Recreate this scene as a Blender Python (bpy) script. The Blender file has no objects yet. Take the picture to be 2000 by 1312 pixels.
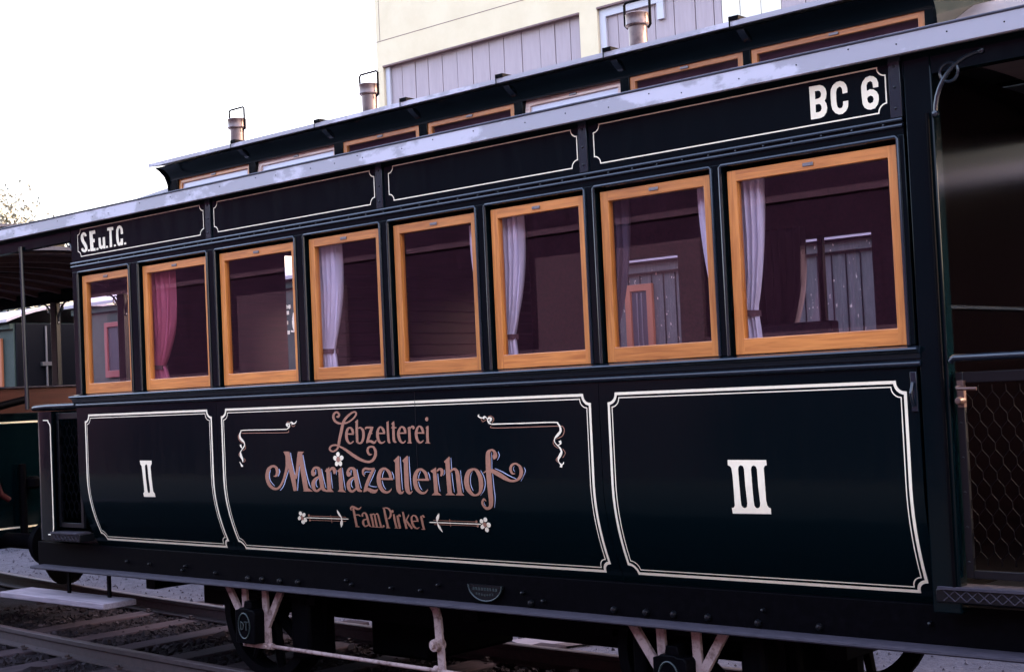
import bpy, bmesh, math, random
from mathutils import Vector, Matrix
from mathutils.geometry import tessellate_polygon
random.seed(7)
R = math.radians
SC = bpy.context.scene
COL = SC.collection

# ------------------------------------------------------------------ camera, sky, sun, exposure
cam = bpy.data.cameras.new('camera'); cam_o = bpy.data.objects.new('camera', cam); COL.objects.link(cam_o)
cam.sensor_width = 36.0; cam.lens = 50.004; cam.clip_start = 0.05; cam.clip_end = 2000
right = Vector((0.742221405, 0.668581257, -0.045896509))
down = Vector((-0.059515772, -0.002454651, -0.998224347))
fwd = Vector((-0.667506748, 0.743635044, 0.037969235))
m = Matrix((( right.x, -down.x, -fwd.x, 5.4), (right.y, -down.y, -fwd.y, -5.0), (right.z, -down.z, -fwd.z, 1.6), (0, 0, 0, 1)))
cam_o.matrix_world = m
SC.camera = cam_o

SUN_EL, SUN_AZ = 27.0, 30.0          # azimuth clockwise from +Y: low behind the building, the carriage side stands in open shade
world = bpy.data.worlds.new('World'); SC.world = world; world.use_nodes = True
wn = world.node_tree.nodes; wl = world.node_tree.links
sky = wn.new('ShaderNodeTexSky'); sky.sky_type = 'NISHITA'; sky.sun_disc = False
sky.sun_elevation = R(SUN_EL); sky.sun_rotation = R(SUN_AZ); sky.air_density = 1.3; sky.dust_density = 8.0; sky.ozone_density = 0.6
tint = wn.new('ShaderNodeMix'); tint.data_type = 'RGBA'; tint.blend_type = 'MULTIPLY'; tint.inputs['Factor'].default_value = 1.0
tint.inputs['B'].default_value = (1.07, 0.96, 1.03, 1)       # the faint magenta cast of the slide film's daylight
wl.new(sky.outputs['Color'], tint.inputs['A']); wl.new(tint.outputs['Result'], wn['Background'].inputs['Color'])
wn['Background'].inputs['Strength'].default_value = 0.15
sun = bpy.data.lights.new('sun', 'SUN'); sun.energy = 2.2; sun.angle = R(0.6); sun.color = (1.0, 0.93, 0.84)
sun_o = bpy.data.objects.new('sun', sun); COL.objects.link(sun_o)
sdir = Vector((math.sin(R(SUN_AZ)) * math.cos(R(SUN_EL)), math.cos(R(SUN_AZ)) * math.cos(R(SUN_EL)), math.sin(R(SUN_EL))))
sun_o.rotation_euler = sdir.to_track_quat('Z', 'Y').to_euler()
sun_o.location = sdir * 60
SC.view_settings.view_transform = 'Standard'; SC.view_settings.look = 'None'; SC.view_settings.gamma = 1.0
SC.view_settings.use_curve_mapping = False
SC.view_settings.exposure = 3.75
SC.cycles.max_bounces = 8; SC.cycles.transparent_max_bounces = 16

# ------------------------------------------------------------------ materials
def mat(name, col, rough=0.5, metal=0.0, spec=0.5, coat=0.0, noise=None, bump=None):
    mt = bpy.data.materials.new(name); mt.use_nodes = True
    nt = mt.node_tree; b = nt.nodes['Principled BSDF']
    b.inputs['Base Color'].default_value = (*col, 1); b.inputs['Roughness'].default_value = rough
    b.inputs['Metallic'].default_value = metal; b.inputs['Specular IOR Level'].default_value = spec
    b.inputs['Coat Weight'].default_value = coat
    tc = nt.nodes.new('ShaderNodeTexCoord')
    if noise:
        scale, col2, lo, hi = noise[:4]
        n = nt.nodes.new('ShaderNodeTexNoise'); n.inputs['Scale'].default_value = scale; n.inputs['Detail'].default_value = 8
        n.inputs['Roughness'].default_value = 0.65
        if len(noise) > 4:
            mp = nt.nodes.new('ShaderNodeMapping'); mp.inputs['Scale'].default_value = noise[4]
            nt.links.new(tc.outputs['Object'], mp.inputs['Vector']); nt.links.new(mp.outputs['Vector'], n.inputs['Vector'])
        else:
            nt.links.new(tc.outputs['Object'], n.inputs['Vector'])
        r = nt.nodes.new('ShaderNodeValToRGB'); r.color_ramp.elements[0].position = lo; r.color_ramp.elements[1].position = hi
        r.color_ramp.elements[0].color = (*col, 1); r.color_ramp.elements[1].color = (*col2, 1)
        nt.links.new(n.outputs['Fac'], r.inputs['Fac']); nt.links.new(r.outputs['Color'], b.inputs['Base Color'])
    if bump:
        n2 = nt.nodes.new('ShaderNodeTexNoise'); n2.inputs['Scale'].default_value = bump[0]; n2.inputs['Detail'].default_value = 4
        nt.links.new(tc.outputs['Object'], n2.inputs['Vector'])
        bm_ = nt.nodes.new('ShaderNodeBump'); bm_.inputs['Strength'].default_value = bump[1]; bm_.inputs['Distance'].default_value = bump[2]
        nt.links.new(n2.outputs['Fac'], bm_.inputs['Height']); nt.links.new(bm_.outputs['Normal'], b.inputs['Normal'])
    return mt

def wood(name, c1, c2, rough, axis, scale=9.0, coat=0.0, spec=0.5):
    """long grain along one axis: stretched noise through a colour ramp, plus pores as bump"""
    mt = bpy.data.materials.new(name); mt.use_nodes = True
    nt = mt.node_tree; b = nt.nodes['Principled BSDF']
    b.inputs['Specular IOR Level'].default_value = spec
    b.inputs['Roughness'].default_value = rough; b.inputs['Coat Weight'].default_value = coat; b.inputs['Coat Roughness'].default_value = 0.2
    tc = nt.nodes.new('ShaderNodeTexCoord'); mp = nt.nodes.new('ShaderNodeMapping')
    s = [scale * 9] * 3; s[axis] = scale * 0.55
    mp.inputs['Scale'].default_value = s
    nt.links.new(tc.outputs['Object'], mp.inputs['Vector'])
    n = nt.nodes.new('ShaderNodeTexNoise'); n.inputs['Scale'].default_value = 1.0; n.inputs['Detail'].default_value = 5; n.inputs['Distortion'].default_value = 0.6
    n3 = nt.nodes.new('ShaderNodeTexNoise'); n3.inputs['Scale'].default_value = 2.2; n3.inputs['Detail'].default_value = 2
    nt.links.new(mp.outputs['Vector'], n.inputs['Vector']); nt.links.new(tc.outputs['Object'], n3.inputs['Vector'])
    mx = nt.nodes.new('ShaderNodeMath'); mx.operation = 'MULTIPLY_ADD'; mx.inputs[1].default_value = 0.7; 
    ml = nt.nodes.new('ShaderNodeMath'); ml.operation = 'MULTIPLY'; ml.inputs[1].default_value = 0.3
    nt.links.new(n3.outputs['Fac'], ml.inputs[0]); nt.links.new(n.outputs['Fac'], mx.inputs[0]); nt.links.new(ml.outputs[0], mx.inputs[2])
    r = nt.nodes.new('ShaderNodeValToRGB'); r.color_ramp.elements[0].position = 0.36; r.color_ramp.elements[1].position = 0.62
    r.color_ramp.elements[0].color = (*c2, 1); r.color_ramp.elements[1].color = (*c1, 1)
    oi = nt.nodes.new('ShaderNodeObjectInfo'); hv = nt.nodes.new('ShaderNodeHueSaturation'); mr = nt.nodes.new('ShaderNodeMapRange')
    mr.inputs['To Min'].default_value = 0.84; mr.inputs['To Max'].default_value = 1.14
    nt.links.new(oi.outputs['Random'], mr.inputs['Value']); nt.links.new(mr.outputs['Result'], hv.inputs['Value'])
    nt.links.new(mx.outputs[0], r.inputs['Fac']); nt.links.new(r.outputs['Color'], hv.inputs['Color']); nt.links.new(hv.outputs['Color'], b.inputs['Base Color'])
    bp = nt.nodes.new('ShaderNodeBump'); bp.inputs['Strength'].default_value = 0.25; bp.inputs['Distance'].default_value = 0.001
    nt.links.new(n.outputs['Fac'], bp.inputs['Height']); nt.links.new(bp.outputs['Normal'], b.inputs['Normal'])
    return mt

def glass(name, tint, refl=1.0, rough=0.0):
    mt = bpy.data.materials.new(name); mt.use_nodes = True
    nt = mt.node_tree
    for n in list(nt.nodes): nt.nodes.remove(n)
    o = nt.nodes.new('ShaderNodeOutputMaterial'); mx = nt.nodes.new('ShaderNodeMixShader')
    tr = nt.nodes.new('ShaderNodeBsdfTransparent'); tr.inputs['Color'].default_value = (*tint, 1)
    gl = nt.nodes.new('ShaderNodeBsdfGlossy'); gl.inputs['Roughness'].default_value = rough
    # Schlick reflectance that reads the same from both faces of the thin pane
    lw = nt.nodes.new('ShaderNodeLayerWeight'); lw.inputs['Blend'].default_value = 0.5
    pw = nt.nodes.new('ShaderNodeMath'); pw.operation = 'POWER'; pw.inputs[1].default_value = 5.0
    ml = nt.nodes.new('ShaderNodeMath'); ml.operation = 'MULTIPLY_ADD'; ml.inputs[1].default_value = 0.92; ml.inputs[2].default_value = 0.08 * refl; ml.use_clamp = True
    nt.links.new(lw.outputs['Facing'], pw.inputs[0]); nt.links.new(pw.outputs[0], ml.inputs[0]); nt.links.new(ml.outputs[0], mx.inputs[0])
    nt.links.new(tr.outputs[0], mx.inputs[1]); nt.links.new(gl.outputs[0], mx.inputs[2]); nt.links.new(mx.outputs[0], o.inputs[0])
    return mt

M = {}
M['paint'] = mat('green_black_paint', (0.0006, 0.0035, 0.0046), 0.12, spec=0.14, bump=(3.5, 0.12, 0.006))
M['bulkhead'] = mat('bulkhead_varnish', (0.0010, 0.0005, 0.0006), 0.12, spec=0.07, bump=(2.0, 0.06, 0.003))
M['paint_rough'] = mat('worn_black_paint', (0.0015, 0.002, 0.003), 0.35, spec=0.25, noise=(40, (0.004, 0.004, 0.006), 0.45, 0.8))
M['bead'] = mat('moulding_paint', (0.006, 0.010, 0.016), 0.22)
M['cream'] = mat('cream_paint', (0.90, 0.785, 0.56), 0.35, noise=(25, (0.81, 0.70, 0.50), 0.35, 0.75))
M['copper'] = mat('copper_paint', (0.36, 0.165, 0.098), 0.4, noise=(60, (0.27, 0.12, 0.072), 0.35, 0.75))
M['shade'] = mat('pale_blue_paint', (0.40, 0.44, 0.58), 0.4)
M['oak'] = wood('varnished_oak', (0.60, 0.215, 0.046), (0.38, 0.115, 0.022), 0.35, 0, coat=0.25)
M['oak_v'] = wood('varnished_oak_upright', (0.60, 0.220, 0.048), (0.40, 0.125, 0.024), 0.35, 2, coat=0.25)
M['mahogany'] = wood('dark_mahogany', (0.026, 0.006, 0.0115), (0.010, 0.0026, 0.0055), 0.5, 1, 6, spec=0.2)
M['brown_board'] = wood('brown_board', (0.050, 0.013, 0.008), (0.03, 0.008, 0.005), 0.6, 1, 6, spec=0.2)
M['ceiling'] = wood('brown_ceiling', (0.10, 0.050, 0.045), (0.06, 0.03, 0.028), 0.6, 0, 5)
M['grey_board'] = wood('weathered_board', (0.20, 0.165, 0.185), (0.12, 0.10, 0.115), 0.85, 0, 7)
M['sleeper'] = wood('sleeper_timber', (0.036, 0.024, 0.029), (0.016, 0.011, 0.014), 0.9, 1, 6, spec=0.15)
M['zinc'] = mat('zinc_sheet', (0.30, 0.28, 0.30), 0.5, metal=0.2, noise=(2.2, (0.46, 0.43, 0.47), 0.50, 0.545, (1.0, 1.0, 2.0)), bump=(30, 0.15, 0.002))
M['roof'] = mat('roof_canvas', (0.020, 0.020, 0.032), 0.65, noise=(7, (0.045, 0.045, 0.065), 0.4, 0.7), bump=(60, 0.2, 0.002))
M['pane_skylit'] = mat('sky_reflecting_pane', (0.62, 0.60, 0.66), 0.25)  # pale sky reflection painted into the pane colour
M['oak_skylit'] = wood('sky_lit_oak', (0.86, 0.66, 0.55), (0.62, 0.38, 0.26), 0.5, 0)  # sky light on the tilted frames, painted as a paler oak
M['plank_gap'] = mat('plank_gap', (0.25, 0.195, 0.21), 0.9)
M['iron'] = mat('black_iron', (0.0008, 0.0008, 0.0013), 0.5, spec=0.03, noise=(30, (0.0024, 0.0020, 0.0032), 0.45, 0.8), bump=(80, 0.2, 0.001))
M['dusty_iron'] = mat('dusty_flange', (0.030, 0.025, 0.034), 0.7, spec=0.3, noise=(22, (0.015, 0.013, 0.021), 0.45, 0.7, (0.6, 2, 2)))
M['primer'] = mat('pale_primer', (0.32, 0.225, 0.205), 0.75, noise=(26, (0.10, 0.050, 0.038), 0.47, 0.68), bump=(60, 0.3, 0.002))
M['rust'] = mat('rusty_rail', (0.036, 0.021, 0.021), 0.75, noise=(25, (0.018, 0.011, 0.012), 0.4, 0.7), bump=(60, 0.3, 0.002))
M['railtop'] = mat('rail_head', (0.055, 0.036, 0.038), 0.5, noise=(18, (0.034, 0.022, 0.023), 0.4, 0.7, (0.3, 3, 3)))
M['pewter'] = mat('weathered_zinc_tube', (0.135, 0.098, 0.090), 0.36, metal=0.8, noise=(28, (0.075, 0.052, 0.050), 0.45, 0.7), bump=(60, 0.15, 0.002))
M['steel'] = mat('dull_steel', (0.20, 0.18, 0.18), 0.4, metal=0.7)
M['brass'] = mat('brown_brass', (0.085, 0.045, 0.034), 0.45, metal=0.3)
M['glass'] = glass('window_glass', (0.92, 0.85, 0.93))
M['glass_up'] = glass('clerestory_glass', (0.55, 0.52, 0.58), 2.5, 0.03)
M['curtain_white'] = mat('white_curtain', (0.62, 0.59, 0.62), 0.9)
M['curtain_pink'] = mat('pink_curtain', (0.40, 0.10, 0.13), 0.9)
M['curtain_dark'] = mat('mauve_curtain', (0.062, 0.052, 0.070), 0.9)
M['tie'] = mat('brown_tieback', (0.11, 0.055, 0.05), 0.9)
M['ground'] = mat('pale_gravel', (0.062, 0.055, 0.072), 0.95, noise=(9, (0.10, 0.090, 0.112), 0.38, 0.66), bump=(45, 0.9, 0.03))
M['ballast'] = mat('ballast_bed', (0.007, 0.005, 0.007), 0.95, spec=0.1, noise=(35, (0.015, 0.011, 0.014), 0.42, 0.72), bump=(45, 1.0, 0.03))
M['dark_ground'] = mat('dark_mirror_ground', (0.020, 0.018, 0.022), 0.95, noise=(6, (0.03, 0.027, 0.032), 0.4, 0.7))
M['shed'] = wood('mirror_shed_boarding', (0.018, 0.0085, 0.0215), (0.0115, 0.0058, 0.0140), 0.95, 2, 1.2, spec=0.0)  # plum boarding of the added shed, coloured for the reflections in the panes
M['shed_light'] = mat('shed_door', (0.042, 0.024, 0.043), 0.9, spec=0.0)
M['stone'] = mat('ballast_stone', (0.010, 0.007, 0.009), 0.9, spec=0.15, noise=(9, (0.070, 0.058, 0.068), 0.56, 0.73), bump=(70, 0.5, 0.004))
M['render'] = mat('cream_render', (0.60, 0.510, 0.345), 0.9, noise=(1.3, (0.54, 0.45, 0.295), 0.35, 0.7))
M['plank'] = mat('lilac_grey_plank', (0.33, 0.27, 0.285), 0.8, noise=(6, (0.285, 0.23, 0.245), 0.35, 0.7, (3, 3, 0.3)))
M['plank_cream'] = mat('cream_plank', (0.70, 0.66, 0.56), 0.8)
M['white_frame'] = mat('white_frame_paint', (0.40, 0.39, 0.43), 0.5)
M['dark_trim'] = mat('brown_drip_edge', (0.13, 0.075, 0.07), 0.7)
M['wagon_green'] = mat('wagon_green', (0.030, 0.044, 0.036), 0.6, spec=0.2, noise=(7, (0.042, 0.057, 0.047), 0.4, 0.7), bump=(25, 0.1, 0.003))
M['wagon_plank'] = mat('weathered_wagon_green', (0.074, 0.074, 0.068), 0.8, noise=(16, (0.125, 0.120, 0.108), 0.45, 0.72, (4, 4, 0.6)), bump=(40, 0.3, 0.003))
M['wagon_end'] = mat('wagon_end_black', (0.0030, 0.0030, 0.0050), 0.5, spec=0.1)
M['red_frame'] = mat('red_frame_paint', (0.25, 0.040, 0.036), 0.5)
M['orange_frame'] = mat('orange_frame_paint', (0.34, 0.105, 0.042), 0.5)
M['wagon_roof'] = mat('wagon_roof_felt', (0.42, 0.36, 0.37), 0.8)
M['wagon_roof_dark'] = mat('wagon_roof_dark', (0.05, 0.045, 0.06), 0.7)
M['dark_glass'] = mat('dusty_window_pane', (0.055, 0.05, 0.06), 0.25)
M['bark'] = mat('bark', (0.07, 0.05, 0.04), 0.9)
M['leaf_pale'] = mat('autumn_leaves', (0.15, 0.145, 0.11), 0.8, noise=(3, (0.09, 0.095, 0.075), 0.4, 0.65))
M['leaf_dark'] = mat('dark_leaves', (0.05, 0.065, 0.06), 0.8, noise=(3, (0.10, 0.11, 0.11), 0.4, 0.65))
M['wood_dark'] = mat('woodland_leaves', (0.018, 0.022, 0.014), 0.9, noise=(1.5, (0.035, 0.04, 0.025), 0.4, 0.7))
M['gate_wire'] = mat('gate_wire', (0.0006, 0.0008, 0.0016), 0.5, spec=0.02)
M['hose'] = mat('red_hose', (0.03, 0.003, 0.003), 0.6, spec=0.15)
M['oval'] = mat('dull_green_plate', (0.008, 0.016, 0.015), 0.5)

# the gloss paint is not even: faint wiping streaks and dust change its gloss
_nt = M['paint'].node_tree; _b = _nt.nodes['Principled BSDF']; _tc = _nt.nodes.new('ShaderNodeTexCoord'); _mp = _nt.nodes.new('ShaderNodeMapping'); _mp.inputs['Scale'].default_value = (6, 6, 1.2)
_n = _nt.nodes.new('ShaderNodeTexNoise'); _n.inputs['Scale'].default_value = 2.2; _n.inputs['Detail'].default_value = 7; _n.inputs['Roughness'].default_value = 0.7
_r = _nt.nodes.new('ShaderNodeMapRange'); _r.inputs['From Min'].default_value = 0.35; _r.inputs['From Max'].default_value = 0.75; _r.inputs['To Min'].default_value = 0.09; _r.inputs['To Max'].default_value = 0.19
_nt.links.new(_tc.outputs['Object'], _mp.inputs['Vector']); _nt.links.new(_mp.outputs['Vector'], _n.inputs['Vector']); _nt.links.new(_n.outputs['Fac'], _r.inputs['Value']); _nt.links.new(_r.outputs['Result'], _b.inputs['Roughness'])
# flaking paint on the planked wagon: small pale chips
_nt = M['wagon_plank'].node_tree; _b = _nt.nodes['Principled BSDF']
_v = _nt.nodes.new('ShaderNodeTexNoise'); _v.inputs['Scale'].default_value = 26; _v.inputs['Detail'].default_value = 6
_mp = _nt.nodes.new('ShaderNodeMapping'); _mp.inputs['Scale'].default_value = (1.6, 1, 0.8)
_tc = _nt.nodes.new('ShaderNodeTexCoord'); _nt.links.new(_tc.outputs['Object'], _mp.inputs['Vector']); _nt.links.new(_mp.outputs['Vector'], _v.inputs['Vector'])
_r = _nt.nodes.new('ShaderNodeValToRGB'); _r.color_ramp.elements[0].position = 0.66; _r.color_ramp.elements[1].position = 0.70
_mx = _nt.nodes.new('ShaderNodeMix'); _mx.data_type = 'RGBA'; _mx.inputs['B'].default_value = (0.62, 0.52, 0.40, 1)
_old = _b.inputs['Base Color'].links[0].from_socket
_nt.links.new(_v.outputs['Fac'], _r.inputs['Fac']); _nt.links.new(_r.outputs['Color'], _mx.inputs['Factor'])
_nt.links.new(_old, _mx.inputs['A']); _nt.links.new(_mx.outputs['Result'], _b.inputs['Base Color'])

# ------------------------------------------------------------------ mesh helpers
class MB:
    def __init__(s): s.v = []; s.f = []
    def add(s, vs, fs):
        o = len(s.v); s.v += [tuple(a) for a in vs]; s.f += [tuple(i + o for i in f) for f in fs]; return s
    def box(s, x0, x1, y0, y1, z0, z1):
        vs = [(x, y, z) for x in (x0, x1) for y in (y0, y1) for z in (z0, z1)]
        return s.add(vs, [(0, 1, 3, 2), (4, 6, 7, 5), (0, 4, 5, 1), (2, 3, 7, 6), (0, 2, 6, 4), (1, 5, 7, 3)])
    def prism(s, prof, axis, a0, a1):
        """closed 2D profile swept along an axis; profile is (y,z) for axis x, (x,z) for y, (x,y) for z"""
        n = len(prof)
        def P(p, a): return {0: (a, p[0], p[1]), 1: (p[0], a, p[1]), 2: (p[0], p[1], a)}[axis]
        vs = [P(p, a0) for p in prof] + [P(p, a1) for p in prof]
        fs = [(i, (i + 1) % n, (i + 1) % n + n, i + n) for i in range(n)]
        tri = tessellate_polygon([[Vector((p[0], p[1], 0)) for p in prof]])
        fs += [tuple(t) for t in tri] + [tuple(i + n for i in reversed(t)) for t in tri]
        return s.add(vs, fs)
    def tube(s, pts, r, n=8, closed=False):
        pts = [Vector(p) for p in pts]; k = len(pts); vs = []; fs = []
        rr = r if isinstance(r, (list, tuple)) else [r] * k
        up = None
        for i, p in enumerate(pts):
            a = pts[(i - 1) % k] if (i or closed) else p
            b = pts[(i + 1) % k] if (i < k - 1 or closed) else p
            t = (b - a).normalized()
            if up is None:
                up = Vector((0, 0, 1)) if abs(t.z) < 0.9 else Vector((0, 1, 0))
            u = (up - t * up.dot(t)).normalized(); w = t.cross(u); up = u
            vs += [p + (u * math.cos(2 * math.pi * j / n) + w * math.sin(2 * math.pi * j / n)) * rr[i] for j in range(n)]
        for i in range(k if closed else k - 1):
            for j in range(n):
                a = i * n + j; b = i * n + (j + 1) % n; c = ((i + 1) % k) * n
                fs.append((a, b, c + (j + 1) % n, c + j))
        if not closed:
            fs += [tuple(reversed(range(n))), tuple(range((k - 1) * n, k * n))]
        return s.add(vs, fs)
    def lathe(s, prof, c, n=24, axis='z'):
        vs = []; fs = []; k = len(prof)
        for r, h in prof:
            for j in range(n):
                a = 2 * math.pi * j / n; q = (r * math.cos(a), r * math.sin(a), h)
                if axis == 'y': q = (q[0], q[2], q[1])
                if axis == 'x': q = (q[2], q[0], q[1])
                vs.append((c[0] + q[0], c[1] + q[1], c[2] + q[2]))
        for i in range(k - 1):
            for j in range(n):
                fs.append((i * n + j, i * n + (j + 1) % n, (i + 1) * n + (j + 1) % n, (i + 1) * n + j))
        fs += [tuple(reversed(range(n))), tuple(range((k - 1) * n, k * n))]
        return s.add(vs, fs)
    def bar(s, p, q, w, t):
        """flat bar in the xz plane from p to q (x,z), width w, y range t=(y0,y1)"""
        d = Vector((q[0] - p[0], q[1] - p[1])).normalized(); n = Vector((-d.y, d.x)) * w / 2
        prof = [(p[0] + n.x, p[1] + n.y), (p[0] - n.x, p[1] - n.y), (q[0] - n.x, q[1] - n.y), (q[0] + n.x, q[1] + n.y)]
        return s.prism(prof, 1, t[0], t[1])
    def build(s, name, m, parent=None, bevel=0.0, smooth=True, seg=2):
        me = bpy.data.meshes.new(name); me.from_pydata(s.v, [], s.f)
        b = bmesh.new(); b.from_mesh(me); bmesh.ops.recalc_face_normals(b, faces=b.faces); b.to_mesh(me); b.free()
        me.materials.append(m)
        if smooth: me.shade_smooth(); me.set_sharp_from_angle(angle=R(38))
        o = bpy.data.objects.new(name, me); COL.objects.link(o)
        if parent: o.parent = parent
        if bevel:
            md = o.modifiers.new('bevel', 'BEVEL'); md.width = bevel; md.segments = seg; md.limit_method = 'ANGLE'; md.angle_limit = R(40)
            md.harden_normals = False
        return o

def ring(name, xs, zs, y0, y1, m, mv, parent, bevel):
    """one-piece rectangular frame: rails between the inner xs take m, upright stiles take mv"""
    vs = [(x, y, z) for y in (y0, y1) for z in zs for x in xs]; fs = []; mi = []
    q = lambda i, j, k: k * 16 + j * 4 + i
    for j in range(3):
        for i in range(3):
            if i == 1 and j == 1: continue
            s_ = 0 if i == 1 else 1
            fs.append((q(i, j, 0), q(i + 1, j, 0), q(i + 1, j + 1, 0), q(i, j + 1, 0))); mi.append(s_)
            fs.append((q(i, j, 1), q(i, j + 1, 1), q(i + 1, j + 1, 1), q(i + 1, j, 1))); mi.append(s_)
    for i in range(3):
        s_ = 0 if i == 1 else 1
        fs += [(q(i, 0, 0), q(i, 0, 1), q(i + 1, 0, 1), q(i + 1, 0, 0)), (q(i, 3, 0), q(i + 1, 3, 0), q(i + 1, 3, 1), q(i, 3, 1))]; mi += [s_, s_]
        fs += [(q(0, i, 0), q(0, i + 1, 0), q(0, i + 1, 1), q(0, i, 1)), (q(3, i, 0), q(3, i, 1), q(3, i + 1, 1), q(3, i + 1, 0))]; mi += [1, 1]
    fs += [(q(1, 1, 0), q(2, 1, 0), q(2, 1, 1), q(1, 1, 1)), (q(1, 2, 0), q(1, 2, 1), q(2, 2, 1), q(2, 2, 0)), (q(1, 1, 0), q(1, 1, 1), q(1, 2, 1), q(1, 2, 0)), (q(2, 1, 0), q(2, 2, 0), q(2, 2, 1), q(2, 1, 1))]; mi += [0, 0, 1, 1]
    me = bpy.data.meshes.new(name); me.from_pydata(vs, [], fs); me.materials.append(m); me.materials.append(mv)
    for p, k in zip(me.polygons, mi): p.material_index = k
    o = bpy.data.objects.new(name, me); COL.objects.link(o); o.parent = parent
    md = o.modifiers.new('bevel', 'BEVEL'); md.width = bevel; md.segments = 2; md.limit_method = 'ANGLE'; md.angle_limit = R(40)
    return o

def tag(o, label, cat, group=None, kind=None):
    o['label'] = label; o['category'] = cat
    if group: o['group'] = group
    if kind: o['kind'] = kind
    return o
def root(name, label, cat, loc, group=None):
    """an Empty at the thing's base; parts are modelled in world space and parented with the inverse offset"""
    o = bpy.data.objects.new(name, None); COL.objects.link(o); o.location = loc; o.empty_display_size = 0.3
    return tag(o, label, cat, group)
def settle(r):
    """bring parts built in world coordinates under their moved root"""
    inv = Matrix.Translation(r.location).inverted()
    for c in [o for o in COL.objects if o.parent == r]:
        c.matrix_parent_inverse = inv
def structure(o): o['kind'] = 'structure'; return o
def box(name, m, parent, *d, bevel=0.002): return MB().box(*d).build(name, m, parent, bevel)

def tum(z):
    """inward curve of the lower body side (tumblehome)"""
    t = 1.17 - z
    return 0.58 * t ** 1.9 if t > 0 else 0.0
YR = random.Random(3)
def painted(name, items, m, parent, lift):
    """painted strokes and shapes laid on the curved body side, given in tenths of a millimetre (x, z)"""
    b = MB(); k = 0
    for it in items:
        k += 1; base = lift + 0.00012 * k
        if it[0] == 'r':
            L, Q = it[1], it[2]; n = len(L) // 2; vs = []; fs = []
            for i in range(n):
                for S in (L, Q):
                    x, z = S[2 * i] / 1e4, S[2 * i + 1] / 1e4
                    vs.append((x, tum(z) - base - 0.0000016 * i, z))
            for i in range(n - 1): fs.append((2 * i, 2 * i + 1, 2 * i + 3, 2 * i + 2))
            b.add(vs, fs)
        else:
            loops = [[Vector((l[2 * i] / 1e4, l[2 * i + 1] / 1e4, 0)) for i in range(len(l) // 2)] for l in it[1]]
            tri = tessellate_polygon(loops)
            vs = [(p.x, tum(p.y) - base, p.y) for l in loops for p in l]
            b.add(vs, tri)
    me = bpy.data.meshes.new(name); me.from_pydata(b.v, [], b.f); me.materials.append(m)
    bm_ = bmesh.new(); bm_.from_mesh(me)
    for f in bm_.faces:
        f.normal_update()
        if f.normal.y > 0: f.normal_flip()
    bm_.to_mesh(me); bm_.free()
    o = bpy.data.objects.new(name, me); COL.objects.link(o); o.parent = parent
    return o

def notch_path(x0, x1, z0, z1, c, inset):
    """rectangle with concave quarter-round corners, clockwise from top left"""
    x0 += inset; x1 -= inset; z0 += inset; z1 -= inset
    P = []
    for cx, cz, a0 in ((x0, z1, -90), (x1, z1, 180), (x1, z0, 90), (x0, z0, 0)):
        for k in range(7):
            a = R(a0 + 15 * k)
            P.append((cx + c * math.cos(a), cz + c * math.sin(a)))
    return P
def lining(name, x0, x1, z0, z1, c, w, m, parent, lift, inset=0.0):
    path = notch_path(x0, x1, z0, z1, c, inset)
    dense = []
    n = len(path)
    for i in range(n):
        a, b = path[i], path[(i + 1) % n]
        k = max(1, int(math.hypot(b[0] - a[0], b[1] - a[1]) / 0.05))
        dense += [(a[0] + (b[0] - a[0]) * t / k, a[1] + (b[1] - a[1]) * t / k) for t in range(k)]
    n = len(dense); vs = []; fs = []
    for i in range(n):
        a, p, b = Vector(dense[i - 1]), Vector(dense[i]), Vector(dense[(i + 1) % n])
        d1 = (p - a).normalized(); d2 = (b - p).normalized()
        t = (d1 + d2).normalized(); nn = Vector((-t.y, t.x)) * (w / 2) / max(0.6, (t.dot(d1)))
        for q in (p + nn, p - nn): vs.append((q.x, tum(q.y) - lift, q.y))
    for i in range(n):
        j = (i + 1) % n; fs.append((2 * i, 2 * i + 1, 2 * j + 1, 2 * j))
    return MB().add(vs, fs).build(name, m, parent, smooth=False)
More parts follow.
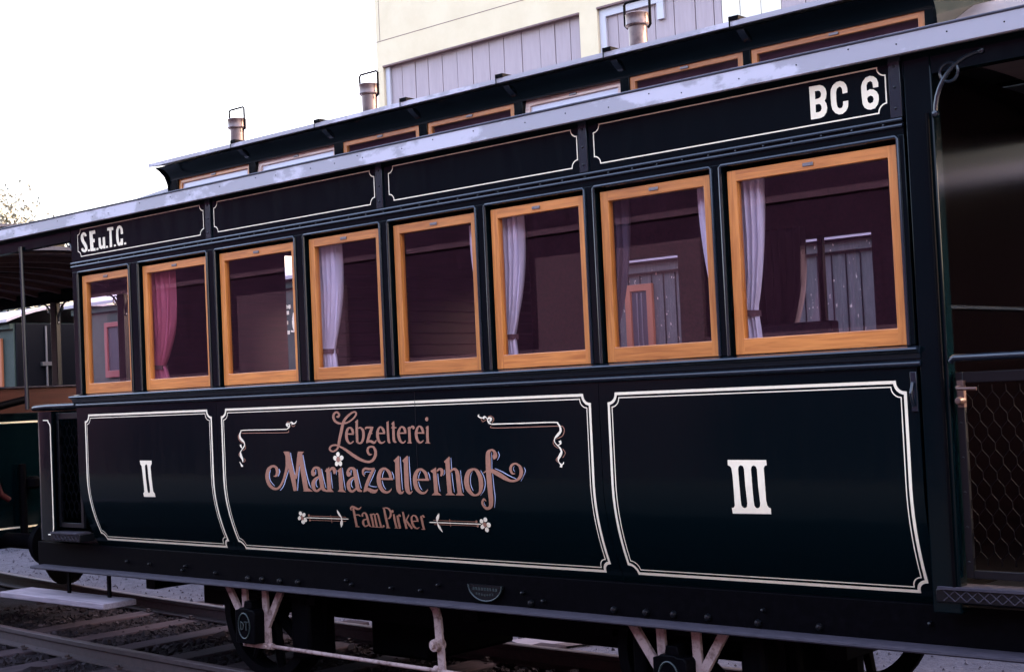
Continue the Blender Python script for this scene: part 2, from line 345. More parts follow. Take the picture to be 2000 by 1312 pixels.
TRACES = {
 'leb': [('r',[-3694,15007,-3679,14998,-3656,14983,-3622,14967,-3574,14955,-3513,14959,-3465,14977,-3425,15001,-3388,15033,-3361,15073,-3356,15120,-3377,15164,-3412,15206,-3456,15246,-3509,15281,-3573,15306,-3646,15312,-3714,15303,-3776,15285,-3832,15262,-3882,15233,-3923,15200,-3960,15161,-3990,15117,-4011,15068,-4019,15018,-4012,14966,-3993,14914,-3965,14863,-3929,14814,-3886,14769,-3834,14730,-3775,14697,-3711,14668,-3645,14645,-3578,14626,-3508,14614,-3438,14607,-3368,14605,-3300,14606,-3231,14608,-3160,14610,-3085,14613,-3008,14618,-2929,14628,-2850,14642,-2772,14661,-2693,14685,-2616,14712,-2540,14742,-2466,14775,-2392,14813,-2316,14855,-2244,14899,-2180,14942,-2127,14982,-2086,15020,-2056,15057,-2035,15092,-2023,15125,-2018,15156,-2022,15188,-2037,15219,-2064,15246,-2103,15268,-2148,15281,-2195,15286,-2245,15287,-2300,15281,-2360,15271,-2424,15253,-2496,15229,-2576,15199,-2660,15163,-2743,15125,-2820,15085,-2890,15044,-2957,15001,-3020,14955,-3078,14908,-3131,14860,-3175,14813,-3211,14767,-3242,14720,-3271,14668,-3301,14608,-3336,14533,-3371,14447,-3405,14357,-3438,14270,-3468,14190,-3496,14119,-3523,14051,-3548,13986,-3572,13923,-3594,13861,-3613,13800,-3630,13740,-3645,13685,-3658,13634,-3670,13589,-3680,13550,-3685,13519,-3690,13495,-3695,13474,-3706,13450,-3723,13421,-3742,13392,-3764,13364,-3789,13339,-3819,13317,-3859,13293,-3909,13269,-3962,13248,-4011,13233,-4049,13227,-4082,13230,-4122,13241,-4163,13258,-4198,13277,-4220,13293,-4231,13304,-4236,13314,-4238,13326,-4236,13339,-4230,13353,-4215,13371,-4190,13393,-4158,13415,-4123,13435,-4089,13449,-4052,13458,-4007,13465,-3956,13469,-3903,13470,-3852,13469,-3805,13466,-3762,13461,-3717,13453,-3666,13441,-3605,13423,-3531,13397,-3447,13366,-3359,13331,-3270,13293,-3185,13255,-3103,13215,-3021,13172,-2938,13126,-2854,13080,-2769,13035,-2687,12991,-2606,12947,-2523,12902,-2434,12858,-2339,12816,-2236,12776,-2126,12736,-2014,12699,-1903,12666,-1798,12638,-1700,12615,-1605,12595,-1511,12581,-1418,12571,-1326,12568,-1237,12571,-1150,12581,-1065,12597,-984,12621,-907,12655,-838,12699,-778,12751,-726,12807,-683,12863,-650,12918,-625,12973,-611,13028,-605,13083,-607,13135,-617,13186,-635,13237,-662,13287,-696,13334,-736,13377,-781,13413,-835,13440,-895,13456,-953,13464,-1009,13466,-1063,13464,-1117,13458,-1174,13448,-1232,13432,-1287,13410,-1335,13379,-1369,13341,-1394,13300,-1409,13256,-1414,13210,-1410,13165,-1393,13120,-1368,13074,-1333,13030,-1290,12991,-1231,12960,-1156,12952,-1091,12965,-1037,12985,-996,13003,-968,13015],[-3669,15052,-3647,15052,-3616,15052,-3589,15054,-3575,15059,-3580,15063,-3573,15069,-3551,15082,-3531,15095,-3520,15104,-3517,15107,-3524,15121,-3546,15150,-3577,15180,-3608,15202,-3625,15210,-3637,15210,-3665,15205,-3701,15194,-3734,15178,-3761,15161,-3782,15140,-3802,15112,-3817,15081,-3826,15050,-3828,15021,-3822,14989,-3808,14951,-3787,14912,-3761,14875,-3732,14845,-3699,14820,-3658,14795,-3611,14773,-3561,14754,-3511,14738,-3463,14726,-3411,14716,-3355,14710,-3294,14705,-3230,14703,-3162,14703,-3093,14704,-3024,14708,-2956,14715,-2889,14727,-2821,14743,-2750,14764,-2680,14789,-2610,14817,-2543,14847,-2476,14882,-2406,14922,-2340,14964,-2282,15005,-2237,15040,-2208,15070,-2188,15096,-2177,15120,-2171,15141,-2168,15158,-2169,15170,-2172,15178,-2175,15184,-2179,15188,-2188,15190,-2206,15192,-2234,15192,-2269,15188,-2310,15179,-2358,15163,-2417,15139,-2487,15108,-2560,15071,-2632,15031,-2696,14992,-2754,14953,-2810,14912,-2862,14869,-2909,14826,-2949,14784,-2982,14745,-3007,14708,-3029,14669,-3052,14622,-3078,14565,-3107,14494,-3138,14411,-3170,14322,-3202,14234,-3233,14153,-3263,14080,-3293,14012,-3323,13948,-3350,13887,-3374,13829,-3396,13772,-3415,13715,-3433,13661,-3450,13610,-3466,13565,-3480,13529,-3491,13499,-3502,13469,-3518,13438,-3540,13406,-3565,13374,-3594,13340,-3628,13306,-3669,13273,-3717,13242,-3773,13215,-3835,13188,-3903,13165,-3973,13147,-4046,13137,-4118,13142,-4185,13156,-4246,13176,-4298,13199,-4340,13225,-4371,13255,-4390,13289,-4396,13324,-4389,13359,-4371,13393,-4342,13426,-4304,13457,-4258,13487,-4206,13514,-4149,13535,-4088,13549,-4024,13557,-3960,13561,-3897,13561,-3837,13558,-3781,13554,-3728,13547,-3673,13536,-3614,13522,-3546,13504,-3465,13482,-3375,13455,-3278,13424,-3180,13391,-3085,13356,-2992,13318,-2900,13278,-2810,13237,-2721,13196,-2632,13155,-2545,13114,-2459,13074,-2374,13034,-2290,12995,-2202,12957,-2106,12917,-2005,12876,-1903,12835,-1804,12799,-1710,12768,-1623,12742,-1539,12719,-1461,12700,-1388,12689,-1320,12685,-1254,12689,-1191,12700,-1133,12717,-1081,12737,-1036,12761,-994,12791,-952,12829,-912,12874,-878,12920,-852,12963,-834,13002,-823,13042,-818,13082,-817,13122,-821,13160,-830,13198,-845,13238,-864,13276,-887,13309,-907,13331,-927,13344,-952,13355,-983,13362,-1018,13365,-1052,13365,-1088,13361,-1125,13352,-1160,13340,-1188,13326,-1205,13313,-1218,13296,-1230,13271,-1238,13243,-1240,13214,-1238,13187,-1227,13158,-1209,13124,-1185,13091,-1162,13065,-1151,13052,-1143,13045,-1108,13040,-1060,13039,-1013,13042,-979,13043]),('r',[-2887,14052,-2353,14045],[-2882,14129,-2348,14122]),('r',[-2306,14108,-2309,14137,-2313,14180,-2320,14231,-2332,14284,-2354,14331,-2386,14369,-2426,14402,-2472,14431,-2523,14454,-2580,14468,-2640,14471,-2700,14464,-2761,14450,-2821,14425,-2874,14389,-2917,14345,-2955,14293,-2987,14235,-3012,14175,-3030,14113,-3039,14050,-3041,13982,-3036,13915,-3025,13850,-3006,13791,-2979,13738,-2944,13690,-2903,13649,-2860,13614,-2814,13587,-2763,13566,-2708,13556,-2655,13555,-2606,13562,-2558,13574,-2508,13595,-2458,13622,-2413,13651,-2375,13677,-2349,13694],[-2482,14090,-2490,14120,-2501,14162,-2514,14208,-2528,14251,-2541,14282,-2554,14310,-2568,14338,-2583,14363,-2598,14380,-2611,14387,-2628,14386,-2655,14379,-2682,14365,-2707,14346,-2727,14324,-2747,14293,-2767,14250,-2784,14201,-2798,14149,-2808,14098,-2813,14045,-2815,13987,-2813,13928,-2807,13873,-2797,13826,-2783,13787,-2765,13751,-2743,13718,-2720,13691,-2699,13671,-2684,13661,-2671,13654,-2653,13650,-2628,13649,-2601,13651,-2566,13659,-2520,13677,-2472,13699,-2429,13720,-2398,13734]),('r',[-2152,14776,-2160,14705,-2170,14605,-2182,14488,-2193,14363,-2199,14242,-2200,14115,-2198,13974,-2194,13837,-2191,13718,-2188,13635],[-1959,14769,-1965,14698,-1973,14599,-1982,14482,-1991,14360,-1996,14242,-1998,14118,-1998,13979,-1997,13842,-1995,13724,-1994,13640]),('p',[[-2210,14711,-2016,14837,-1964,14824,-1986,14624,-2159,14671]]),('r',[-1960,14347,-1930,14353,-1891,14363,-1853,14370,-1825,14371,-1812,14366,-1791,14350,-1763,14323,-1737,14290,-1714,14253,-1699,14216,-1688,14172,-1682,14119,-1680,14061,-1682,14003,-1689,13949,-1702,13896,-1720,13841,-1743,13789,-1767,13742,-1790,13707,-1810,13685,-1829,13669,-1850,13657,-1876,13648,-1900,13641,-1925,13640,-1961,13645,-2002,13654,-2041,13665,-2069,13672],[-1997,14416,-1972,14424,-1933,14437,-1881,14451,-1817,14459,-1747,14450,-1688,14426,-1634,14394,-1583,14355,-1538,14307,-1505,14254,-1485,14194,-1475,14130,-1474,14063,-1479,13996,-1490,13933,-1509,13871,-1535,13808,-1566,13749,-1602,13695,-1641,13649,-1686,13612,-1737,13585,-1789,13567,-1840,13558,-1892,13553,-1949,13557,-2003,13568,-2050,13583,-2088,13595,-2113,13603]),('r',[-1370,14315,-1363,14330,-1356,14350,-1343,14359,-1340,14351,-1327,14349,-1254,14354,-1137,14358,-1005,14361,-885,14364,-803,14366],[-1414,14312,-1424,14323,-1443,14342,-1458,14376,-1431,14424,-1359,14452,-1260,14460,-1134,14458,-1000,14452,-880,14445,-800,14441]),('r',[-1007,14410,-1034,14366,-1073,14304,-1119,14231,-1166,14154,-1210,14077,-1252,13995,-1297,13903,-1339,13812,-1375,13734,-1401,13679],[-814,14360,-839,14315,-873,14253,-914,14179,-957,14102,-999,14027,-1044,13947,-1095,13858,-1146,13770,-1190,13693,-1221,13639]),('r',[-1370,13590,-1324,13600,-1261,13614,-1192,13628,-1129,13636,-1091,13637,-1061,13629,-1012,13609,-948,13582,-872,13557,-774,13553,-692,13587,-645,13634,-614,13682,-591,13723,-575,13750],[-1413,13654,-1374,13671,-1318,13698,-1248,13728,-1168,13753,-1075,13765,-981,13750,-905,13722,-845,13693,-805,13674,-799,13668,-785,13668,-742,13686,-694,13717,-650,13748,-618,13769]),('r',[-1184,14036,-881,14078],[-1196,14099,-889,14119]),('r',[-501,14058,74,14050],[-496,14134,79,14126]),('r',[97,14122,91,14149,84,14188,73,14235,55,14285,26,14330,-15,14367,-63,14399,-117,14427,-175,14448,-240,14458,-305,14449,-361,14429,-412,14401,-458,14368,-498,14330,-530,14287,-558,14239,-581,14187,-598,14132,-607,14074,-608,14013,-603,13947,-591,13880,-574,13817,-553,13761,-525,13712,-490,13669,-452,13632,-410,13602,-367,13577,-318,13559,-267,13550,-218,13550,-172,13556,-127,13566,-80,13584,-33,13608,10,13633,46,13656,71,13671],[-69,14096,-80,14123,-94,14161,-110,14202,-127,14239,-144,14267,-163,14294,-187,14325,-212,14353,-235,14371,-247,14377,-257,14374,-279,14360,-303,14337,-326,14309,-345,14279,-361,14246,-374,14207,-384,14164,-390,14118,-393,14071,-392,14020,-387,13962,-379,13903,-368,13848,-355,13802,-340,13765,-322,13732,-302,13704,-281,13681,-262,13663,-247,13653,-233,13647,-214,13643,-189,13642,-162,13643,-128,13649,-85,13662,-38,13680,3,13697,32,13708]),('r',[228,14683,224,14619,218,14529,212,14423,208,14311,207,14204,207,14096,208,13978,213,13861,222,13757,239,13674,273,13615,328,13580,384,13570,416,13574,432,13575],[380,14682,380,14618,380,14528,380,14423,381,14313,384,14208,388,14100,392,13984,398,13869,405,13770,413,13699,420,13664,420,13653,422,13644,442,13634,462,13623]),('p',[[195,14627,382,14724,363,14551]]),('r',[643,14646,639,14586,634,14502,628,14403,622,14299,619,14199,615,14098,609,13987,605,13877,610,13777,629,13693,679,13631,755,13598,823,13595,866,13602,891,13604],[819,14645,817,14585,815,14501,813,14402,812,14299,812,14200,812,14099,812,13989,813,13882,818,13790,825,13729,830,13704,832,13692,851,13678,884,13666,912,13654]),('r',[557,14338,947,14337],[559,14401,949,14400]),('p',[[562,14562,811,14716,788,14486]]),('r',[1104,14044,1664,14050],[1105,14115,1664,14122]),('r',[1684,14113,1679,14141,1672,14184,1661,14234,1644,14286,1615,14332,1574,14369,1526,14399,1472,14423,1414,14439,1353,14445,1293,14435,1241,14416,1191,14389,1146,14357,1107,14319,1072,14277,1040,14227,1011,14173,990,14114,978,14052,979,13988,989,13921,1006,13855,1028,13794,1053,13741,1082,13695,1117,13655,1155,13623,1194,13597,1233,13577,1274,13561,1319,13551,1364,13550,1407,13555,1450,13567,1492,13588,1532,13615,1569,13644,1600,13669,1621,13685],[1522,14089,1512,14119,1499,14160,1483,14204,1466,14243,1451,14271,1434,14295,1412,14321,1388,14345,1367,14360,1354,14365,1341,14361,1320,14348,1296,14326,1274,14298,1254,14267,1234,14231,1216,14189,1201,14142,1190,14095,1186,14050,1188,14001,1197,13944,1210,13886,1226,13832,1242,13787,1258,13753,1276,13724,1295,13699,1315,13678,1334,13662,1349,13652,1360,13645,1371,13642,1387,13640,1405,13640,1434,13647,1472,13664,1514,13685,1550,13705,1577,13718]),('r',[1797,14381,1796,14331,1795,14261,1793,14179,1791,14093,1791,14010,1792,13923,1793,13827,1795,13734,1797,13653,1798,13596],[1978,14382,1978,14333,1978,14263,1978,14181,1979,14096,1979,14014,1981,13928,1982,13833,1984,13739,1986,13659,1987,13602]),('r',[1714,13561,2041,13558],[1717,13612,2044,13609]),('r',[1981,14285,2006,14302,2043,14326,2082,14352,2116,14370,2128,14373,2114,14370,2111,14364,2115,14353,2119,14340,2120,14336,2124,14339,2128,14330,2128,14314,2125,14296,2123,14283],[1909,14334,1932,14352,1966,14378,2007,14408,2050,14436,2102,14456,2166,14455,2215,14437,2249,14414,2273,14389,2289,14359,2285,14324,2266,14297,2243,14277,2224,14264,2212,14255]),('p',[[1739,14304,1952,14423,1934,14267]]),('r',[2377,14040,2962,14032],[2381,14111,2967,14103]),('r',[2964,14094,2959,14124,2953,14168,2943,14221,2926,14275,2900,14323,2861,14363,2814,14395,2762,14422,2707,14442,2647,14451,2587,14443,2534,14425,2485,14398,2440,14365,2402,14325,2367,14278,2335,14223,2307,14163,2286,14099,2275,14035,2275,13969,2285,13903,2302,13838,2323,13779,2347,13727,2376,13681,2410,13642,2447,13610,2486,13584,2525,13564,2567,13549,2612,13542,2657,13543,2697,13551,2737,13564,2779,13585,2823,13613,2864,13642,2898,13668,2922,13685],[2805,14072,2796,14103,2783,14146,2768,14193,2751,14236,2735,14267,2718,14294,2696,14323,2673,14349,2652,14366,2640,14372,2629,14369,2610,14357,2588,14336,2566,14308,2547,14277,2528,14237,2509,14189,2493,14136,2482,14082,2478,14032,2480,13982,2488,13926,2501,13869,2517,13816,2532,13773,2548,13738,2565,13709,2584,13685,2603,13665,2621,13650,2633,13641,2641,13636,2651,13634,2668,13633,2691,13635,2723,13645,2767,13663,2812,13685,2852,13705,2881,13719]),('r',[3129,14390,3123,14337,3114,14263,3104,14175,3094,14083,3088,13994,3086,13903,3086,13805,3087,13709,3089,13627,3090,13570],[3297,14384,3293,14331,3287,14257,3281,14170,3275,14080,3272,13994,3272,13907,3274,13810,3277,13716,3280,13634,3282,13576]),('r',[3012,13544,3352,13540],[3015,13594,3355,13591]),('p',[[3060,14320,3288,14442,3278,14274]]),('p',[[3299,14751,3285,14705,3252,14668,3206,14649,3156,14650,3112,14671,3084,14709,3075,14756,3089,14802,3123,14838,3169,14858,3219,14857,3262,14835,3291,14797]])],
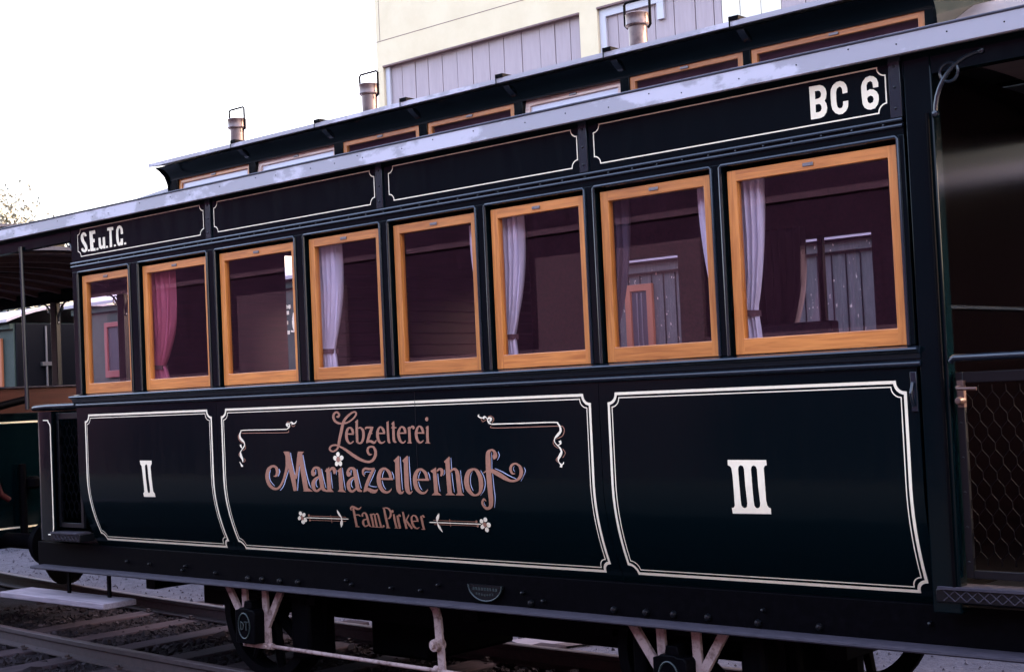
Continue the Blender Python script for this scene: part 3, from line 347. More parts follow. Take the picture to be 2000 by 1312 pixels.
 'mar': [('r',[-9175,11819,-9141,11814,-9091,11805,-9027,11798,-8953,11799,-8876,11818,-8815,11853,-8767,11893,-8728,11940,-8700,11992,-8685,12047,-8685,12105,-8697,12168,-8719,12231,-8753,12292,-8799,12345,-8861,12387,-8933,12420,-9014,12443,-9103,12455,-9195,12456,-9290,12444,-9389,12422,-9489,12390,-9586,12348,-9671,12295,-9738,12231,-9789,12161,-9828,12087,-9858,12012,-9878,11938,-9891,11864,-9896,11788,-9891,11711,-9877,11634,-9853,11559,-9820,11484,-9778,11410,-9727,11337,-9666,11270,-9596,11211,-9513,11162,-9420,11122,-9321,11091,-9220,11070,-9119,11061,-9021,11064,-8925,11077,-8832,11103,-8743,11138,-8657,11185,-8573,11244,-8492,11315,-8416,11392,-8345,11470,-8280,11546,-8224,11620,-8173,11694,-8127,11769,-8084,11845,-8041,11921,-7998,11999,-7955,12080,-7914,12162,-7877,12243,-7845,12322,-7822,12398,-7806,12470,-7794,12539,-7782,12604,-7769,12667,-7752,12735,-7733,12807,-7715,12876,-7699,12934,-7688,12976],[-9177,11847,-9141,11855,-9091,11866,-9041,11879,-9006,11894,-8994,11908,-8985,11925,-8970,11952,-8958,11983,-8949,12016,-8946,12049,-8947,12089,-8952,12138,-8963,12188,-8978,12231,-8998,12261,-9022,12284,-9056,12306,-9096,12322,-9137,12331,-9177,12332,-9227,12320,-9288,12297,-9351,12265,-9405,12229,-9446,12194,-9480,12154,-9512,12103,-9541,12045,-9564,11983,-9580,11921,-9589,11860,-9592,11798,-9589,11735,-9578,11674,-9560,11614,-9532,11555,-9496,11493,-9454,11434,-9409,11381,-9362,11337,-9312,11299,-9252,11263,-9189,11232,-9126,11210,-9069,11198,-9015,11195,-8960,11200,-8903,11212,-8843,11234,-8780,11266,-8714,11312,-8643,11374,-8573,11445,-8507,11520,-8447,11593,-8396,11663,-8351,11734,-8310,11806,-8272,11880,-8236,11956,-8200,12034,-8166,12114,-8135,12194,-8109,12272,-8089,12345,-8076,12413,-8069,12478,-8065,12544,-8063,12609,-8061,12676,-8059,12745,-8058,12817,-8058,12886,-8059,12945,-8059,12987]),('p',[[-8228,13200,-7701,13197,-7678,13135,-8053,12940]]),('r',[-8027,13104,-8009,13003,-7983,12860,-7953,12693,-7918,12521,-7881,12364,-7840,12221,-7794,12084,-7747,11950,-7701,11820,-7658,11690,-7618,11549,-7581,11395,-7550,11246,-7526,11118,-7511,11026],[-7685,13141,-7660,13040,-7625,12899,-7584,12735,-7540,12568,-7498,12417,-7455,12282,-7408,12149,-7360,12017,-7315,11882,-7277,11745,-7249,11596,-7232,11437,-7223,11284,-7221,11153,-7220,11060]),('r',[-7167,11697,-7146,11740,-7115,11801,-7078,11875,-7041,11957,-7007,12043,-6979,12132,-6954,12225,-6929,12323,-6903,12421,-6872,12520,-6832,12629,-6784,12749,-6735,12868,-6692,12970,-6662,13042],[-7399,11741,-7374,11784,-7338,11844,-7298,11914,-7260,11990,-7229,12068,-7205,12150,-7186,12241,-7168,12338,-7150,12439,-7130,12542,-7105,12656,-7078,12780,-7051,12902,-7028,13007,-7012,13081]),('p',[[-6972,13193,-6451,13191,-6644,13019,-7018,12950]]),('r',[-6965,13073,-6949,12976,-6928,12839,-6903,12680,-6877,12517,-6851,12371,-6826,12243,-6801,12121,-6775,12002,-6750,11882,-6724,11757,-6698,11613,-6673,11452,-6654,11294,-6640,11157,-6633,11061],[-6619,13106,-6599,13010,-6570,12874,-6538,12716,-6504,12556,-6472,12413,-6444,12288,-6415,12168,-6386,12050,-6357,11930,-6329,11803,-6301,11657,-6275,11497,-6255,11339,-6241,11202,-6233,11106]),('p',[[-6689,11024,-6529,11152,-6177,11198,-5871,11029]]),('r',[-5609,11994,-5628,12013,-5654,12036,-5677,12057,-5691,12074,-5696,12085,-5691,12108,-5673,12145,-5646,12184,-5616,12219,-5591,12242,-5572,12255,-5553,12263,-5531,12267,-5508,12268,-5481,12265,-5450,12257,-5421,12245,-5400,12232,-5388,12217,-5379,12199,-5369,12170,-5359,12124,-5351,12067,-5341,12002,-5329,11934,-5315,11863,-5300,11788,-5284,11709,-5267,11628,-5250,11550,-5237,11471,-5228,11385,-5216,11296,-5193,11211,-5144,11132,-5054,11076,-4949,11053,-4854,11050,-4779,11054,-4731,11055],[-5834,11908,-5846,11925,-5868,11951,-5895,11989,-5916,12037,-5918,12092,-5895,12145,-5861,12195,-5819,12243,-5773,12287,-5726,12323,-5673,12351,-5617,12370,-5559,12381,-5502,12385,-5448,12385,-5394,12382,-5333,12376,-5264,12361,-5195,12331,-5137,12286,-5096,12230,-5068,12169,-5047,12105,-5029,12040,-5011,11974,-4993,11903,-4977,11826,-4961,11747,-4946,11668,-4931,11589,-4918,11506,-4907,11420,-4898,11341,-4887,11276,-4878,11237,-4868,11213,-4839,11184,-4788,11156,-4733,11132,-4693,11113]),('r',[-5240,11897,-5293,11882,-5370,11862,-5462,11836,-5556,11803,-5640,11765,-5711,11722,-5778,11676,-5839,11623,-5891,11562,-5928,11494,-5944,11419,-5944,11343,-5931,11268,-5909,11199,-5880,11140,-5837,11090,-5781,11052,-5716,11026,-5647,11011,-5574,11006,-5496,11014,-5423,11032,-5355,11056,-5294,11082,-5239,11110,-5187,11144,-5141,11182,-5103,11219,-5073,11250,-5052,11270],[-5195,11846,-5241,11821,-5306,11788,-5378,11749,-5444,11709,-5492,11670,-5530,11631,-5566,11588,-5594,11546,-5614,11505,-5627,11468,-5636,11422,-5641,11366,-5640,11306,-5635,11252,-5627,11212,-5617,11186,-5603,11165,-5584,11148,-5562,11135,-5543,11128,-5520,11128,-5482,11138,-5435,11155,-5385,11177,-5341,11197,-5300,11217,-5257,11244,-5214,11272,-5176,11299,-5148,11318]),('p',[[-5549,11993,-5570,11936,-5623,11889,-5696,11863,-5776,11863,-5846,11888,-5893,11934,-5907,11992,-5886,12049,-5833,12096,-5759,12122,-5680,12122,-5610,12097,-5563,12051]]),('r',[-2747,11981,-2765,12000,-2790,12022,-2811,12043,-2825,12059,-2830,12070,-2824,12092,-2807,12128,-2782,12167,-2753,12201,-2729,12224,-2711,12236,-2693,12243,-2673,12248,-2650,12248,-2624,12245,-2595,12238,-2567,12226,-2548,12213,-2536,12199,-2527,12182,-2518,12153,-2509,12108,-2501,12053,-2492,11989,-2481,11923,-2467,11854,-2453,11781,-2438,11703,-2422,11625,-2406,11549,-2394,11471,-2385,11387,-2374,11301,-2352,11218,-2305,11141,-2219,11086,-2119,11064,-2029,11061,-1958,11064,-1912,11065],[-2961,11898,-2972,11914,-2993,11940,-3018,11976,-3039,12023,-3040,12077,-3019,12129,-2986,12177,-2946,12224,-2902,12267,-2857,12302,-2807,12330,-2753,12348,-2698,12359,-2644,12363,-2593,12362,-2542,12360,-2484,12354,-2419,12339,-2353,12310,-2297,12266,-2259,12211,-2232,12152,-2213,12090,-2195,12027,-2178,11962,-2161,11893,-2145,11818,-2131,11741,-2117,11664,-2103,11587,-2090,11505,-2080,11422,-2071,11344,-2061,11282,-2052,11243,-2043,11220,-2015,11192,-1967,11164,-1914,11141,-1876,11122]),('r',[-2396,11887,-2446,11872,-2520,11852,-2607,11827,-2696,11795,-2776,11758,-2844,11716,-2908,11671,-2966,11619,-3016,11560,-3051,11494,-3066,11421,-3066,11346,-3053,11273,-3033,11206,-3005,11148,-2964,11100,-2910,11063,-2849,11038,-2783,11023,-2713,11018,-2639,11025,-2570,11043,-2505,11067,-2447,11092,-2395,11120,-2346,11152,-2302,11189,-2266,11225,-2238,11255,-2218,11276],[-2353,11837,-2397,11813,-2459,11780,-2528,11743,-2590,11703,-2636,11666,-2673,11627,-2706,11586,-2733,11544,-2752,11505,-2765,11468,-2773,11424,-2778,11369,-2777,11311,-2772,11257,-2764,11219,-2754,11194,-2741,11173,-2724,11156,-2703,11144,-2684,11137,-2662,11137,-2626,11147,-2582,11164,-2534,11185,-2492,11204,-2453,11224,-2412,11250,-2371,11278,-2336,11303,-2309,11322]),('p',[[-2689,11981,-2710,11925,-2760,11879,-2830,11854,-2905,11854,-2972,11878,-3017,11923,-3030,11979,-3010,12035,-2960,12081,-2890,12106,-2814,12106,-2747,12081,-2703,12037]]),('r',[-4657,12276,-4655,12221,-4653,12147,-4650,12057,-4647,11953,-4643,11839,-4638,11695,-4635,11520,-4637,11340,-4644,11182,-4651,11071],[-4399,12296,-4388,12242,-4373,12169,-4356,12079,-4340,11974,-4326,11858,-4314,11713,-4307,11538,-4306,11359,-4310,11201,-4315,11091]),('p',[[-4826,11027,-4661,11139,-4282,11166,-4146,11031]]),('r',[-4330,12103,-4305,12125,-4271,12156,-4233,12189,-4197,12214,-4174,12223,-4161,12221,-4143,12219,-4128,12214,-4123,12209,-4131,12210,-4133,12207,-4125,12190,-4115,12165,-4105,12138,-4097,12118,-4088,12102,-4080,12078,-4076,12050,-4074,12023,-4073,12003],[-4437,12142,-4421,12165,-4397,12201,-4368,12243,-4331,12286,-4283,12323,-4222,12348,-4158,12363,-4091,12368,-4022,12361,-3953,12337,-3903,12298,-3872,12256,-3852,12214,-3842,12172,-3840,12130,-3855,12087,-3884,12049,-3916,12019,-3944,11997,-3963,11983]),('p',[[-4750,12143,-4389,12362,-4380,12177,-4617,12066]]),('r',[-3634,12257,-3638,12208,-3645,12142,-3651,12059,-3657,11961,-3660,11848,-3659,11702,-3658,11522,-3663,11336,-3671,11171,-3679,11057],[-3380,12265,-3375,12216,-3369,12150,-3362,12069,-3355,11972,-3348,11861,-3341,11717,-3336,11538,-3337,11353,-3343,11189,-3349,11076]),('p',[[-3853,11057,-3686,11146,-3335,11164,-3154,11022]]),('p',[[-3768,12152,-3406,12364,-3389,12180,-3662,12071]]),('r',[-1579,11875,-1592,11895,-1610,11924,-1628,11956,-1643,11988,-1650,12015,-1653,12041,-1655,12070,-1654,12098,-1649,12122,-1638,12142,-1622,12164,-1602,12185,-1579,12203,-1556,12216,-1533,12223,-1499,12225,-1442,12220,-1370,12211,-1288,12202,-1202,12198,-1112,12203,-1018,12211,-928,12222,-851,12231,-797,12237],[-1612,11859,-1636,11873,-1671,11894,-1711,11920,-1750,11950,-1779,11984,-1797,12019,-1809,12056,-1813,12096,-1809,12137,-1795,12176,-1772,12213,-1741,12249,-1698,12285,-1641,12315,-1567,12337,-1486,12341,-1406,12335,-1330,12324,-1258,12315,-1192,12310,-1116,12310,-1028,12314,-940,12319,-863,12323,-808,12326]),('r',[-970,12287,-1012,12241,-1071,12175,-1141,12097,-1214,12012,-1282,11927,-1346,11839,-1412,11745,-1476,11649,-1537,11555,-1591,11468,-1639,11383,-1681,11298,-1717,11221,-1746,11156,-1768,11109],[-795,12223,-834,12175,-890,12108,-954,12030,-1019,11947,-1077,11865,-1132,11780,-1188,11687,-1244,11592,-1299,11499,-1350,11415,-1398,11335,-1447,11256,-1492,11182,-1531,11119,-1560,11073]),('r',[-1755,11046,-1702,11062,-1627,11085,-1546,11107,-1475,11120,-1437,11119,-1421,11111,-1386,11096,-1336,11074,-1272,11048,-1200,11028,-1135,11016,-1074,11006,-1006,11000,-930,11002,-846,11017,-771,11052,-717,11096,-679,11139,-652,11175,-634,11200],[-1788,11080,-1750,11109,-1696,11153,-1628,11203,-1547,11250,-1446,11283,-1337,11287,-1248,11271,-1176,11250,-1121,11232,-1076,11222,-1028,11214,-977,11205,-936,11198,-906,11192,-889,11186,-863,11182,-813,11187,-755,11199,-701,11213,-662,11223]),('r',[-353,11706,531,11702],[-345,11806,539,11807]),('r',[482,11801,477,11843,470,11905,459,11980,435,12058,394,12128,332,12187,257,12239,173,12283,86,12318,-4,12340,-96,12345,-188,12336,-279,12313,-365,12275,-442,12225,-507,12161,-564,12086,-612,12003,-650,11915,-675,11826,-684,11732,-680,11635,-667,11538,-647,11447,-620,11365,-585,11292,-540,11227,-488,11172,-433,11125,-375,11085,-311,11052,-241,11029,-171,11014,-103,11007,-39,11005,26,11008,89,11017,148,11033,203,11053,256,11080,304,11116,347,11158,382,11201,411,11238,431,11263],[286,11774,272,11817,256,11877,235,11942,210,12002,182,12048,146,12090,100,12137,47,12181,-5,12213,-49,12227,-87,12226,-130,12214,-172,12192,-210,12164,-243,12130,-274,12085,-305,12026,-333,11957,-353,11885,-365,11816,-367,11743,-362,11662,-350,11578,-335,11499,-317,11433,-297,11378,-272,11330,-243,11286,-210,11247,-179,11214,-149,11188,-116,11166,-79,11149,-39,11135,-1,11126,34,11123,69,11125,106,11132,145,11142,182,11153,223,11171,272,11199,321,11231,364,11260,395,11280]),('r',[2322,11688,3163,11685],[2330,11786,3171,11787]),('r',[3118,11782,3112,11823,3106,11883,3095,11956,3073,12032,3034,12101,2975,12158,2903,12209,2823,12252,2740,12286,2655,12307,2568,12312,2480,12303,2393,12280,2311,12244,2238,12194,2176,12132,2122,12059,2076,11979,2040,11893,2016,11805,2007,11714,2011,11619,2023,11525,2042,11435,2066,11355,2100,11284,2143,11221,2192,11167,2245,11122,2300,11083,2361,11051,2428,11028,2494,11013,2559,11006,2620,11004,2681,11007,2741,11017,2798,11031,2851,11051,2900,11077,2947,11112,2987,11154,3021,11196,3048,11232,3067,11256],[2930,11755,2918,11797,2902,11855,2882,11919,2858,11977,2832,12022,2798,12063,2754,12109,2704,12152,2654,12183,2612,12197,2576,12196,2535,12184,2495,12163,2458,12135,2428,12102,2398,12059,2368,12000,2342,11933,2322,11863,2311,11795,2308,11725,2313,11645,2324,11564,2339,11487,2355,11422,2375,11369,2398,11321,2426,11279,2457,11240,2487,11208,2516,11183,2547,11162,2582,11145,2620,11131,2656,11123,2689,11120,2723,11122,2758,11128,2795,11138,2830,11149,2869,11166,2916,11193,2963,11225,3004,11253,3033,11273]),('r',[764,12687,763,12652,761,12604,758,12545,756,12477,754,12400,752,12313,750,12214,748,12107,747,11993,748,11876,748,11747,745,11602,742,11455,744,11319,758,11206,790,11119,840,11054,906,11009,977,10985,1059,10976,1150,10998,1212,11040,1256,11083,1290,11122,1313,11146],[1083,12692,1082,12657,1082,12610,1081,12551,1081,12484,1080,12407,1078,12320,1076,12222,1074,12116,1073,12004,1074,11889,1076,11760,1078,11616,1078,11474,1079,11348,1083,11255,1090,11198,1097,11162,1102,11140,1108,11124,1103,11112,1099,11101,1138,11107,1193,11128,1246,11152,1284,11168]),('p',[[650,12690,1027,12945,1095,12898,1081,12664,758,12586]]),('r',[1406,12686,1405,12651,1403,12604,1400,12546,1398,12477,1396,12401,1394,12314,1392,12216,1390,12110,1389,11996,1390,11880,1390,11752,1388,11608,1385,11461,1386,11326,1400,11214,1432,11128,1482,11063,1546,11018,1617,10995,1698,10986,1788,11007,1849,11049,1893,11092,1926,11130,1949,11155],[1721,12692,1721,12657,1720,12610,1720,12552,1719,12484,1718,12408,1717,12321,1715,12224,1712,12118,1711,12008,1712,11893,1714,11764,1716,11622,1716,11481,1717,11355,1721,11263,1728,11206,1736,11170,1741,11149,1747,11133,1742,11121,1738,11110,1776,11115,1831,11136,1883,11160,1920,11176]),('p',[[1294,12689,1666,12943,1734,12896,1719,12663,1400,12586]]),('r',[3466,12221,3467,12163,3467,12084,3469,11989,3471,11880,3474,11763,3478,11620,3480,11449,3477,11273,3472,11119,3466,11011],[3682,12238,3691,12181,3704,12103,3720,12008,3735,11899,3747,11782,3758,11639,3764,11467,3764,11292,3761,11138,3757,11031]),('p',[[3268,10972,3448,11083,3793,11100,3963,10975]]),('p',[[3300,12173,3701,12357,3708,12179,3431,12076]]),('r',[3802,12131,3825,12149,3855,12174,3889,12199,3919,12216,3935,12219,3946,12215,3967,12208,3986,12197,3996,12188,3994,12185,3994,12180,3998,12161,4002,12133,4003,12103,4004,12078,4003,12054,3998,12023,3988,11990,3978,11960,3970,11937],[3718,12177,3736,12195,3761,12224,3794,12257,3834,12291,3886,12318,3948,12331,4007,12334,4068,12327,4127,12310,4180,12277,4211,12232,4223,12186,4225,12141,4220,12098,4207,12056,4182,12015,4147,11978,4111,11948,4079,11924,4059,11907]),('r',[4374,12653,4374,12625,4375,12588,4376,12541,4377,12480,4379,12402,4382,12302,4384,12183,4387,12051,4391,11911,4397,11770,4405,11614,4411,11439,4414,11266,4413,11116,4410,11010],[4671,12668,4673,12640,4675,12604,4678,12556,4681,12495,4684,12416,4687,12316,4689,12197,4692,12066,4696,11928,4701,11789,4709,11635,4716,11462,4719,11290,4719,11140,4717,11035]),('p',[[4276,12641,4654,12894,4701,12849,4666,12635,4375,12560]]),('p',[[4239,10987,4416,11096,4735,11106,4921,10990]]),('r',[4694,12095,4731,12118,4781,12150,4837,12184,4888,12209,4923,12219,4948,12217,4972,12210,4989,12200,5002,12186,5013,12167,5024,12137,5034,12093,5042,12036,5049,11969,5058,11894,5068,11807,5077,11706,5085,11599,5091,11493,5096,11397,5100,11307,5104,11218,5106,11136,5108,11068,5109,11018],[4604,12169,4638,12191,4689,12225,4750,12263,4816,12299,4885,12324,4953,12335,5020,12335,5089,12322,5154,12294,5209,12252,5249,12199,5278,12140,5301,12074,5319,12003,5336,11925,5350,11834,5360,11730,5367,11621,5372,11516,5376,11422,5381,11334,5384,11246,5387,11164,5389,11096,5390,11047]),('p',[[4935,10990,5103,11101,5401,11115,5555,10987]]),('r',[6277,12329,6226,12321,6150,12312,6054,12295,5950,12263,5855,12209,5783,12138,5726,12060,5680,11975,5645,11886,5622,11796,5611,11703,5610,11605,5618,11507,5637,11413,5667,11325,5713,11246,5772,11175,5838,11114,5907,11063,5973,11023,6041,10992,6112,10974,6183,10965,6252,10966,6318,10971,6385,10981,6457,10997,6533,11021,6607,11057,6675,11107,6731,11169,6778,11239,6817,11315,6848,11394,6870,11473,6884,11555,6889,11641,6886,11729,6873,11816,6852,11898,6819,11976,6775,12050,6725,12117,6672,12177,6615,12228,6549,12270,6478,12297,6413,12312,6363,12321,6330,12327],[6321,12247,6274,12224,6209,12195,6144,12161,6092,12125,6061,12092,6033,12048,6002,11989,5973,11922,5951,11851,5938,11782,5934,11710,5936,11630,5945,11549,5959,11472,5975,11406,5996,11347,6024,11288,6058,11232,6096,11181,6132,11141,6164,11112,6197,11090,6233,11074,6273,11066,6316,11065,6365,11074,6415,11090,6461,11112,6498,11140,6526,11172,6548,11215,6566,11272,6579,11338,6587,11408,6593,11478,6596,11549,6595,11625,6590,11702,6580,11775,6566,11842,6547,11904,6522,11967,6492,12028,6461,12082,6434,12126,6408,12157,6375,12185,6337,12209,6298,12231,6268,12248]),('r',[7660,12732,7689,12745,7731,12763,7778,12785,7821,12809,7851,12834,7865,12857,7874,12886,7878,12922,7877,12964,7870,13008,7855,13047,7834,13084,7808,13118,7777,13149,7743,13175,7705,13196,7663,13214,7615,13229,7562,13237,7507,13237,7450,13231,7387,13219,7318,13199,7249,13163,7190,13110,7154,13045,7135,12978,7124,12911,7117,12844,7111,12778,7105,12710,7103,12639,7103,12566,7104,12488,7105,12406,7104,12320,7104,12231,7105,12135,7107,12030,7111,11912,7119,11775,7129,11620,7137,11459,7141,11306,7143,11173,7144,11062,7146,10965,7147,10881,7145,10806,7140,10737,7131,10672,7121,10615,7110,10567,7098,10531,7086,10507,7072,10490,7051,10474,7023,10459,6994,10450,6971,10446,6945,10449,6909,10465,6871,10488,6836,10516,6809,10543,6790,10568,6775,10597,6765,10626,6762,10655,6764,10678,6775,10702,6797,10732,6823,10758,6843,10775,6833,10776,6821,10781,6850,10775,6887,10757,6923,10738,6948,10725],[7629,12740,7617,12762,7599,12794,7580,12830,7565,12865,7560,12897,7570,12927,7589,12952,7610,12969,7627,12981,7637,12991,7641,13008,7640,13030,7634,13054,7626,13076,7615,13093,7600,13110,7581,13128,7561,13141,7542,13147,7524,13146,7498,13134,7467,13113,7442,13087,7428,13062,7424,13041,7422,13013,7423,12969,7426,12914,7431,12850,7433,12783,7434,12717,7436,12650,7437,12579,7439,12502,7441,12419,7442,12333,7442,12244,7442,12150,7444,12047,7447,11933,7453,11798,7461,11645,7467,11485,7469,11332,7467,11199,7463,11090,7460,10993,7454,10905,7444,10823,7429,10745,7410,10672,7387,10605,7359,10541,7322,10481,7272,10424,7205,10377,7131,10343,7056,10322,6982,10313,6911,10316,6847,10334,6791,10363,6743,10397,6702,10434,6669,10471,6645,10510,6627,10552,6617,10595,6615,10639,6623,10683,6643,10729,6672,10774,6709,10816,6755,10853,6825,10879,6895,10865,6930,10832,6953,10797,6969,10766,6981,10746]),('r',[6943,12077,6976,12089,7020,12108,7071,12127,7125,12142,7179,12149,7235,12148,7295,12142,7354,12131,7411,12117,7466,12101,7524,12080,7589,12053,7661,12022,7737,11988,7816,11955,7895,11921,7979,11884,8067,11845,8157,11808,8245,11775,8331,11748,8416,11722,8503,11700,8591,11682,8680,11671,8767,11669,8852,11674,8935,11684,9013,11700,9086,11720,9154,11746,9219,11777,9279,11814,9333,11855,9379,11901,9418,11952,9449,12007,9471,12065,9485,12123,9488,12181,9481,12238,9464,12296,9438,12352,9404,12405,9361,12453,9309,12493,9248,12526,9183,12553,9116,12573,9049,12584,8981,12584,8911,12574,8844,12556,8782,12532,8727,12500,8684,12459,8651,12413,8629,12364,8616,12314,8613,12265,8621,12215,8640,12166,8668,12119,8702,12079,8745,12045,8804,12028,8861,12031,8909,12041,8947,12052,8972,12059],[6910,12118,6940,12133,6983,12155,7035,12180,7095,12205,7157,12225,7222,12242,7291,12259,7368,12273,7452,12280,7541,12276,7631,12260,7720,12236,7806,12207,7890,12175,7973,12142,8058,12103,8143,12060,8225,12017,8303,11975,8378,11937,8452,11900,8522,11862,8589,11829,8652,11802,8714,11786,8777,11779,8845,11780,8911,11789,8973,11802,9028,11820,9075,11842,9116,11870,9152,11902,9183,11936,9207,11970,9225,12005,9239,12045,9248,12088,9254,12130,9256,12171,9257,12214,9255,12259,9249,12304,9237,12345,9220,12379,9194,12410,9157,12441,9114,12469,9070,12488,9030,12498,8991,12497,8945,12486,8901,12469,8862,12447,8835,12427,8817,12405,8802,12375,8791,12341,8785,12306,8782,12275,8785,12243,8795,12206,8809,12169,8825,12138,8835,12119,8843,12108,8869,12098,8907,12091,8944,12087,8971,12083])],
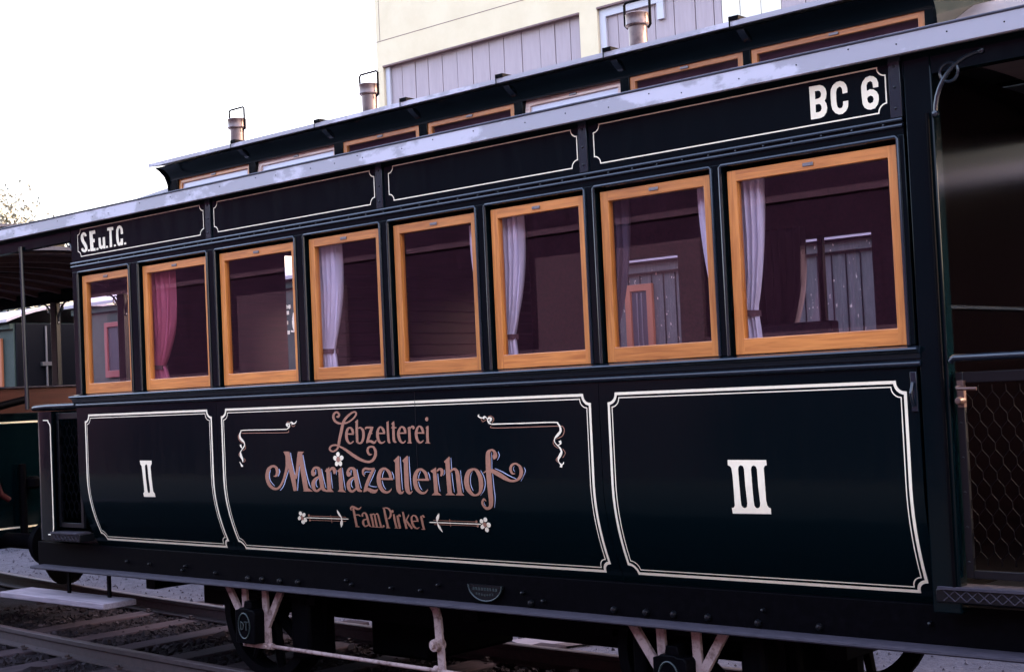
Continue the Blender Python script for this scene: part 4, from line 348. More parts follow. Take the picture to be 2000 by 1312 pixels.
 'marw': [('r',[-7649,13132,-7634,13060,-7614,12961,-7589,12843,-7560,12714,-7527,12583,-7483,12435,-7431,12264,-7378,12094,-7330,11945,-7297,11841],[-7592,13138,-7575,13067,-7551,12968,-7523,12850,-7491,12722,-7457,12591,-7418,12443,-7371,12272,-7324,12101,-7282,11953,-7253,11848]),('r',[-6586,13001,-6560,12876,-6522,12696,-6479,12491,-6432,12286,-6388,12110,-6346,11960,-6301,11818,-6256,11688,-6214,11571,-6174,11470,-6134,11387,-6093,11320,-6054,11267,-6021,11227,-5998,11196],[-6530,13008,-6502,12883,-6462,12704,-6415,12498,-6367,12294,-6321,12119,-6277,11970,-6231,11830,-6187,11700,-6144,11584,-6108,11484,-6075,11402,-6043,11335,-6013,11281,-5988,11239,-5970,11205]),('r',[-7833,12197,-7872,12131,-7927,12038,-7992,11930,-8057,11819,-8116,11719,-8169,11627,-8220,11536,-8272,11447,-8326,11367,-8382,11296,-8445,11235,-8516,11178,-8586,11129,-8649,11087,-8693,11057],[-7791,12189,-7828,12123,-7879,12028,-7938,11919,-8000,11807,-8056,11707,-8105,11615,-8155,11523,-8206,11435,-8261,11351,-8322,11277,-8394,11211,-8474,11155,-8553,11107,-8620,11069,-8667,11041]),('r',[-6892,12393,-6911,12320,-6938,12220,-6970,12100,-7002,11968,-7032,11834,-7061,11681,-7095,11504,-7133,11326,-7171,11170,-7199,11061],[-6848,12390,-6864,12317,-6887,12217,-6914,12096,-6942,11965,-6969,11831,-6999,11679,-7035,11501,-7078,11323,-7118,11168,-7150,11059]),('r',[-9421,12192,-9443,12159,-9478,12113,-9515,12057,-9547,11995,-9565,11932,-9571,11866,-9569,11795,-9558,11722,-9535,11649,-9498,11579,-9436,11510,-9351,11440,-9262,11376,-9182,11322,-9129,11283],[-9385,12184,-9404,12150,-9433,12103,-9463,12047,-9488,11988,-9500,11929,-9502,11868,-9498,11800,-9486,11731,-9464,11662,-9432,11599,-9377,11534,-9303,11465,-9221,11399,-9148,11341,-9098,11301]),('r',[-8702,12241,-8689,12218,-8671,12188,-8654,12153,-8642,12116,-8642,12079,-8660,12033,-8691,11973,-8730,11912,-8765,11858,-8789,11820],[-8653,12253,-8638,12233,-8615,12204,-8589,12166,-8573,12124,-8572,12075,-8595,12021,-8636,11961,-8682,11899,-8726,11847,-8754,11811]),('r',[-5562,12222,-5571,11938],[-5507,12223,-5534,11938]),('r',[-5321,11764,-5357,11743,-5408,11717,-5467,11682,-5522,11644,-5563,11601,-5586,11555,-5597,11505,-5599,11454,-5595,11407,-5585,11366,-5566,11332,-5536,11303,-5504,11281,-5475,11263,-5456,11251],[-5297,11747,-5329,11725,-5376,11694,-5427,11659,-5472,11621,-5502,11586,-5518,11548,-5528,11504,-5531,11457,-5530,11414,-5526,11378,-5514,11350,-5494,11323,-5470,11299,-5447,11279,-5431,11263]),('r',[-5070,12253,-5056,12191,-5037,12104,-5015,12002,-4989,11892,-4960,11786,-4925,11672,-4884,11545,-4846,11419,-4814,11311,-4793,11233],[-5021,12260,-5005,12198,-4982,12112,-4954,12010,-4924,11901,-4895,11796,-4861,11682,-4826,11554,-4794,11427,-4768,11318,-4751,11241]),('r',[-2702,12204,-2710,11927],[-2649,12204,-2676,11927]),('r',[-2474,11757,-2507,11737,-2556,11711,-2612,11677,-2665,11640,-2704,11598,-2726,11553,-2735,11504,-2738,11455,-2734,11409,-2725,11369,-2706,11335,-2678,11308,-2647,11286,-2620,11268,-2602,11257],[-2450,11740,-2481,11719,-2525,11688,-2574,11654,-2617,11617,-2645,11584,-2661,11546,-2671,11503,-2673,11458,-2673,11416,-2668,11381,-2658,11353,-2639,11327,-2615,11304,-2593,11284,-2578,11269]),('r',[-2233,12234,-2220,12174,-2203,12089,-2182,11989,-2157,11882,-2130,11778,-2096,11667,-2058,11543,-2021,11421,-1991,11315,-1971,11239],[-2188,12241,-2172,12181,-2150,12097,-2124,11996,-2096,11891,-2067,11788,-2037,11677,-2003,11552,-1973,11429,-1948,11322,-1931,11247]),('r',[-4320,12094,-4317,12039,-4314,11963,-4310,11872,-4304,11776,-4295,11684,-4284,11586,-4270,11478,-4258,11371,-4248,11280,-4243,11215],[-4284,12096,-4278,12042,-4268,11965,-4257,11875,-4246,11780,-4236,11689,-4226,11591,-4217,11483,-4212,11376,-4208,11283,-4206,11218]),('r',[-3836,12207,-3891,11935],[-3801,12204,-3862,11933]),('r',[-3372,12314,-3369,12247,-3365,12153,-3359,12041,-3349,11920,-3334,11798,-3311,11664,-3283,11510,-3256,11356,-3236,11223,-3224,11129],[-3331,12317,-3324,12249,-3313,12156,-3300,12045,-3285,11925,-3270,11805,-3250,11671,-3229,11516,-3213,11361,-3201,11227,-3195,11132]),('r',[-1592,11974,-1590,11994,-1590,12022,-1587,12051,-1575,12072,-1552,12085,-1494,12093,-1403,12096,-1302,12094,-1211,12092,-1148,12091],[-1626,11973,-1627,11991,-1632,12020,-1632,12055,-1616,12090,-1570,12117,-1497,12126,-1401,12127,-1298,12123,-1207,12117,-1146,12115]),('r',[-775,12219,-812,12166,-865,12090,-927,12001,-992,11909,-1052,11825,-1115,11741,-1184,11651,-1253,11564,-1312,11490,-1355,11437],[-745,12212,-779,12157,-827,12079,-884,11989,-943,11896,-1002,11810,-1065,11725,-1135,11635,-1205,11549,-1267,11475,-1312,11422]),('r',[-1363,11407,-1319,11395,-1257,11378,-1183,11359,-1107,11342,-1035,11331,-964,11326,-890,11326,-819,11329,-760,11332,-718,11334],[-1345,11435,-1300,11425,-1236,11409,-1163,11392,-1089,11376,-1022,11364,-956,11359,-885,11355,-817,11354,-757,11353,-715,11352]),('r',[-124,12195,-147,12162,-181,12114,-218,12059,-252,12004,-278,11959,-292,11922,-299,11888,-302,11861,-303,11839,-304,11823],[-94,12188,-114,12153,-142,12104,-174,12047,-204,11993,-225,11949,-237,11916,-245,11886,-249,11860,-251,11838,-254,11822]),('r',[-329,11660,-316,11618,-300,11558,-280,11490,-258,11423,-235,11367,-205,11324,-170,11286,-136,11255,-106,11231,-85,11212],[-280,11669,-266,11627,-247,11568,-226,11501,-203,11435,-181,11383,-158,11342,-131,11304,-103,11272,-79,11244,-62,11224]),('r',[427,12135,440,12110,460,12076,483,12036,504,11994,520,11953,533,11911,544,11863,553,11815,561,11773,566,11743],[462,12147,479,12123,503,12089,530,12049,556,12006,574,11964,585,11918,590,11867,592,11818,593,11775,594,11746]),('r',[2541,12166,2518,12133,2487,12086,2451,12032,2418,11980,2394,11935,2380,11899,2373,11867,2371,11840,2370,11818,2368,11803],[2569,12158,2551,12125,2523,12076,2493,12021,2465,11968,2444,11926,2433,11893,2426,11864,2421,11839,2418,11818,2417,11801]),('r',[2344,11643,2356,11603,2372,11544,2391,11477,2411,11412,2434,11358,2462,11315,2494,11278,2528,11248,2556,11225,2575,11207],[2391,11652,2405,11612,2422,11554,2443,11488,2464,11425,2484,11373,2506,11333,2533,11296,2559,11265,2582,11238,2598,11218]),('r',[3065,12107,3078,12083,3097,12050,3118,12010,3139,11969,3154,11930,3167,11888,3176,11842,3185,11795,3192,11754,3197,11725],[3098,12119,3114,12096,3137,12062,3163,12024,3187,11981,3205,11940,3215,11895,3220,11846,3222,11797,3222,11756,3223,11728]),('r',[1104,12891,1103,12793,1103,12655,1102,12491,1104,12316,1110,12143,1120,11952,1135,11735,1149,11520,1155,11333,1157,11201],[1147,12893,1150,12795,1153,12657,1158,12494,1164,12319,1169,12145,1177,11954,1186,11738,1193,11522,1193,11335,1190,11204]),('r',[1741,12890,1742,12791,1741,12654,1741,12492,1742,12318,1747,12145,1758,11955,1773,11740,1786,11526,1793,11340,1794,11209],[1785,12891,1787,12793,1791,12657,1795,12495,1801,12320,1807,12147,1814,11958,1823,11743,1830,11528,1830,11342,1827,11212]),('r',[3756,12052,3756,11998,3754,11922,3753,11833,3756,11738,3764,11645,3779,11544,3799,11432,3820,11321,3838,11226,3849,11158],[3787,12054,3790,12000,3794,11925,3799,11836,3806,11741,3815,11650,3827,11551,3843,11438,3857,11327,3868,11230,3875,11162]),('r',[4215,12229,4219,12207,4226,12177,4233,12144,4237,12110,4234,12083,4221,12057,4201,12026,4176,11997,4153,11972,4137,11953],[4245,12234,4252,12214,4263,12184,4275,12149,4281,12113,4278,12078,4261,12044,4234,12013,4204,11985,4177,11960,4159,11944]),('r',[4710,12823,4720,12257],[4745,12825,4770,12260]),('r',[4726,12106,4731,12037,4738,11940,4746,11826,4756,11710,4767,11603,4778,11500,4792,11390,4805,11286,4815,11197,4822,11134],[4766,12109,4774,12040,4783,11943,4795,11830,4807,11714,4817,11608,4826,11505,4834,11395,4840,11290,4844,11200,4847,11136]),('r',[5321,12209,5328,12125,5338,12006,5350,11869,5362,11730,5377,11608,5393,11497,5411,11385,5427,11281,5441,11193,5450,11130],[5355,12211,5366,12128,5381,12010,5399,11873,5416,11736,5432,11615,5445,11504,5455,11391,5465,11286,5471,11197,5475,11133]),('r',[6134,12167,6109,12129,6071,12075,6029,12011,5992,11939,5968,11866,5958,11789,5958,11705,5964,11618,5975,11536,5990,11463,6013,11398,6044,11338,6078,11285,6108,11242,6128,11212],[6161,12160,6138,12120,6104,12065,6068,12001,6036,11932,6016,11864,6009,11790,6010,11708,6017,11624,6027,11543,6038,11472,6056,11410,6082,11350,6110,11297,6135,11252,6152,11219]),('r',[6684,12209,6710,12172,6747,12122,6789,12062,6829,11999,6860,11938,6885,11878,6907,11817,6924,11754,6934,11689,6938,11624,6932,11558,6919,11488,6898,11418,6871,11349,6838,11286,6794,11223,6735,11157,6672,11094,6616,11041,6577,11003],[6710,12220,6738,12185,6779,12135,6826,12076,6871,12013,6906,11951,6933,11891,6957,11827,6976,11761,6988,11695,6992,11627,6986,11557,6973,11485,6952,11411,6924,11340,6887,11273,6835,11206,6769,11140,6700,11080,6638,11029,6595,10993]),('r',[7458,13074,7424,12266],[7491,13074,7473,12267]),('r',[7460,12070,7465,11982,7472,11856,7480,11711,7487,11564,7491,11432,7498,11317,7504,11205,7509,11098,7510,10994,7502,10893,7484,10787,7457,10677,7426,10571,7397,10481,7376,10416],[7499,12072,7506,11984,7515,11859,7527,11714,7538,11568,7545,11437,7552,11323,7560,11212,7565,11104,7565,10998,7556,10895,7532,10786,7496,10674,7457,10568,7420,10479,7395,10415]),('r',[7881,13117,7894,13090,7913,13052,7933,13010,7946,12966,7948,12927,7933,12884,7906,12834,7872,12782,7840,12737,7818,12705],[7908,13125,7923,13100,7947,13064,7973,13020,7992,12973,7996,12924,7977,12874,7941,12821,7901,12771,7863,12728,7839,12698]),('r',[7638,12294,7694,12275,7771,12251,7862,12222,7959,12188,8055,12154,8152,12114,8256,12069,8363,12022,8468,11977,8567,11938,8666,11905,8766,11875,8861,11850,8940,11830,8997,11814],[7650,12313,7707,12298,7787,12277,7880,12251,7982,12222,8080,12188,8180,12149,8285,12104,8392,12057,8496,12011,8593,11972,8688,11937,8784,11904,8875,11874,8952,11849,9006,11831]),('r',[9500,12365,9512,12337,9532,12302,9550,12260,9558,12211,9548,12157,9510,12081,9449,11984,9378,11882,9314,11792,9270,11730],[9526,12372,9541,12347,9565,12313,9589,12268,9602,12214,9592,12149,9550,12068,9482,11971,9406,11871,9337,11784,9290,11723]),('r',[8894,12430,8881,12413,8859,12388,8835,12359,8817,12327,8808,12293,8817,12261,8835,12228,8858,12197,8880,12172,8893,12154],[8911,12424,8900,12406,8884,12380,8868,12350,8855,12320,8851,12296,8855,12269,8868,12239,8884,12208,8900,12180,8911,12161]),('r',[6793,10711,6784,10698,6770,10679,6755,10655,6743,10629,6741,10603,6752,10578,6773,10554,6796,10532,6818,10512,6831,10499],[6821,10705,6813,10690,6801,10671,6789,10650,6781,10629,6779,10611,6786,10592,6801,10568,6819,10544,6837,10524,6849,10508])],
 'fam': [('r',[-2959,10065,-2963,10085,-2969,10112,-2974,10141,-2972,10164,-2965,10174,-2951,10183,-2927,10196,-2898,10208,-2873,10213,-2857,10213,-2832,10206,-2791,10188,-2740,10163,-2685,10137,-2630,10117,-2580,10105,-2533,10095,-2481,10088,-2423,10089,-2357,10102,-2295,10130,-2244,10167,-2201,10205,-2168,10237,-2145,10259],[-3032,10043,-3042,10060,-3057,10085,-3073,10116,-3083,10151,-3074,10191,-3043,10227,-3002,10259,-2950,10287,-2887,10308,-2814,10317,-2744,10308,-2681,10287,-2623,10263,-2571,10242,-2528,10227,-2487,10216,-2450,10206,-2420,10199,-2398,10195,-2381,10193,-2353,10198,-2307,10216,-2256,10240,-2210,10264,-2177,10280]),('r',[-2892,10175,-2895,10124,-2900,10053,-2907,9968,-2914,9873,-2920,9776,-2927,9664,-2935,9533,-2944,9401,-2954,9286,-2963,9205],[-2728,10199,-2728,10148,-2727,10078,-2727,9994,-2729,9901,-2732,9805,-2738,9694,-2747,9563,-2758,9431,-2770,9316,-2779,9235]),('r',[-3011,9166,-2681,9171],[-2992,9206,-2663,9212]),('r',[-2729,9786,-2697,9790,-2650,9796,-2600,9802,-2555,9805,-2525,9804,-2503,9797,-2477,9783,-2453,9765,-2431,9747,-2415,9735],[-2726,9840,-2694,9845,-2648,9854,-2592,9863,-2535,9869,-2480,9867,-2436,9854,-2401,9833,-2374,9811,-2354,9792,-2340,9780]),('r',[-2120,9778,-2125,9792,-2133,9810,-2139,9827,-2142,9839,-2142,9844,-2131,9858,-2107,9880,-2079,9902,-2054,9916,-2040,9919,-2026,9914,-2007,9903,-1990,9886,-1975,9863,-1964,9835,-1957,9795,-1954,9741,-1954,9677,-1954,9611,-1952,9549,-1948,9489,-1944,9429,-1938,9369,-1930,9316,-1915,9271,-1889,9238,-1852,9219,-1817,9212,-1789,9211,-1772,9209],[-2275,9736,-2276,9749,-2280,9769,-2283,9796,-2279,9830,-2258,9867,-2223,9898,-2182,9927,-2134,9954,-2081,9976,-2025,9988,-1972,9987,-1923,9978,-1875,9960,-1833,9932,-1800,9892,-1781,9839,-1772,9777,-1769,9712,-1768,9647,-1766,9588,-1763,9529,-1762,9468,-1762,9410,-1761,9359,-1760,9322,-1759,9298,-1756,9280,-1750,9265,-1740,9251,-1732,9240]),('r',[-1873,9646,-1917,9643,-1982,9640,-2060,9634,-2141,9621,-2220,9595,-2283,9552,-2327,9506,-2357,9458,-2376,9412,-2385,9368,-2382,9325,-2366,9284,-2341,9248,-2309,9218,-2269,9195,-2216,9185,-2161,9188,-2109,9199,-2062,9213,-2019,9228,-1975,9247,-1933,9272,-1896,9295,-1866,9316,-1845,9330],[-1877,9598,-1924,9587,-1990,9574,-2060,9557,-2120,9539,-2149,9524,-2163,9509,-2180,9485,-2195,9454,-2206,9423,-2212,9396,-2213,9371,-2208,9341,-2197,9312,-2184,9288,-2172,9275,-2163,9272,-2143,9272,-2113,9277,-2076,9285,-2042,9293,-2010,9303,-1974,9317,-1936,9334,-1902,9350,-1877,9361]),('r',[-1609,9893,-1607,9848,-1604,9785,-1602,9712,-1601,9635,-1602,9563,-1606,9487,-1613,9403,-1622,9321,-1630,9249,-1637,9199],[-1448,9925,-1444,9881,-1439,9818,-1434,9745,-1431,9667,-1432,9592,-1438,9514,-1448,9428,-1460,9345,-1472,9273,-1480,9222]),('r',[-1487,9805,-1449,9821,-1394,9847,-1340,9870,-1308,9877,-1310,9876,-1306,9850,-1307,9795,-1316,9724,-1328,9647,-1336,9572,-1342,9496,-1349,9412,-1357,9329,-1365,9257,-1371,9206],[-1518,9843,-1484,9861,-1432,9890,-1369,9923,-1294,9945,-1218,9930,-1188,9881,-1178,9818,-1177,9745,-1180,9669,-1182,9597,-1185,9522,-1191,9437,-1200,9354,-1209,9282,-1215,9231]),('r',[-1194,9836,-1159,9851,-1111,9873,-1064,9892,-1038,9897,-1039,9895,-1033,9869,-1031,9818,-1034,9751,-1039,9676,-1042,9602,-1042,9523,-1044,9432,-1046,9342,-1049,9264,-1051,9209],[-1224,9875,-1194,9890,-1148,9917,-1090,9946,-1019,9965,-948,9949,-917,9903,-903,9844,-896,9776,-892,9703,-889,9632,-886,9553,-886,9462,-889,9372,-893,9293,-896,9238]),('r',[-1744,9195,-847,9191],[-1727,9230,-831,9226]),('p',[[-675,9277,-694,9249,-727,9226,-766,9212,-804,9211,-833,9222,-848,9244,-845,9272,-826,9300,-793,9323,-754,9337,-716,9338,-687,9327,-672,9305]]),('r',[-485,10227,-487,10170,-492,10091,-498,9996,-504,9892,-509,9787,-513,9670,-516,9534,-521,9399,-527,9281,-533,9199],[-335,10250,-333,10193,-331,10115,-330,10021,-329,9920,-329,9817,-330,9701,-333,9567,-338,9432,-344,9315,-350,9232]),('r',[-598,9174,-301,9176],[-580,9214,-283,9216]),('r',[-507,10220,-461,10221,-395,10225,-323,10227,-255,10224,-204,10215,-163,10199,-124,10177,-91,10152,-66,10124,-50,10098,-42,10069,-40,10032,-44,9991,-53,9950,-64,9912,-79,9879,-99,9845,-123,9813,-147,9784,-166,9765,-180,9753,-202,9742,-232,9732,-263,9724,-286,9718],[-503,10253,-457,10260,-390,10271,-312,10282,-231,10289,-158,10286,-93,10273,-33,10254,22,10229,69,10196,105,10157,124,10110,129,10058,124,10006,111,9955,93,9908,68,9862,34,9817,-4,9776,-45,9741,-90,9709,-143,9686,-195,9676,-237,9674,-268,9675,-289,9675]),('p',[[288,10085,268,10049,234,10020,192,10003,150,10002,117,10017,99,10045,101,10081,120,10117,154,10146,196,10163,238,10164,271,10149,289,10121]]),('r',[170,9919,165,9879,156,9823,146,9756,137,9684,132,9611,129,9531,129,9440,130,9349,130,9271,130,9216],[305,9937,304,9897,302,9843,300,9778,298,9708,296,9639,294,9561,292,9471,288,9380,285,9301,282,9246]),('r',[50,9189,332,9188],[66,9224,348,9223]),('r',[424,9863,419,9817,411,9752,402,9675,392,9595,385,9521,381,9445,378,9365,375,9287,373,9221,371,9174],[580,9885,578,9839,575,9775,572,9700,567,9622,563,9550,560,9477,556,9398,551,9320,547,9254,544,9206]),('r',[549,9824,572,9834,604,9849,636,9862,657,9868,639,9867,621,9873,625,9862,628,9841,631,9819,633,9804],[506,9868,525,9880,553,9900,589,9922,631,9943,695,9952,740,9927,752,9898,757,9871,758,9848,760,9834]),('r',[910,10068,904,10017,895,9947,885,9862,874,9770,867,9678,864,9576,862,9460,861,9345,859,9244,856,9174],[1036,10086,1038,10037,1040,9968,1042,9886,1043,9797,1043,9708,1043,9609,1040,9494,1037,9379,1032,9278,1028,9207]),('r',[1345,9944,986,9615],[1408,9919,1065,9583]),('r',[1010,9620,1025,9591,1046,9549,1072,9501,1100,9450,1128,9401,1161,9352,1200,9300,1237,9250,1270,9206,1293,9176],[1142,9677,1161,9649,1187,9609,1218,9563,1250,9515,1280,9470,1312,9422,1347,9370,1381,9318,1411,9273,1431,9242]),('r',[1506,9566,1976,9599],[1522,9626,1990,9652]),('r',[1992,9665,1989,9692,1986,9733,1979,9781,1967,9828,1944,9868,1910,9897,1868,9919,1821,9934,1773,9942,1722,9942,1670,9932,1618,9914,1567,9889,1518,9856,1478,9816,1449,9772,1428,9723,1414,9673,1405,9623,1400,9573,1400,9522,1403,9467,1412,9413,1427,9361,1450,9316,1483,9278,1524,9247,1571,9222,1623,9205,1680,9198,1745,9206,1807,9226,1863,9251,1909,9273,1940,9287],[1854,9630,1849,9658,1843,9698,1834,9741,1823,9779,1811,9806,1796,9827,1777,9849,1754,9866,1731,9878,1711,9881,1690,9875,1664,9860,1637,9839,1615,9816,1600,9793,1588,9766,1579,9730,1573,9689,1569,9646,1568,9603,1569,9557,1573,9509,1580,9461,1590,9417,1603,9382,1620,9352,1643,9324,1670,9299,1698,9281,1722,9270,1751,9268,1795,9276,1846,9290,1894,9306,1928,9316]),('r',[2171,9877,2169,9840,2165,9789,2160,9728,2154,9662,2150,9594,2147,9518,2143,9430,2139,9342,2135,9265,2131,9211],[2315,9901,2317,9865,2319,9815,2321,9756,2323,9690,2322,9624,2320,9548,2315,9460,2309,9372,2303,9295,2298,9241]),('r',[2032,9184,2315,9186],[2049,9223,2331,9225]),('r',[2286,9826,2307,9837,2336,9851,2364,9864,2381,9869,2365,9868,2357,9869,2368,9855,2380,9834,2392,9812,2400,9797],[2241,9868,2257,9880,2282,9899,2314,9922,2356,9943,2419,9951,2462,9930,2481,9903,2492,9875,2499,9851,2505,9836])],
 'ornw1': [('r',[-7789,14448,-8050,14448,-8420,14448,-8855,14448,-9309,14448,-9732,14448,-10154,14450,-10607,14454,-11048,14457,-11435,14457,-11724,14453,-11888,14443,-11967,14423,-11979,14378,-11962,14362,-11965,14357,-11994,14338,-12026,14309,-12055,14278,-12079,14243,-12098,14207,-12112,14167,-12122,14123,-12127,14077,-12124,14030,-12109,13984,-12079,13940,-12038,13902,-11995,13869,-11953,13841,-11914,13816,-11871,13792,-11826,13771,-11784,13754,-11748,13737,-11721,13718,-11701,13694,-11685,13669,-11676,13643,-11674,13617,-11679,13591,-11694,13562,-11720,13530,-11753,13496,-11789,13462,-11822,13431,-11852,13402,-11884,13374,-11917,13347,-11950,13319,-11979,13293,-12006,13269,-12033,13247,-12057,13223,-12079,13196,-12096,13163,-12107,13126,-12115,13086,-12118,13044,-12115,13002,-12104,12959,-12083,12915,-12053,12873,-12021,12834,-11990,12798,-11966,12767,-11945,12735,-11925,12700,-11906,12666,-11891,12636,-11880,12614],[-7790,14396,-8051,14396,-8421,14396,-8856,14396,-9310,14395,-9734,14396,-10156,14397,-10609,14401,-11050,14403,-11435,14404,-11721,14399,-11874,14390,-11912,14383,-11899,14395,-11879,14373,-11887,14335,-11918,14306,-11938,14281,-11955,14254,-11966,14225,-11972,14195,-11973,14161,-11968,14124,-11959,14087,-11946,14053,-11929,14026,-11908,14003,-11877,13980,-11839,13954,-11798,13925,-11761,13896,-11732,13868,-11704,13840,-11676,13811,-11650,13779,-11629,13747,-11612,13715,-11598,13684,-11588,13651,-11586,13616,-11594,13580,-11614,13543,-11644,13505,-11678,13468,-11715,13433,-11750,13401,-11787,13372,-11826,13345,-11865,13320,-11899,13296,-11927,13272,-11949,13248,-11967,13225,-11979,13204,-11985,13182,-11985,13158,-11977,13130,-11963,13098,-11943,13065,-11923,13030,-11904,12996,-11886,12962,-11864,12924,-11840,12883,-11819,12839,-11804,12796,-11801,12752,-11806,12710,-11816,12671,-11826,12640,-11832,12617]),('r',[-12083,13612,-12081,13596,-12079,13573,-12074,13544,-12064,13514,-12044,13484,-12012,13458,-11973,13438,-11934,13421,-11901,13409,-11878,13400],[-11940,13624,-11937,13607,-11932,13585,-11926,13561,-11920,13539,-11914,13522,-11905,13505,-11888,13482,-11869,13459,-11850,13438,-11837,13423]),('r',[-12166,12622,-12155,12605,-12138,12581,-12119,12554,-12100,12525,-12084,12498,-12070,12472,-12058,12445,-12048,12419,-12040,12397,-12034,12381,-12032,12373,-12029,12370,-12025,12367,-12022,12360,-12019,12353],[-12117,12639,-12101,12623,-12079,12601,-12052,12576,-12025,12550,-11999,12527,-11971,12507,-11941,12486,-11911,12465,-11884,12445,-11863,12425,-11851,12404,-11849,12383,-11853,12367,-11858,12359,-11860,12355]),('r',[-7772,14415,-7741,14427,-7696,14444,-7644,14466,-7593,14492,-7553,14523,-7529,14558,-7517,14594,-7513,14630,-7516,14664,-7528,14696,-7557,14724,-7595,14743,-7636,14756,-7676,14764,-7715,14768,-7756,14768,-7797,14760,-7838,14745,-7872,14718,-7884,14678,-7867,14642,-7837,14613,-7803,14586,-7773,14564,-7754,14549],[-7806,14439,-7782,14458,-7749,14483,-7712,14512,-7681,14539,-7662,14562,-7649,14583,-7636,14609,-7626,14635,-7623,14658,-7625,14671,-7632,14676,-7649,14682,-7674,14687,-7699,14689,-7714,14688,-7720,14685,-7724,14679,-7723,14675,-7717,14677,-7714,14687,-7714,14682,-7703,14659,-7687,14631,-7670,14605,-7658,14586]),('r',[-7531,14718,-7504,14731,-7466,14750,-7425,14769,-7391,14779,-7389,14777,-7397,14771,-7389,14749,-7381,14718,-7372,14687,-7365,14664],[-7565,14742,-7543,14757,-7511,14781,-7472,14807,-7428,14831,-7364,14841,-7303,14821,-7262,14791,-7228,14759,-7201,14732,-7182,14715]),('r',[-7257,14667,-7227,14675,-7181,14685,-7127,14698,-7072,14714,-7024,14736,-6990,14764,-6966,14795,-6947,14826,-6933,14852,-6923,14870],[-7287,14759,-7253,14761,-7205,14762,-7154,14765,-7107,14769,-7073,14776,-7047,14790,-7020,14813,-6997,14840,-6977,14865,-6962,14882])],
 'ornc1': [('r',[-11932,14243,-11626,14241,-11195,14238,-10698,14235,-10196,14232,-9745,14230,-9320,14227,-8882,14222,-8468,14219,-8114,14220,-7854,14227,-7710,14245,-7652,14281,-7668,14321,-7701,14346,-7710,14361],[-11931,14278,-11625,14275,-11193,14272,-10697,14269,-10194,14266,-9743,14264,-9318,14260,-8880,14256,-8467,14253,-8114,14254,-7858,14260,-7727,14276,-7699,14291,-7710,14306,-7739,14330,-7751,14350]),('r',[-12116,14259,-12140,14234,-12178,14199,-12219,14156,-12253,14107,-12267,14056,-12259,14004,-12236,13948,-12202,13893,-12159,13840,-12107,13795,-12037,13757,-11953,13726,-11867,13701,-11792,13681,-11741,13666],[-12067,14242,-12090,14216,-12125,14180,-12160,14139,-12186,14096,-12195,14056,-12187,14013,-12166,13963,-12134,13912,-12095,13864,-12052,13824,-11995,13791,-11920,13759,-11840,13732,-11769,13709,-11718,13692]),('r',[-11621,13584,-11619,13556,-11614,13516,-11612,13472,-11617,13430,-11633,13398,-11669,13372,-11724,13344,-11788,13319,-11846,13298,-11886,13282],[-11573,13586,-11570,13559,-11564,13519,-11559,13472,-11564,13425,-11585,13382,-11632,13347,-11695,13318,-11763,13292,-11822,13272,-11862,13257]),('r',[-12139,13204,-12159,13181,-12191,13148,-12224,13109,-12251,13067,-12260,13025,-12241,12985,-12204,12949,-12161,12916,-12122,12889,-12097,12870],[-12096,13192,-12115,13167,-12142,13133,-12170,13095,-12191,13058,-12196,13029,-12184,13002,-12155,12970,-12118,12937,-12083,12909,-12059,12889]),('r',[-11765,12823,-11753,12806,-11734,12781,-11716,12755,-11704,12729,-11703,12711,-11716,12693,-11743,12669,-11778,12645,-11811,12624,-11834,12608],[-11722,12837,-11708,12821,-11685,12797,-11661,12769,-11643,12738,-11641,12705,-11663,12674,-11700,12647,-11740,12622,-11777,12602,-11801,12588]),('r',[-7864,14683,-7845,14705,-7819,14737,-7788,14772,-7758,14799,-7736,14810,-7713,14810,-7673,14799,-7628,14782,-7587,14765,-7558,14753],[-7904,14695,-7887,14718,-7864,14751,-7836,14789,-7801,14823,-7755,14846,-7699,14845,-7647,14830,-7600,14809,-7560,14789,-7533,14777]),('r',[-7476,14648,-7453,14631,-7419,14606,-7379,14578,-7335,14554,-7284,14542,-7232,14550,-7188,14570,-7149,14594,-7118,14615,-7096,14629],[-7444,14668,-7418,14652,-7383,14628,-7342,14604,-7304,14586,-7279,14579,-7256,14583,-7221,14597,-7184,14617,-7150,14637,-7126,14650])],
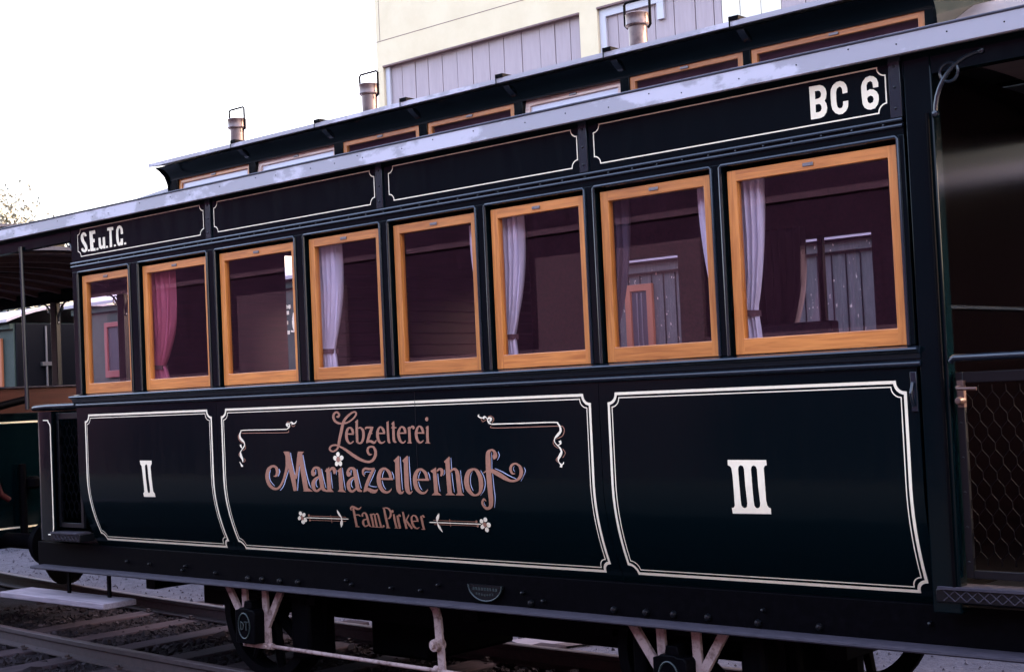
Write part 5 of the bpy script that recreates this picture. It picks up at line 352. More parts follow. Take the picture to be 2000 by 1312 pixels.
 'ornw2': [('r',[7608,14393,7876,14394,8252,14395,8687,14397,9138,14398,9558,14400,9980,14403,10430,14408,10865,14412,11242,14413,11519,14409,11670,14400,11717,14391,11703,14403,11691,14381,11706,14340,11739,14308,11763,14275,11783,14240,11798,14204,11809,14171,11816,14140,11819,14111,11817,14083,11811,14056,11799,14032,11778,14006,11747,13978,11707,13947,11665,13913,11628,13880,11596,13847,11563,13814,11529,13779,11499,13743,11476,13706,11462,13671,11455,13637,11454,13603,11459,13570,11470,13537,11488,13504,11514,13471,11543,13439,11574,13408,11604,13378,11635,13349,11668,13321,11699,13295,11727,13269,11749,13242,11770,13211,11791,13179,11807,13147,11816,13117,11815,13091,11804,13064,11781,13034,11750,13000,11718,12962,11692,12924,11672,12887,11652,12850,11633,12810,11618,12770,11611,12730,11615,12694,11629,12664,11648,12638,11667,12614,11683,12588,11701,12558,11722,12526,11740,12495,11752,12468,11754,12453,11750,12445,11744,12435,11735,12420,11725,12404,11717,12390],[7609,14451,7878,14452,8253,14453,8689,14454,9139,14456,9559,14457,9980,14460,10431,14464,10866,14468,11244,14469,11523,14465,11681,14457,11755,14442,11780,14398,11771,14382,11777,14376,11811,14350,11846,14314,11877,14276,11903,14236,11923,14197,11936,14158,11944,14119,11946,14078,11939,14036,11923,13993,11894,13950,11856,13909,11815,13872,11774,13837,11735,13806,11693,13776,11647,13750,11604,13727,11568,13705,11542,13682,11525,13658,11514,13632,11510,13605,11511,13578,11518,13550,11533,13522,11556,13493,11584,13463,11616,13434,11647,13406,11680,13382,11715,13360,11753,13337,11791,13311,11824,13282,11853,13250,11881,13215,11906,13177,11925,13135,11933,13089,11926,13040,11908,12993,11884,12948,11860,12908,11836,12871,11808,12834,11774,12800,11742,12770,11716,12744,11699,12722,11692,12701,11691,12679,11696,12655,11707,12630,11723,12606,11747,12583,11780,12561,11816,12540,11851,12515,11878,12484,11888,12446,11883,12411,11872,12384,11863,12365,11859,12354]),('r',[11724,13561,11737,13543,11756,13518,11775,13494,11787,13475,11795,13470,11793,13462,11768,13444,11733,13426,11699,13411,11676,13399],[11878,13606,11882,13588,11890,13559,11899,13522,11902,13482,11886,13439,11845,13410,11799,13396,11753,13387,11714,13380,11688,13375]),('r',[11955,12624,11949,12611,11943,12594,11935,12575,11925,12559,11914,12548,11898,12538,11873,12525,11845,12512,11819,12500,11800,12491],[11988,12621,11988,12609,11990,12591,11991,12568,11986,12543,11972,12517,11948,12495,11918,12476,11887,12459,11861,12446,11843,12437]),('r',[7616,14433,7592,14443,7557,14457,7521,14474,7489,14492,7467,14508,7445,14529,7419,14558,7396,14589,7379,14619,7374,14640,7380,14653,7396,14667,7418,14678,7440,14685,7454,14687,7464,14683,7480,14677,7493,14668,7497,14663,7491,14672,7491,14671,7484,14647,7470,14615,7454,14585,7444,14564],[7601,14403,7573,14407,7533,14411,7485,14418,7435,14432,7390,14455,7358,14488,7333,14526,7315,14567,7303,14606,7300,14642,7311,14675,7334,14704,7363,14728,7396,14748,7433,14761,7476,14766,7520,14764,7565,14753,7607,14732,7636,14690,7628,14645,7604,14609,7575,14577,7548,14550,7532,14532]),('r',[7332,14695,7312,14715,7282,14746,7247,14779,7209,14810,7158,14829,7097,14818,7053,14791,7017,14762,6989,14737,6970,14723],[7305,14677,7279,14694,7243,14720,7203,14747,7167,14765,7154,14766,7159,14760,7149,14740,7136,14712,7123,14682,7112,14661]),('r',[7047,14755,7021,14758,6983,14762,6943,14767,6905,14773,6876,14781,6852,14792,6827,14806,6805,14821,6789,14835,6783,14840,6779,14842,6783,14855,6795,14874,6809,14891,6819,14904],[7040,14710,7015,14710,6977,14710,6931,14711,6885,14714,6841,14723,6803,14737,6768,14755,6737,14775,6712,14798,6697,14828,6705,14860,6729,14882,6756,14898,6780,14910,6795,14918])],
 'ornc2': [('r',[7492,14340,7486,14330,7455,14309,7445,14267,7507,14239,7657,14224,7922,14218,8277,14217,8688,14219,9123,14222,9547,14224,9999,14228,10499,14234,10990,14239,11419,14243,11735,14242,11912,14237,11985,14231,11986,14232,11979,14220,11994,14193,12022,14167,12040,14139,12049,14106,12052,14070,12047,14033,12036,13990,12017,13942,11991,13894,11957,13849,11915,13811,11855,13778,11773,13747,11686,13720,11607,13697,11553,13680],[7531,14328,7520,14311,7493,14291,7484,14287,7519,14273,7661,14260,7924,14254,8278,14253,8689,14254,9123,14257,9548,14260,10000,14263,10499,14269,10990,14274,11420,14277,11736,14276,11915,14271,11996,14264,12028,14243,12023,14225,12031,14213,12061,14187,12084,14152,12097,14113,12101,14071,12097,14028,12085,13982,12066,13930,12037,13877,11999,13827,11948,13782,11877,13746,11790,13716,11699,13691,11619,13671,11564,13656]),('r',[11398,13634,11389,13611,11374,13578,11358,13538,11350,13496,11356,13454,11381,13414,11418,13374,11461,13335,11507,13301,11551,13273,11595,13252,11643,13238,11688,13229,11725,13223,11752,13217],[11431,13628,11422,13604,11408,13571,11395,13534,11389,13496,11395,13464,11416,13430,11450,13394,11492,13357,11535,13324,11575,13297,11613,13278,11656,13264,11697,13253,11734,13245,11761,13238]),('r',[11910,13210,11935,13183,11972,13146,12011,13104,12040,13061,12049,13025,12035,12985,12000,12937,11956,12888,11913,12845,11885,12814],[11938,13226,11963,13201,12003,13165,12046,13122,12081,13074,12094,13024,12075,12973,12034,12921,11986,12871,11941,12829,11912,12800]),('r',[11607,12862,11587,12842,11555,12813,11521,12779,11494,12741,11488,12701,11511,12664,11554,12630,11603,12598,11648,12571,11677,12552],[11634,12847,11614,12826,11584,12797,11553,12764,11532,12732,11527,12708,11543,12682,11580,12649,11625,12617,11668,12589,11697,12569]),('r',[7332,14742,7358,14754,7394,14772,7434,14790,7473,14801,7506,14801,7547,14788,7597,14765,7645,14735,7681,14704,7698,14675,7692,14641,7666,14595,7628,14546,7592,14502,7568,14471],[7313,14765,7337,14777,7373,14796,7416,14816,7464,14831,7515,14832,7568,14817,7624,14793,7679,14761,7723,14723,7747,14680,7737,14632,7703,14581,7660,14531,7620,14489,7594,14460]),('r',[6866,14690,6879,14667,6897,14631,6921,14591,6952,14556,6999,14537,7055,14547,7114,14573,7173,14606,7224,14636,7258,14656],[6894,14700,6910,14676,6931,14642,6955,14605,6982,14578,7004,14569,7039,14575,7093,14597,7151,14626,7204,14655,7240,14674])],
 'ornw3': [('r',[-6840,9544,-3361,9564],[-6820,9589,-3343,9608]),('r',[-4129,10058,-4129,10028,-4132,9986,-4132,9936,-4125,9882,-4106,9829,-4068,9776,-4015,9719,-3957,9664,-3906,9617,-3872,9584],[-4091,10070,-4071,10045,-4043,10012,-4011,9973,-3980,9931,-3952,9886,-3927,9832,-3900,9766,-3876,9698,-3855,9638,-3841,9597]),('r',[-3901,9571,-3929,9542,-3971,9500,-4018,9451,-4062,9400,-4093,9352,-4111,9303,-4121,9249,-4127,9196,-4129,9150,-4133,9118],[-3869,9571,-3868,9541,-3865,9499,-3864,9449,-3870,9397,-3886,9348,-3919,9298,-3966,9245,-4017,9193,-4064,9148,-4096,9117])],
 'ornc3': [('r',[-6541,9663,-3559,9676],[-6529,9690,-3548,9702]),('r',[-6580,9421,-3620,9442],[-6568,9447,-3608,9468]),('r',[-4780,9765,-4827,9324],[-4746,9770,-4792,9329]),('p',[[-6515,9701,-6532,9673,-6561,9651,-6595,9638,-6628,9637,-6653,9648,-6665,9670,-6662,9698,-6644,9725,-6616,9748,-6582,9761,-6549,9762,-6524,9750,-6512,9729]]),('p',[[-6525,9431,-6544,9402,-6574,9378,-6609,9364,-6642,9363,-6666,9375,-6677,9398,-6672,9427,-6653,9457,-6623,9481,-6588,9495,-6555,9496,-6531,9484,-6520,9461]])],
 'flow3': [('p',[[-7078,9825,-7087,9775,-7122,9728,-7176,9695,-7239,9681,-7298,9691,-7341,9721,-7360,9766,-7351,9816,-7316,9863,-7263,9896,-7200,9909,-7141,9900,-7098,9870]]),('p',[[-6855,9680,-6921,9637,-6995,9611,-7063,9607,-7111,9626,-7130,9663,-7116,9713,-7071,9764,-7006,9806,-6932,9832,-6864,9836,-6816,9817,-6797,9780,-6810,9731]]),('p',[[-7280,9496,-7340,9452,-7413,9422,-7482,9414,-7534,9429,-7559,9464,-7552,9512,-7515,9563,-7454,9607,-7383,9636,-7314,9644,-7262,9629,-7236,9594,-7242,9547]]),('p',[[-7025,9366,-7030,9314,-7064,9264,-7122,9226,-7191,9207,-7257,9211,-7307,9237,-7333,9281,-7327,9333,-7293,9383,-7236,9421,-7168,9440,-7102,9436,-7051,9409]]),('p',[[-6797,9481,-6807,9424,-6842,9373,-6896,9337,-6957,9324,-7012,9336,-7052,9371,-7069,9423,-7058,9480,-7023,9531,-6971,9567,-6911,9580,-6855,9567,-6814,9532]])],
 'floc3': [('p',[[-7033,9579,-7041,9528,-7070,9483,-7113,9452,-7164,9441,-7210,9453,-7244,9485,-7258,9531,-7250,9581,-7222,9626,-7179,9657,-7130,9668,-7083,9656,-7048,9624]])],
 'ornw4': [('r',[2748,9558,6297,9567],[2767,9607,6314,9614]),('r',[3551,10057,3517,10031,3465,9994,3407,9949,3352,9900,3311,9850,3289,9798,3278,9743,3275,9690,3275,9645,3274,9613],[3583,10050,3574,10017,3563,9971,3549,9918,3531,9865,3508,9820,3474,9776,3428,9729,3379,9681,3334,9640,3303,9611]),('r',[3286,9571,3285,9536,3280,9486,3278,9427,3282,9366,3297,9310,3329,9258,3375,9207,3425,9161,3469,9122,3499,9094],[3317,9581,3336,9552,3362,9511,3392,9464,3421,9415,3445,9368,3465,9317,3485,9258,3503,9197,3518,9145,3529,9108])],
 'ornc4': [('r',[3006,9680,6022,9684],[3015,9705,6031,9709]),('r',[3010,9466,6029,9481],[3020,9492,6039,9506]),('r',[4181,9781,4140,9394],[4211,9785,4171,9399]),('p',[[6079,9709,6063,9681,6036,9658,6003,9644,5970,9643,5945,9655,5932,9677,5933,9705,5949,9733,5976,9756,6009,9770,6041,9770,6067,9759,6080,9737]]),('p',[[6104,9487,6087,9458,6060,9435,6026,9421,5994,9420,5969,9432,5956,9454,5958,9482,5975,9511,6003,9534,6036,9547,6068,9548,6093,9537,6106,9515]])],
 'flow4': [('p',[[6517,9781,6517,9732,6495,9686,6453,9651,6401,9635,6349,9641,6307,9667,6284,9708,6283,9757,6305,9803,6346,9838,6398,9854,6450,9848,6493,9822]]),('p',[[6805,9846,6791,9794,6754,9748,6700,9716,6641,9706,6588,9719,6553,9753,6541,9800,6555,9852,6592,9898,6645,9930,6704,9939,6757,9926,6793,9893]]),('p',[[6951,9625,6958,9571,6935,9516,6887,9471,6824,9447,6758,9447,6702,9471,6667,9515,6661,9570,6683,9625,6731,9669,6794,9693,6860,9693,6916,9669]]),('p',[[6758,9366,6749,9311,6714,9261,6662,9224,6602,9210,6547,9219,6507,9252,6491,9300,6501,9355,6535,9406,6586,9442,6646,9456,6701,9446,6741,9414]]),('p',[[6506,9431,6443,9385,6371,9358,6305,9354,6258,9374,6239,9416,6252,9469,6294,9524,6356,9570,6427,9597,6493,9601,6540,9581,6560,9540,6548,9486]])],
 'floc4': [('p',[[6700,9613,6698,9561,6673,9513,6632,9478,6581,9464,6532,9473,6495,9504,6475,9550,6478,9602,6502,9650,6543,9684,6593,9698,6642,9689,6680,9658]])],
 'flow5': [('p',[[-3475,13026,-3494,12969,-3537,12924,-3598,12899,-3664,12899,-3722,12925,-3760,12970,-3772,13027,-3753,13083,-3709,13128,-3648,13153,-3582,13153,-3525,13128,-3487,13082]]),('p',[[-3198,12804,-3244,12752,-3313,12716,-3391,12705,-3463,12720,-3515,12758,-3536,12813,-3522,12872,-3477,12925,-3408,12960,-3329,12972,-3257,12956,-3206,12918,-3184,12864]]),('p',[[-3695,12857,-3688,12798,-3713,12744,-3767,12706,-3838,12692,-3913,12704,-3975,12741,-4014,12794,-4021,12854,-3995,12908,-3941,12946,-3870,12960,-3796,12947,-3733,12911]]),('p',[[-3591,12534,-3629,12472,-3688,12425,-3757,12404,-3821,12413,-3868,12449,-3889,12506,-3879,12573,-3841,12636,-3782,12683,-3713,12703,-3649,12695,-3602,12658,-3582,12601]]),('p',[[-3322,12573,-3321,12507,-3349,12450,-3400,12413,-3465,12404,-3531,12425,-3584,12472,-3614,12534,-3615,12601,-3587,12658,-3536,12695,-3471,12703,-3405,12682,-3352,12636]])],
 'floc5': [('p',[[-3447,12762,-3466,12697,-3511,12644,-3574,12615,-3642,12615,-3701,12644,-3740,12697,-3751,12763,-3732,12829,-3686,12882,-3623,12911,-3556,12911,-3496,12881,-3458,12828]])],
 'bc': [('p',[[25599,27482,25913,27479,26083,27468,26225,27404,26315,27290,26348,27154,26350,27067,26316,26899,26250,26812,26327,26691,26353,26513,26311,26346,26189,26214,26028,26164,25607,26171],[25846,27264,25997,27259,26068,27225,26112,27141,26111,27054,26073,26980,25978,26950,25843,26943],[25848,26728,25990,26733,26061,26703,26100,26620,26103,26522,26057,26438,25970,26409,25835,26409]]),('p',[[27265,26961,27268,27121,27225,27279,27126,27405,26975,27471,26807,27458,26645,27351,26552,27205,26532,27035,26528,26819,26538,26579,26580,26399,26691,26251,26848,26171,27015,26171,27163,26258,27254,26394,27282,26651,27056,26646,27048,26514,27002,26419,26898,26400,26813,26457,26781,26559,26766,26778,26771,27058,26815,27191,26927,27257,27008,27215,27045,27118,27051,26955]]),('p',[[28581,26952,28584,27121,28528,27283,28401,27391,28242,27437,28066,27401,27925,27261,27860,27080,27858,26846,27867,26610,27888,26393,27961,26253,28077,26166,28209,26133,28395,26159,28518,26287,28574,26467,28573,26637,28502,26786,28370,26890,28234,26919,28092,26880,28088,27082,28139,27197,28253,27234,28337,27182,28354,27077,28363,26953],[28085,26573,28129,26650,28242,26677,28331,26622,28361,26515,28318,26405,28200,26372,28116,26436]])],
 'num3': [('p',[[20851,12697,22719,12688,22724,12479,22632,12450,22580,12372,22593,11816,22592,11057,22616,10845,22681,10756,22772,10724,22756,10488,20898,10466,20895,10696,20993,10721,21050,10802,21073,11372,21053,12051,21017,12346,20969,12425,20850,12470],[21342,12324,21384,12437,21480,12477,21583,12437,21629,12325,21651,11605,21676,10905,21639,10768,21551,10710,21459,10719,21379,10809,21370,11036,21364,11670],[21966,12317,22007,12429,22102,12469,22204,12429,22249,12317,22270,11603,22295,10908,22258,10772,22172,10714,22082,10723,22003,10812,21993,11038,21987,11667]])],
 'num2': [('p',[[-22234,12719,-20973,12717,-20961,12502,-21038,12459,-21101,12352,-21060,11815,-21002,11170,-20983,10825,-20908,10750,-20850,10686,-20851,10490,-22079,10482,-22091,10700,-21954,10790,-21931,11052,-21962,11616,-22023,12134,-22065,12372,-22191,12502],[-21704,12373,-21642,12459,-21564,12491,-21472,12448,-21426,12287,-21356,11620,-21311,10864,-21401,10732,-21479,10720,-21579,10773,-21603,10990,-21652,11704]])],
 'seutg': [('r',[-27373,27186,-27379,27206,-27388,27236,-27400,27273,-27417,27313,-27444,27352,-27481,27385,-27523,27415,-27582,27444,-27667,27466,-27760,27468,-27831,27454,-27895,27432,-27957,27401,-28012,27358,-28049,27305,-28068,27245,-28075,27180,-28072,27109,-28058,27035,-28030,26959,-27983,26883,-27920,26808,-27854,26739,-27795,26677,-27749,26622,-27709,26569,-27669,26518,-27638,26473,-27618,26437,-27612,26411,-27619,26391,-27639,26368,-27668,26348,-27697,26333,-27705,26330,-27691,26330,-27694,26331,-27715,26337,-27739,26346,-27753,26351,-27766,26357,-27786,26379,-27807,26408,-27825,26438,-27840,26460],[-27619,27184,-27625,27206,-27633,27236,-27642,27267,-27653,27292,-27663,27305,-27675,27312,-27691,27320,-27697,27321,-27682,27316,-27658,27314,-27667,27310,-27695,27300,-27722,27285,-27743,27267,-27755,27244,-27758,27207,-27753,27157,-27740,27099,-27720,27040,-27694,26986,-27658,26933,-27605,26873,-27543,26808,-27480,26739,-27428,26672,-27390,26611,-27357,26552,-27330,26493,-27314,26434,-27313,26374,-27337,26317,-27379,26268,-27433,26228,-27495,26196,-27573,26172,-27675,26166,-27769,26180,-27847,26203,-27912,26232,-27971,26268,-28013,26314,-28033,26358,-28043,26398,-28048,26429,-28052,26450]),('p',[[-27284,26302,-27051,26306,-27042,26178,-27276,26173]]),('p',[[-27036,27455,-26349,27448,-26337,27238,-26659,27246,-26639,26912,-26449,26915,-26430,26696,-26628,26689,-26594,26319,-26387,26329,-26366,26137,-26977,26162]]),('p',[[-26274,26291,-26044,26295,-26036,26167,-26266,26163]]),('p',[[-25996,26912,-25742,26922,-25707,26454,-25623,26355,-25513,26421,-25507,26906,-25239,26908,-25220,26180,-25464,26173,-25484,26238,-25676,26167,-25900,26235,-25984,26460]]),('p',[[-25155,26312,-24929,26316,-24921,26190,-25147,26186]]),('p',[[-24945,27451,-24263,27442,-24251,27253,-24459,27254,-24447,26191,-24720,26183,-24716,27255,-24934,27257]]),('p',[[-24247,26309,-24024,26312,-24016,26187,-24239,26183]]),('p',[[-23166,26878,-23193,27190,-23338,27383,-23547,27460,-23789,27389,-23937,27183,-23952,26696,-23892,26379,-23761,26197,-23589,26170,-23459,26223,-23431,26176,-23210,26184,-23207,26595,-23467,26600,-23467,26468,-23537,26364,-23638,26397,-23684,26668,-23698,27068,-23615,27259,-23488,27267,-23433,27128,-23425,26884]]),('p',[[-23084,26313,-22864,26316,-22856,26192,-23076,26188]])],
}
# ------------------------------------------------------------------ ground, ballast and track
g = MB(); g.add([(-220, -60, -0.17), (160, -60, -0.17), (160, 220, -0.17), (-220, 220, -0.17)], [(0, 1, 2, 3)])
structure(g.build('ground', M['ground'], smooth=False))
g = MB(); g.add([(-60, -14.05, -0.164), (40, -14.05, -0.164), (40, -2.2, -0.164), (-60, -2.2, -0.164)], [(0, 1, 2, 3)])
structure(g.build('dark_mirror_ground', M['dark_ground'], smooth=False))  # unseen dark sheet added in front, so the lower panels mirror dark ground

CURVE = 122.0
def track_y(x): return x * x / CURVE
def strip(y0, y1, z0, x0, x1, n, jit, name, m):
    b = MB(); ny = 26; r = random.Random(5); vs = []; fs = []
    for i in range(n + 1):
        x = x0 + (x1 - x0) * i / n
        for j in range(ny + 1):
            y = y0 + (y1 - y0) * j / ny + r.uniform(-.03, .03)
            e = min(j, ny - j) / 3.0
            vs.append((x + r.uniform(-.03, .03), y + track_y(x), z0 - 0.05 * max(0, 1 - e) + r.uniform(-jit, jit)))
    for i in range(n):
        for j in range(ny):
            a = i * (ny + 1) + j; fs.append((a, a + 1, a + ny + 2, a + ny + 1))
    return b.add(vs, fs).build(name, m)
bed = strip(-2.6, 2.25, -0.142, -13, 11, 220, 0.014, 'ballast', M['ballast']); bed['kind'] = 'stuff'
# loose stones over the bed, one uncountable mass
st = MB(); r = random.Random(11)
for i in range(15000):
    x = r.uniform(-6.5, 1.6); y = r.uniform(-.9, 2.1) + track_y(x); s = r.uniform(0.007, 0.021) * (1.7 if r.random() < .04 else 1) * (0.7 + 0.6 * r.random())
    
    ks = (x + 4.98) / .68; ks = abs(ks - round(ks)) * .68
    if ks < .125 and -.45 < y - track_y(x) < 2.35 and x < -.6 and r.random() < .93: continue
    rot = Matrix.Rotation(r.uniform(0, 6.28), 3, 'Z') @ Matrix.Rotation(r.uniform(-.7, .7), 3, 'X') @ Matrix.Rotation(r.uniform(-.7, .7), 3, 'Y')
    sx, sy, sz = s * r.uniform(.8, 1.5), s * r.uniform(.7, 1.2), s * r.uniform(.5, .9)
    vs = [Vector((x, y, -0.134)) + rot @ Vector((a * sx * r.uniform(.6, 1), b_ * sy * r.uniform(.6, 1), c * sz * r.uniform(.6, 1))) for a in (-1, 1) for b_ in (-1, 1) for c in (-1, 1)]
    st.add(vs, [(0, 1, 3, 2), (4, 6, 7, 5), (0, 4, 5, 1), (2, 3, 7, 6), (0, 2, 6, 4), (1, 5, 7, 3)])
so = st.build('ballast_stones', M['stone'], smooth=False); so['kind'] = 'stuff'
# fine debris further out on the gravel yard
gr = MB()
for i in range(2600):
    x = r.uniform(-12, 2.5); y = r.uniform(2.1, 4.2) + track_y(x) * .8; s = r.uniform(0.006, 0.020) if r.random() > .08 else r.uniform(.02, .035)
    vs = [Vector((x + s * r.uniform(-1, 1), y + s * r.uniform(-1, 1), -0.168)) for _ in range(3)] + [Vector((x, y, -0.168 + s * .9))]
    gr.add(vs, [(0, 1, 2), (0, 1, 3), (1, 2, 3), (2, 0, 3)])
go = gr.build('gravel_chips', M['ground'], smooth=False); go['kind'] = 'stuff'

def rail(yc, x0, x1, label, y_off=None):
    prof = [(-.055, -.122), (.055, -.122), (.055, -.112), (.010, -.098), (.007, -.040), (.026, -.030), (.026, -.005), (.020, 0.0), (-.020, 0.0), (-.026, -.005), (-.026, -.030), (-.007, -.040), (-.010, -.098), (-.055, -.112)]
    b = MB(); n = 60; k = len(prof); vs = []; fs = []
    for i in range(n + 1):
        x = x0 + (x1 - x0) * i / n; yo = yc + (track_y(x) if y_off is None else 0)
        vs += [(x, yo + p[0], p[1]) for p in prof]
    for i in range(n):
        for j in range(k): fs.append((i * k + j, i * k + (j + 1) % k, (i + 1) * k + (j + 1) % k, (i + 1) * k + j))
    fs += [tuple(range(k)), tuple(range(n * k, n * k + k))]
    o = b.add(vs, fs).build('rail', M['rust'])
    o.data.materials.append(M['railtop'])
    for p in o.data.polygons:
        if p.normal.z > .7 and p.center.z > -.01: p.material_index = 1
    return tag(o, label, 'rail', 'rails of the track')
RN = rail(0.236, -13, 11, 'rusty steel rail nearest the viewer, crossing the lower left corner below the step board')
RF = rail(1.70, -13, 11, 'rusty steel rail on the far side of the track against the pale gravel')
rail(4.55, -22, 8, 'steel rail under the near wheels of the green wagons behind the carriage', 0)
rail(6.00, -22, 8, 'steel rail under the far wheels of the green wagons behind the carriage', 0)
names = {0: 'grey timber sleeper furthest left, passing under the pale step board', 1: 'grey timber sleeper just right of the pale step board with its near end showing', 2: 'grey timber sleeper in front of the left axle guard, second right of the step board', 3: 'timber sleeper under the left axle box, third right of the step board'}
for i in range(7):
    x = -4.98 + 0.68 * i
    b = MB(); r2 = random.Random(50 + i); prof = []
    b.box(x - .115, x + .115, -.42 + track_y(x), 2.32 + track_y(x), -.24, -.116 - .004 * (i % 2))
    o = b.build('sleeper', M['sleeper'], bevel=.012)
    o.rotation_euler = (0, 0, R(r2.uniform(-.5, .5)))
    o.location.y = 0
    tag(o, names.get(i - 1, 'dark timber sleeper hidden in shade under the carriage'), 'sleeper', 'sleepers of the track')
    if i < 7:
        for rl, yc in ((RN, 0.236), (RF, 1.70)):
            for sg in (-1, 1):
                yy = yc + track_y(x) + sg * .066
                c = MB().box(x - .035, x + .035, yy - .026, yy + .026, -.122, -.104).lathe([(.018, -.104), (.018, -.088), (.0001, -.086)], (x + .004, yy + sg * .006, 0), 6)
                c.build('rail_clip', M['rust'], rl, .003)
# two pale planks lying on the yard beyond the far rail
for k, (px, py, an) in enumerate(((-1.10, 2.62, 62), (-0.93, 2.50, 63))):
    o = MB().box(-.62, .62, -.085, .085, 0, .03).build('plank', M['grey_board'], bevel=.004)
    o.location = (px + .1, py + .25, -.165 + .012 * k); o.rotation_euler = (0, 0, R(an))
    tag(o, ('pale plank lying on the gravel under the carriage, left one of two' , 'pale plank lying on the gravel under the carriage, right one of two')[k], 'plank', 'planks on the gravel')

# ------------------------------------------------------------------ the tramway carriage
CAR = root('tram_carriage', 'dark green tramway carriage with orange oak windows, cream lining and MARIAZELLERHOF lettering', 'carriage', (0, 0.975, 0))
XL, XR = -2.93, 2.95            # ends of the closed body
PL, PR = -4.0, 4.3              # ends of the platform roofs
W = [(-2.838, -2.280), (-2.147, -1.470), (-1.360, -.668), (-.557, .018), (.113, .701), (.794, 1.378), (1.466, 2.063), (2.142, 2.911)]
ZB, ZT = 1.700, 2.468           # window sashes, bottom and top

# lower side panels with lining and lettering
def zs(a, b, n): return [a + (b - a) * i / n for i in range(n + 1)]
panels = [(XL, -1.424, -2.829, -1.475), (-1.421, 1.416, -1.374, 1.364), (1.419, XR, 1.472, 2.898)]
SIDE = []
for (a, b_, l0, l1) in panels:
    zz = zs(.705, 1.625, 26)
    prof = [(tum(z), z) for z in zz] + [(.045, 1.625)] + [(tum(z) + .045, z) for z in reversed(zz)]
    p = MB().prism(prof, 0, a, b_).build('side_panel', M['paint'], CAR)
    lining('lining', l0, l1, .757, 1.563, .042, .0125, M['cream'], p, .0008)
    lining('fine_lining', l0, l1, .757, 1.563, .040, .0045, M['cream'], p, .0008, inset=.018)
    SIDE.append(p)
painted('class_number', TRACES['num2'], M['cream'], SIDE[0], .001)
painted('class_number', TRACES['num3'], M['cream'], SIDE[2], .001)
painted('script_lettering', TRACES['leb'], M['copper'], SIDE[1], .001)
painted('name_lettering', TRACES['mar'], M['copper'], SIDE[1], .0015)
for it in TRACES['marw']: painted('letter_highlight', [it], M['shade'], SIDE[1], .0011)
painted('family_lettering', TRACES['fam'], M['copper'], SIDE[1], .001)
for k, n_ in ((1, 'scroll_ornament'), (2, 'scroll_ornament'), (3, 'flower_stem'), (4, 'flower_stem')):
    painted(n_ + '_shadow', TRACES['ornc%d' % k], M['copper'], SIDE[1], .001)
    painted(n_, TRACES['ornw%d' % k], M['cream'], SIDE[1], .004)
for k in (3, 4, 5):
    painted('flower', TRACES['flow%d' % k], M['cream'], SIDE[1], .005)
    painted('flower_centre', TRACES['floc%d' % k], M['copper'], SIDE[1], .0075)
box('panel_joint', M['paint_rough'], CAR, .233, .236, -.0012, .004, 1.17, 1.622, bevel=0)

# waist rail: drip sill over a smaller bead
MB().prism([(.03, 1.625), (.03, 1.700), (-.012, 1.696), (-.036, 1.690), (-.040, 1.684), (-.036, 1.678), (-.014, 1.668), (-.008, 1.650), (0, 1.646), (0, 1.625)], 0, XL - .03, XR + .02).build('waist_rail', M['bead'], CAR)
MB().prism([(.0, 1.615)] + [(-.016 * math.sin(R(a)), 1.630 - .014 * math.cos(R(a))) for a in range(0, 181, 20)] + [(.0, 1.645)], 0, XL - .02, XR + .02).build('waist_bead', M['bead'], CAR)

# posts, header and their beads
edges = [XL] + [x for w in W for x in (w[0] - .016, w[1] + .008)] + [XR]
for i in range(0, len(edges), 2):
    box('window_post', M['paint'], CAR, edges[i], edges[i + 1], 0, .085, 1.7005, 2.50, bevel=.003)
box('header_rail', M['paint'], CAR, XL, XR, 0.001, .085, 2.4985, 2.562, bevel=0)
for (a, b_) in W:
    a2, b2 = a - .022, b_ + .013
    MB().tube([(a2, -.002, 1.701), (a2, -.002, 2.485), (a2 + .008, -.002, 2.493), (b2 - .008, -.002, 2.493), (b2, -.002, 2.485), (b2, -.002, 1.701)], .0075, 8).build('window_bead', M['bead'], CAR)
for z in (2.533, 2.556):
    MB().tube([(XL, -.003, z), (XR, -.003, z)], .0075, 8).build('letterboard_bead', M['bead'], CAR)
def repeat(o, places):
    """copies of one small part sharing its mesh, moved from where the first stands"""
    for d in places:
        c = o.copy(); COL.objects.link(c); c.parent = o.parent; c.location = d
rv = MB().lathe([(.0001, -.006), (.004, -.005), (.0055, -.001), (.0055, .002)], (XL + .06, 0, 2.5445), 8, 'y').build('rivet', M['bead'], CAR)
repeat(rv, [(i * .1335, 0, 0) for i in range(1, 44)])

# letterboards with lining and lettering
LB = [(XL, -1.4485, -2.846, -1.478), (-1.3975, .022, -1.374, .003), (.072, 1.376, .113, 1.361), (1.426, XR - .042, 1.459, 2.888)]
LBO = []
for a, b_, l0, l1 in LB:
    p = box('letterboard', M['paint'], CAR, a, b_, 0, .05, 2.5635, 2.80, bevel=.002)
    lining('lining', l0, l1, 2.594, 2.769, .034, .0053, M['cream'], p, .0008)
    LBO.append(p)
painted('railway_initials', TRACES['seutg'], M['cream'], LBO[0], .001)
painted('carriage_number', TRACES['bc'], M['cream'], LBO[3], .001)
for x in (-1.423, .047, 1.401, 2.929):
    b = MB().box(x - .024, x + .024, -.010, .05, 2.5640, 2.799)
    for k in range(3): b.lathe([(.0001, -.016), (.004, -.015), (.006, -.010), (.006, -.008)], (x, 0, 2.60 + .08 * k), 8, 'y')
    b.build('strap', M['bead'], CAR, .002)

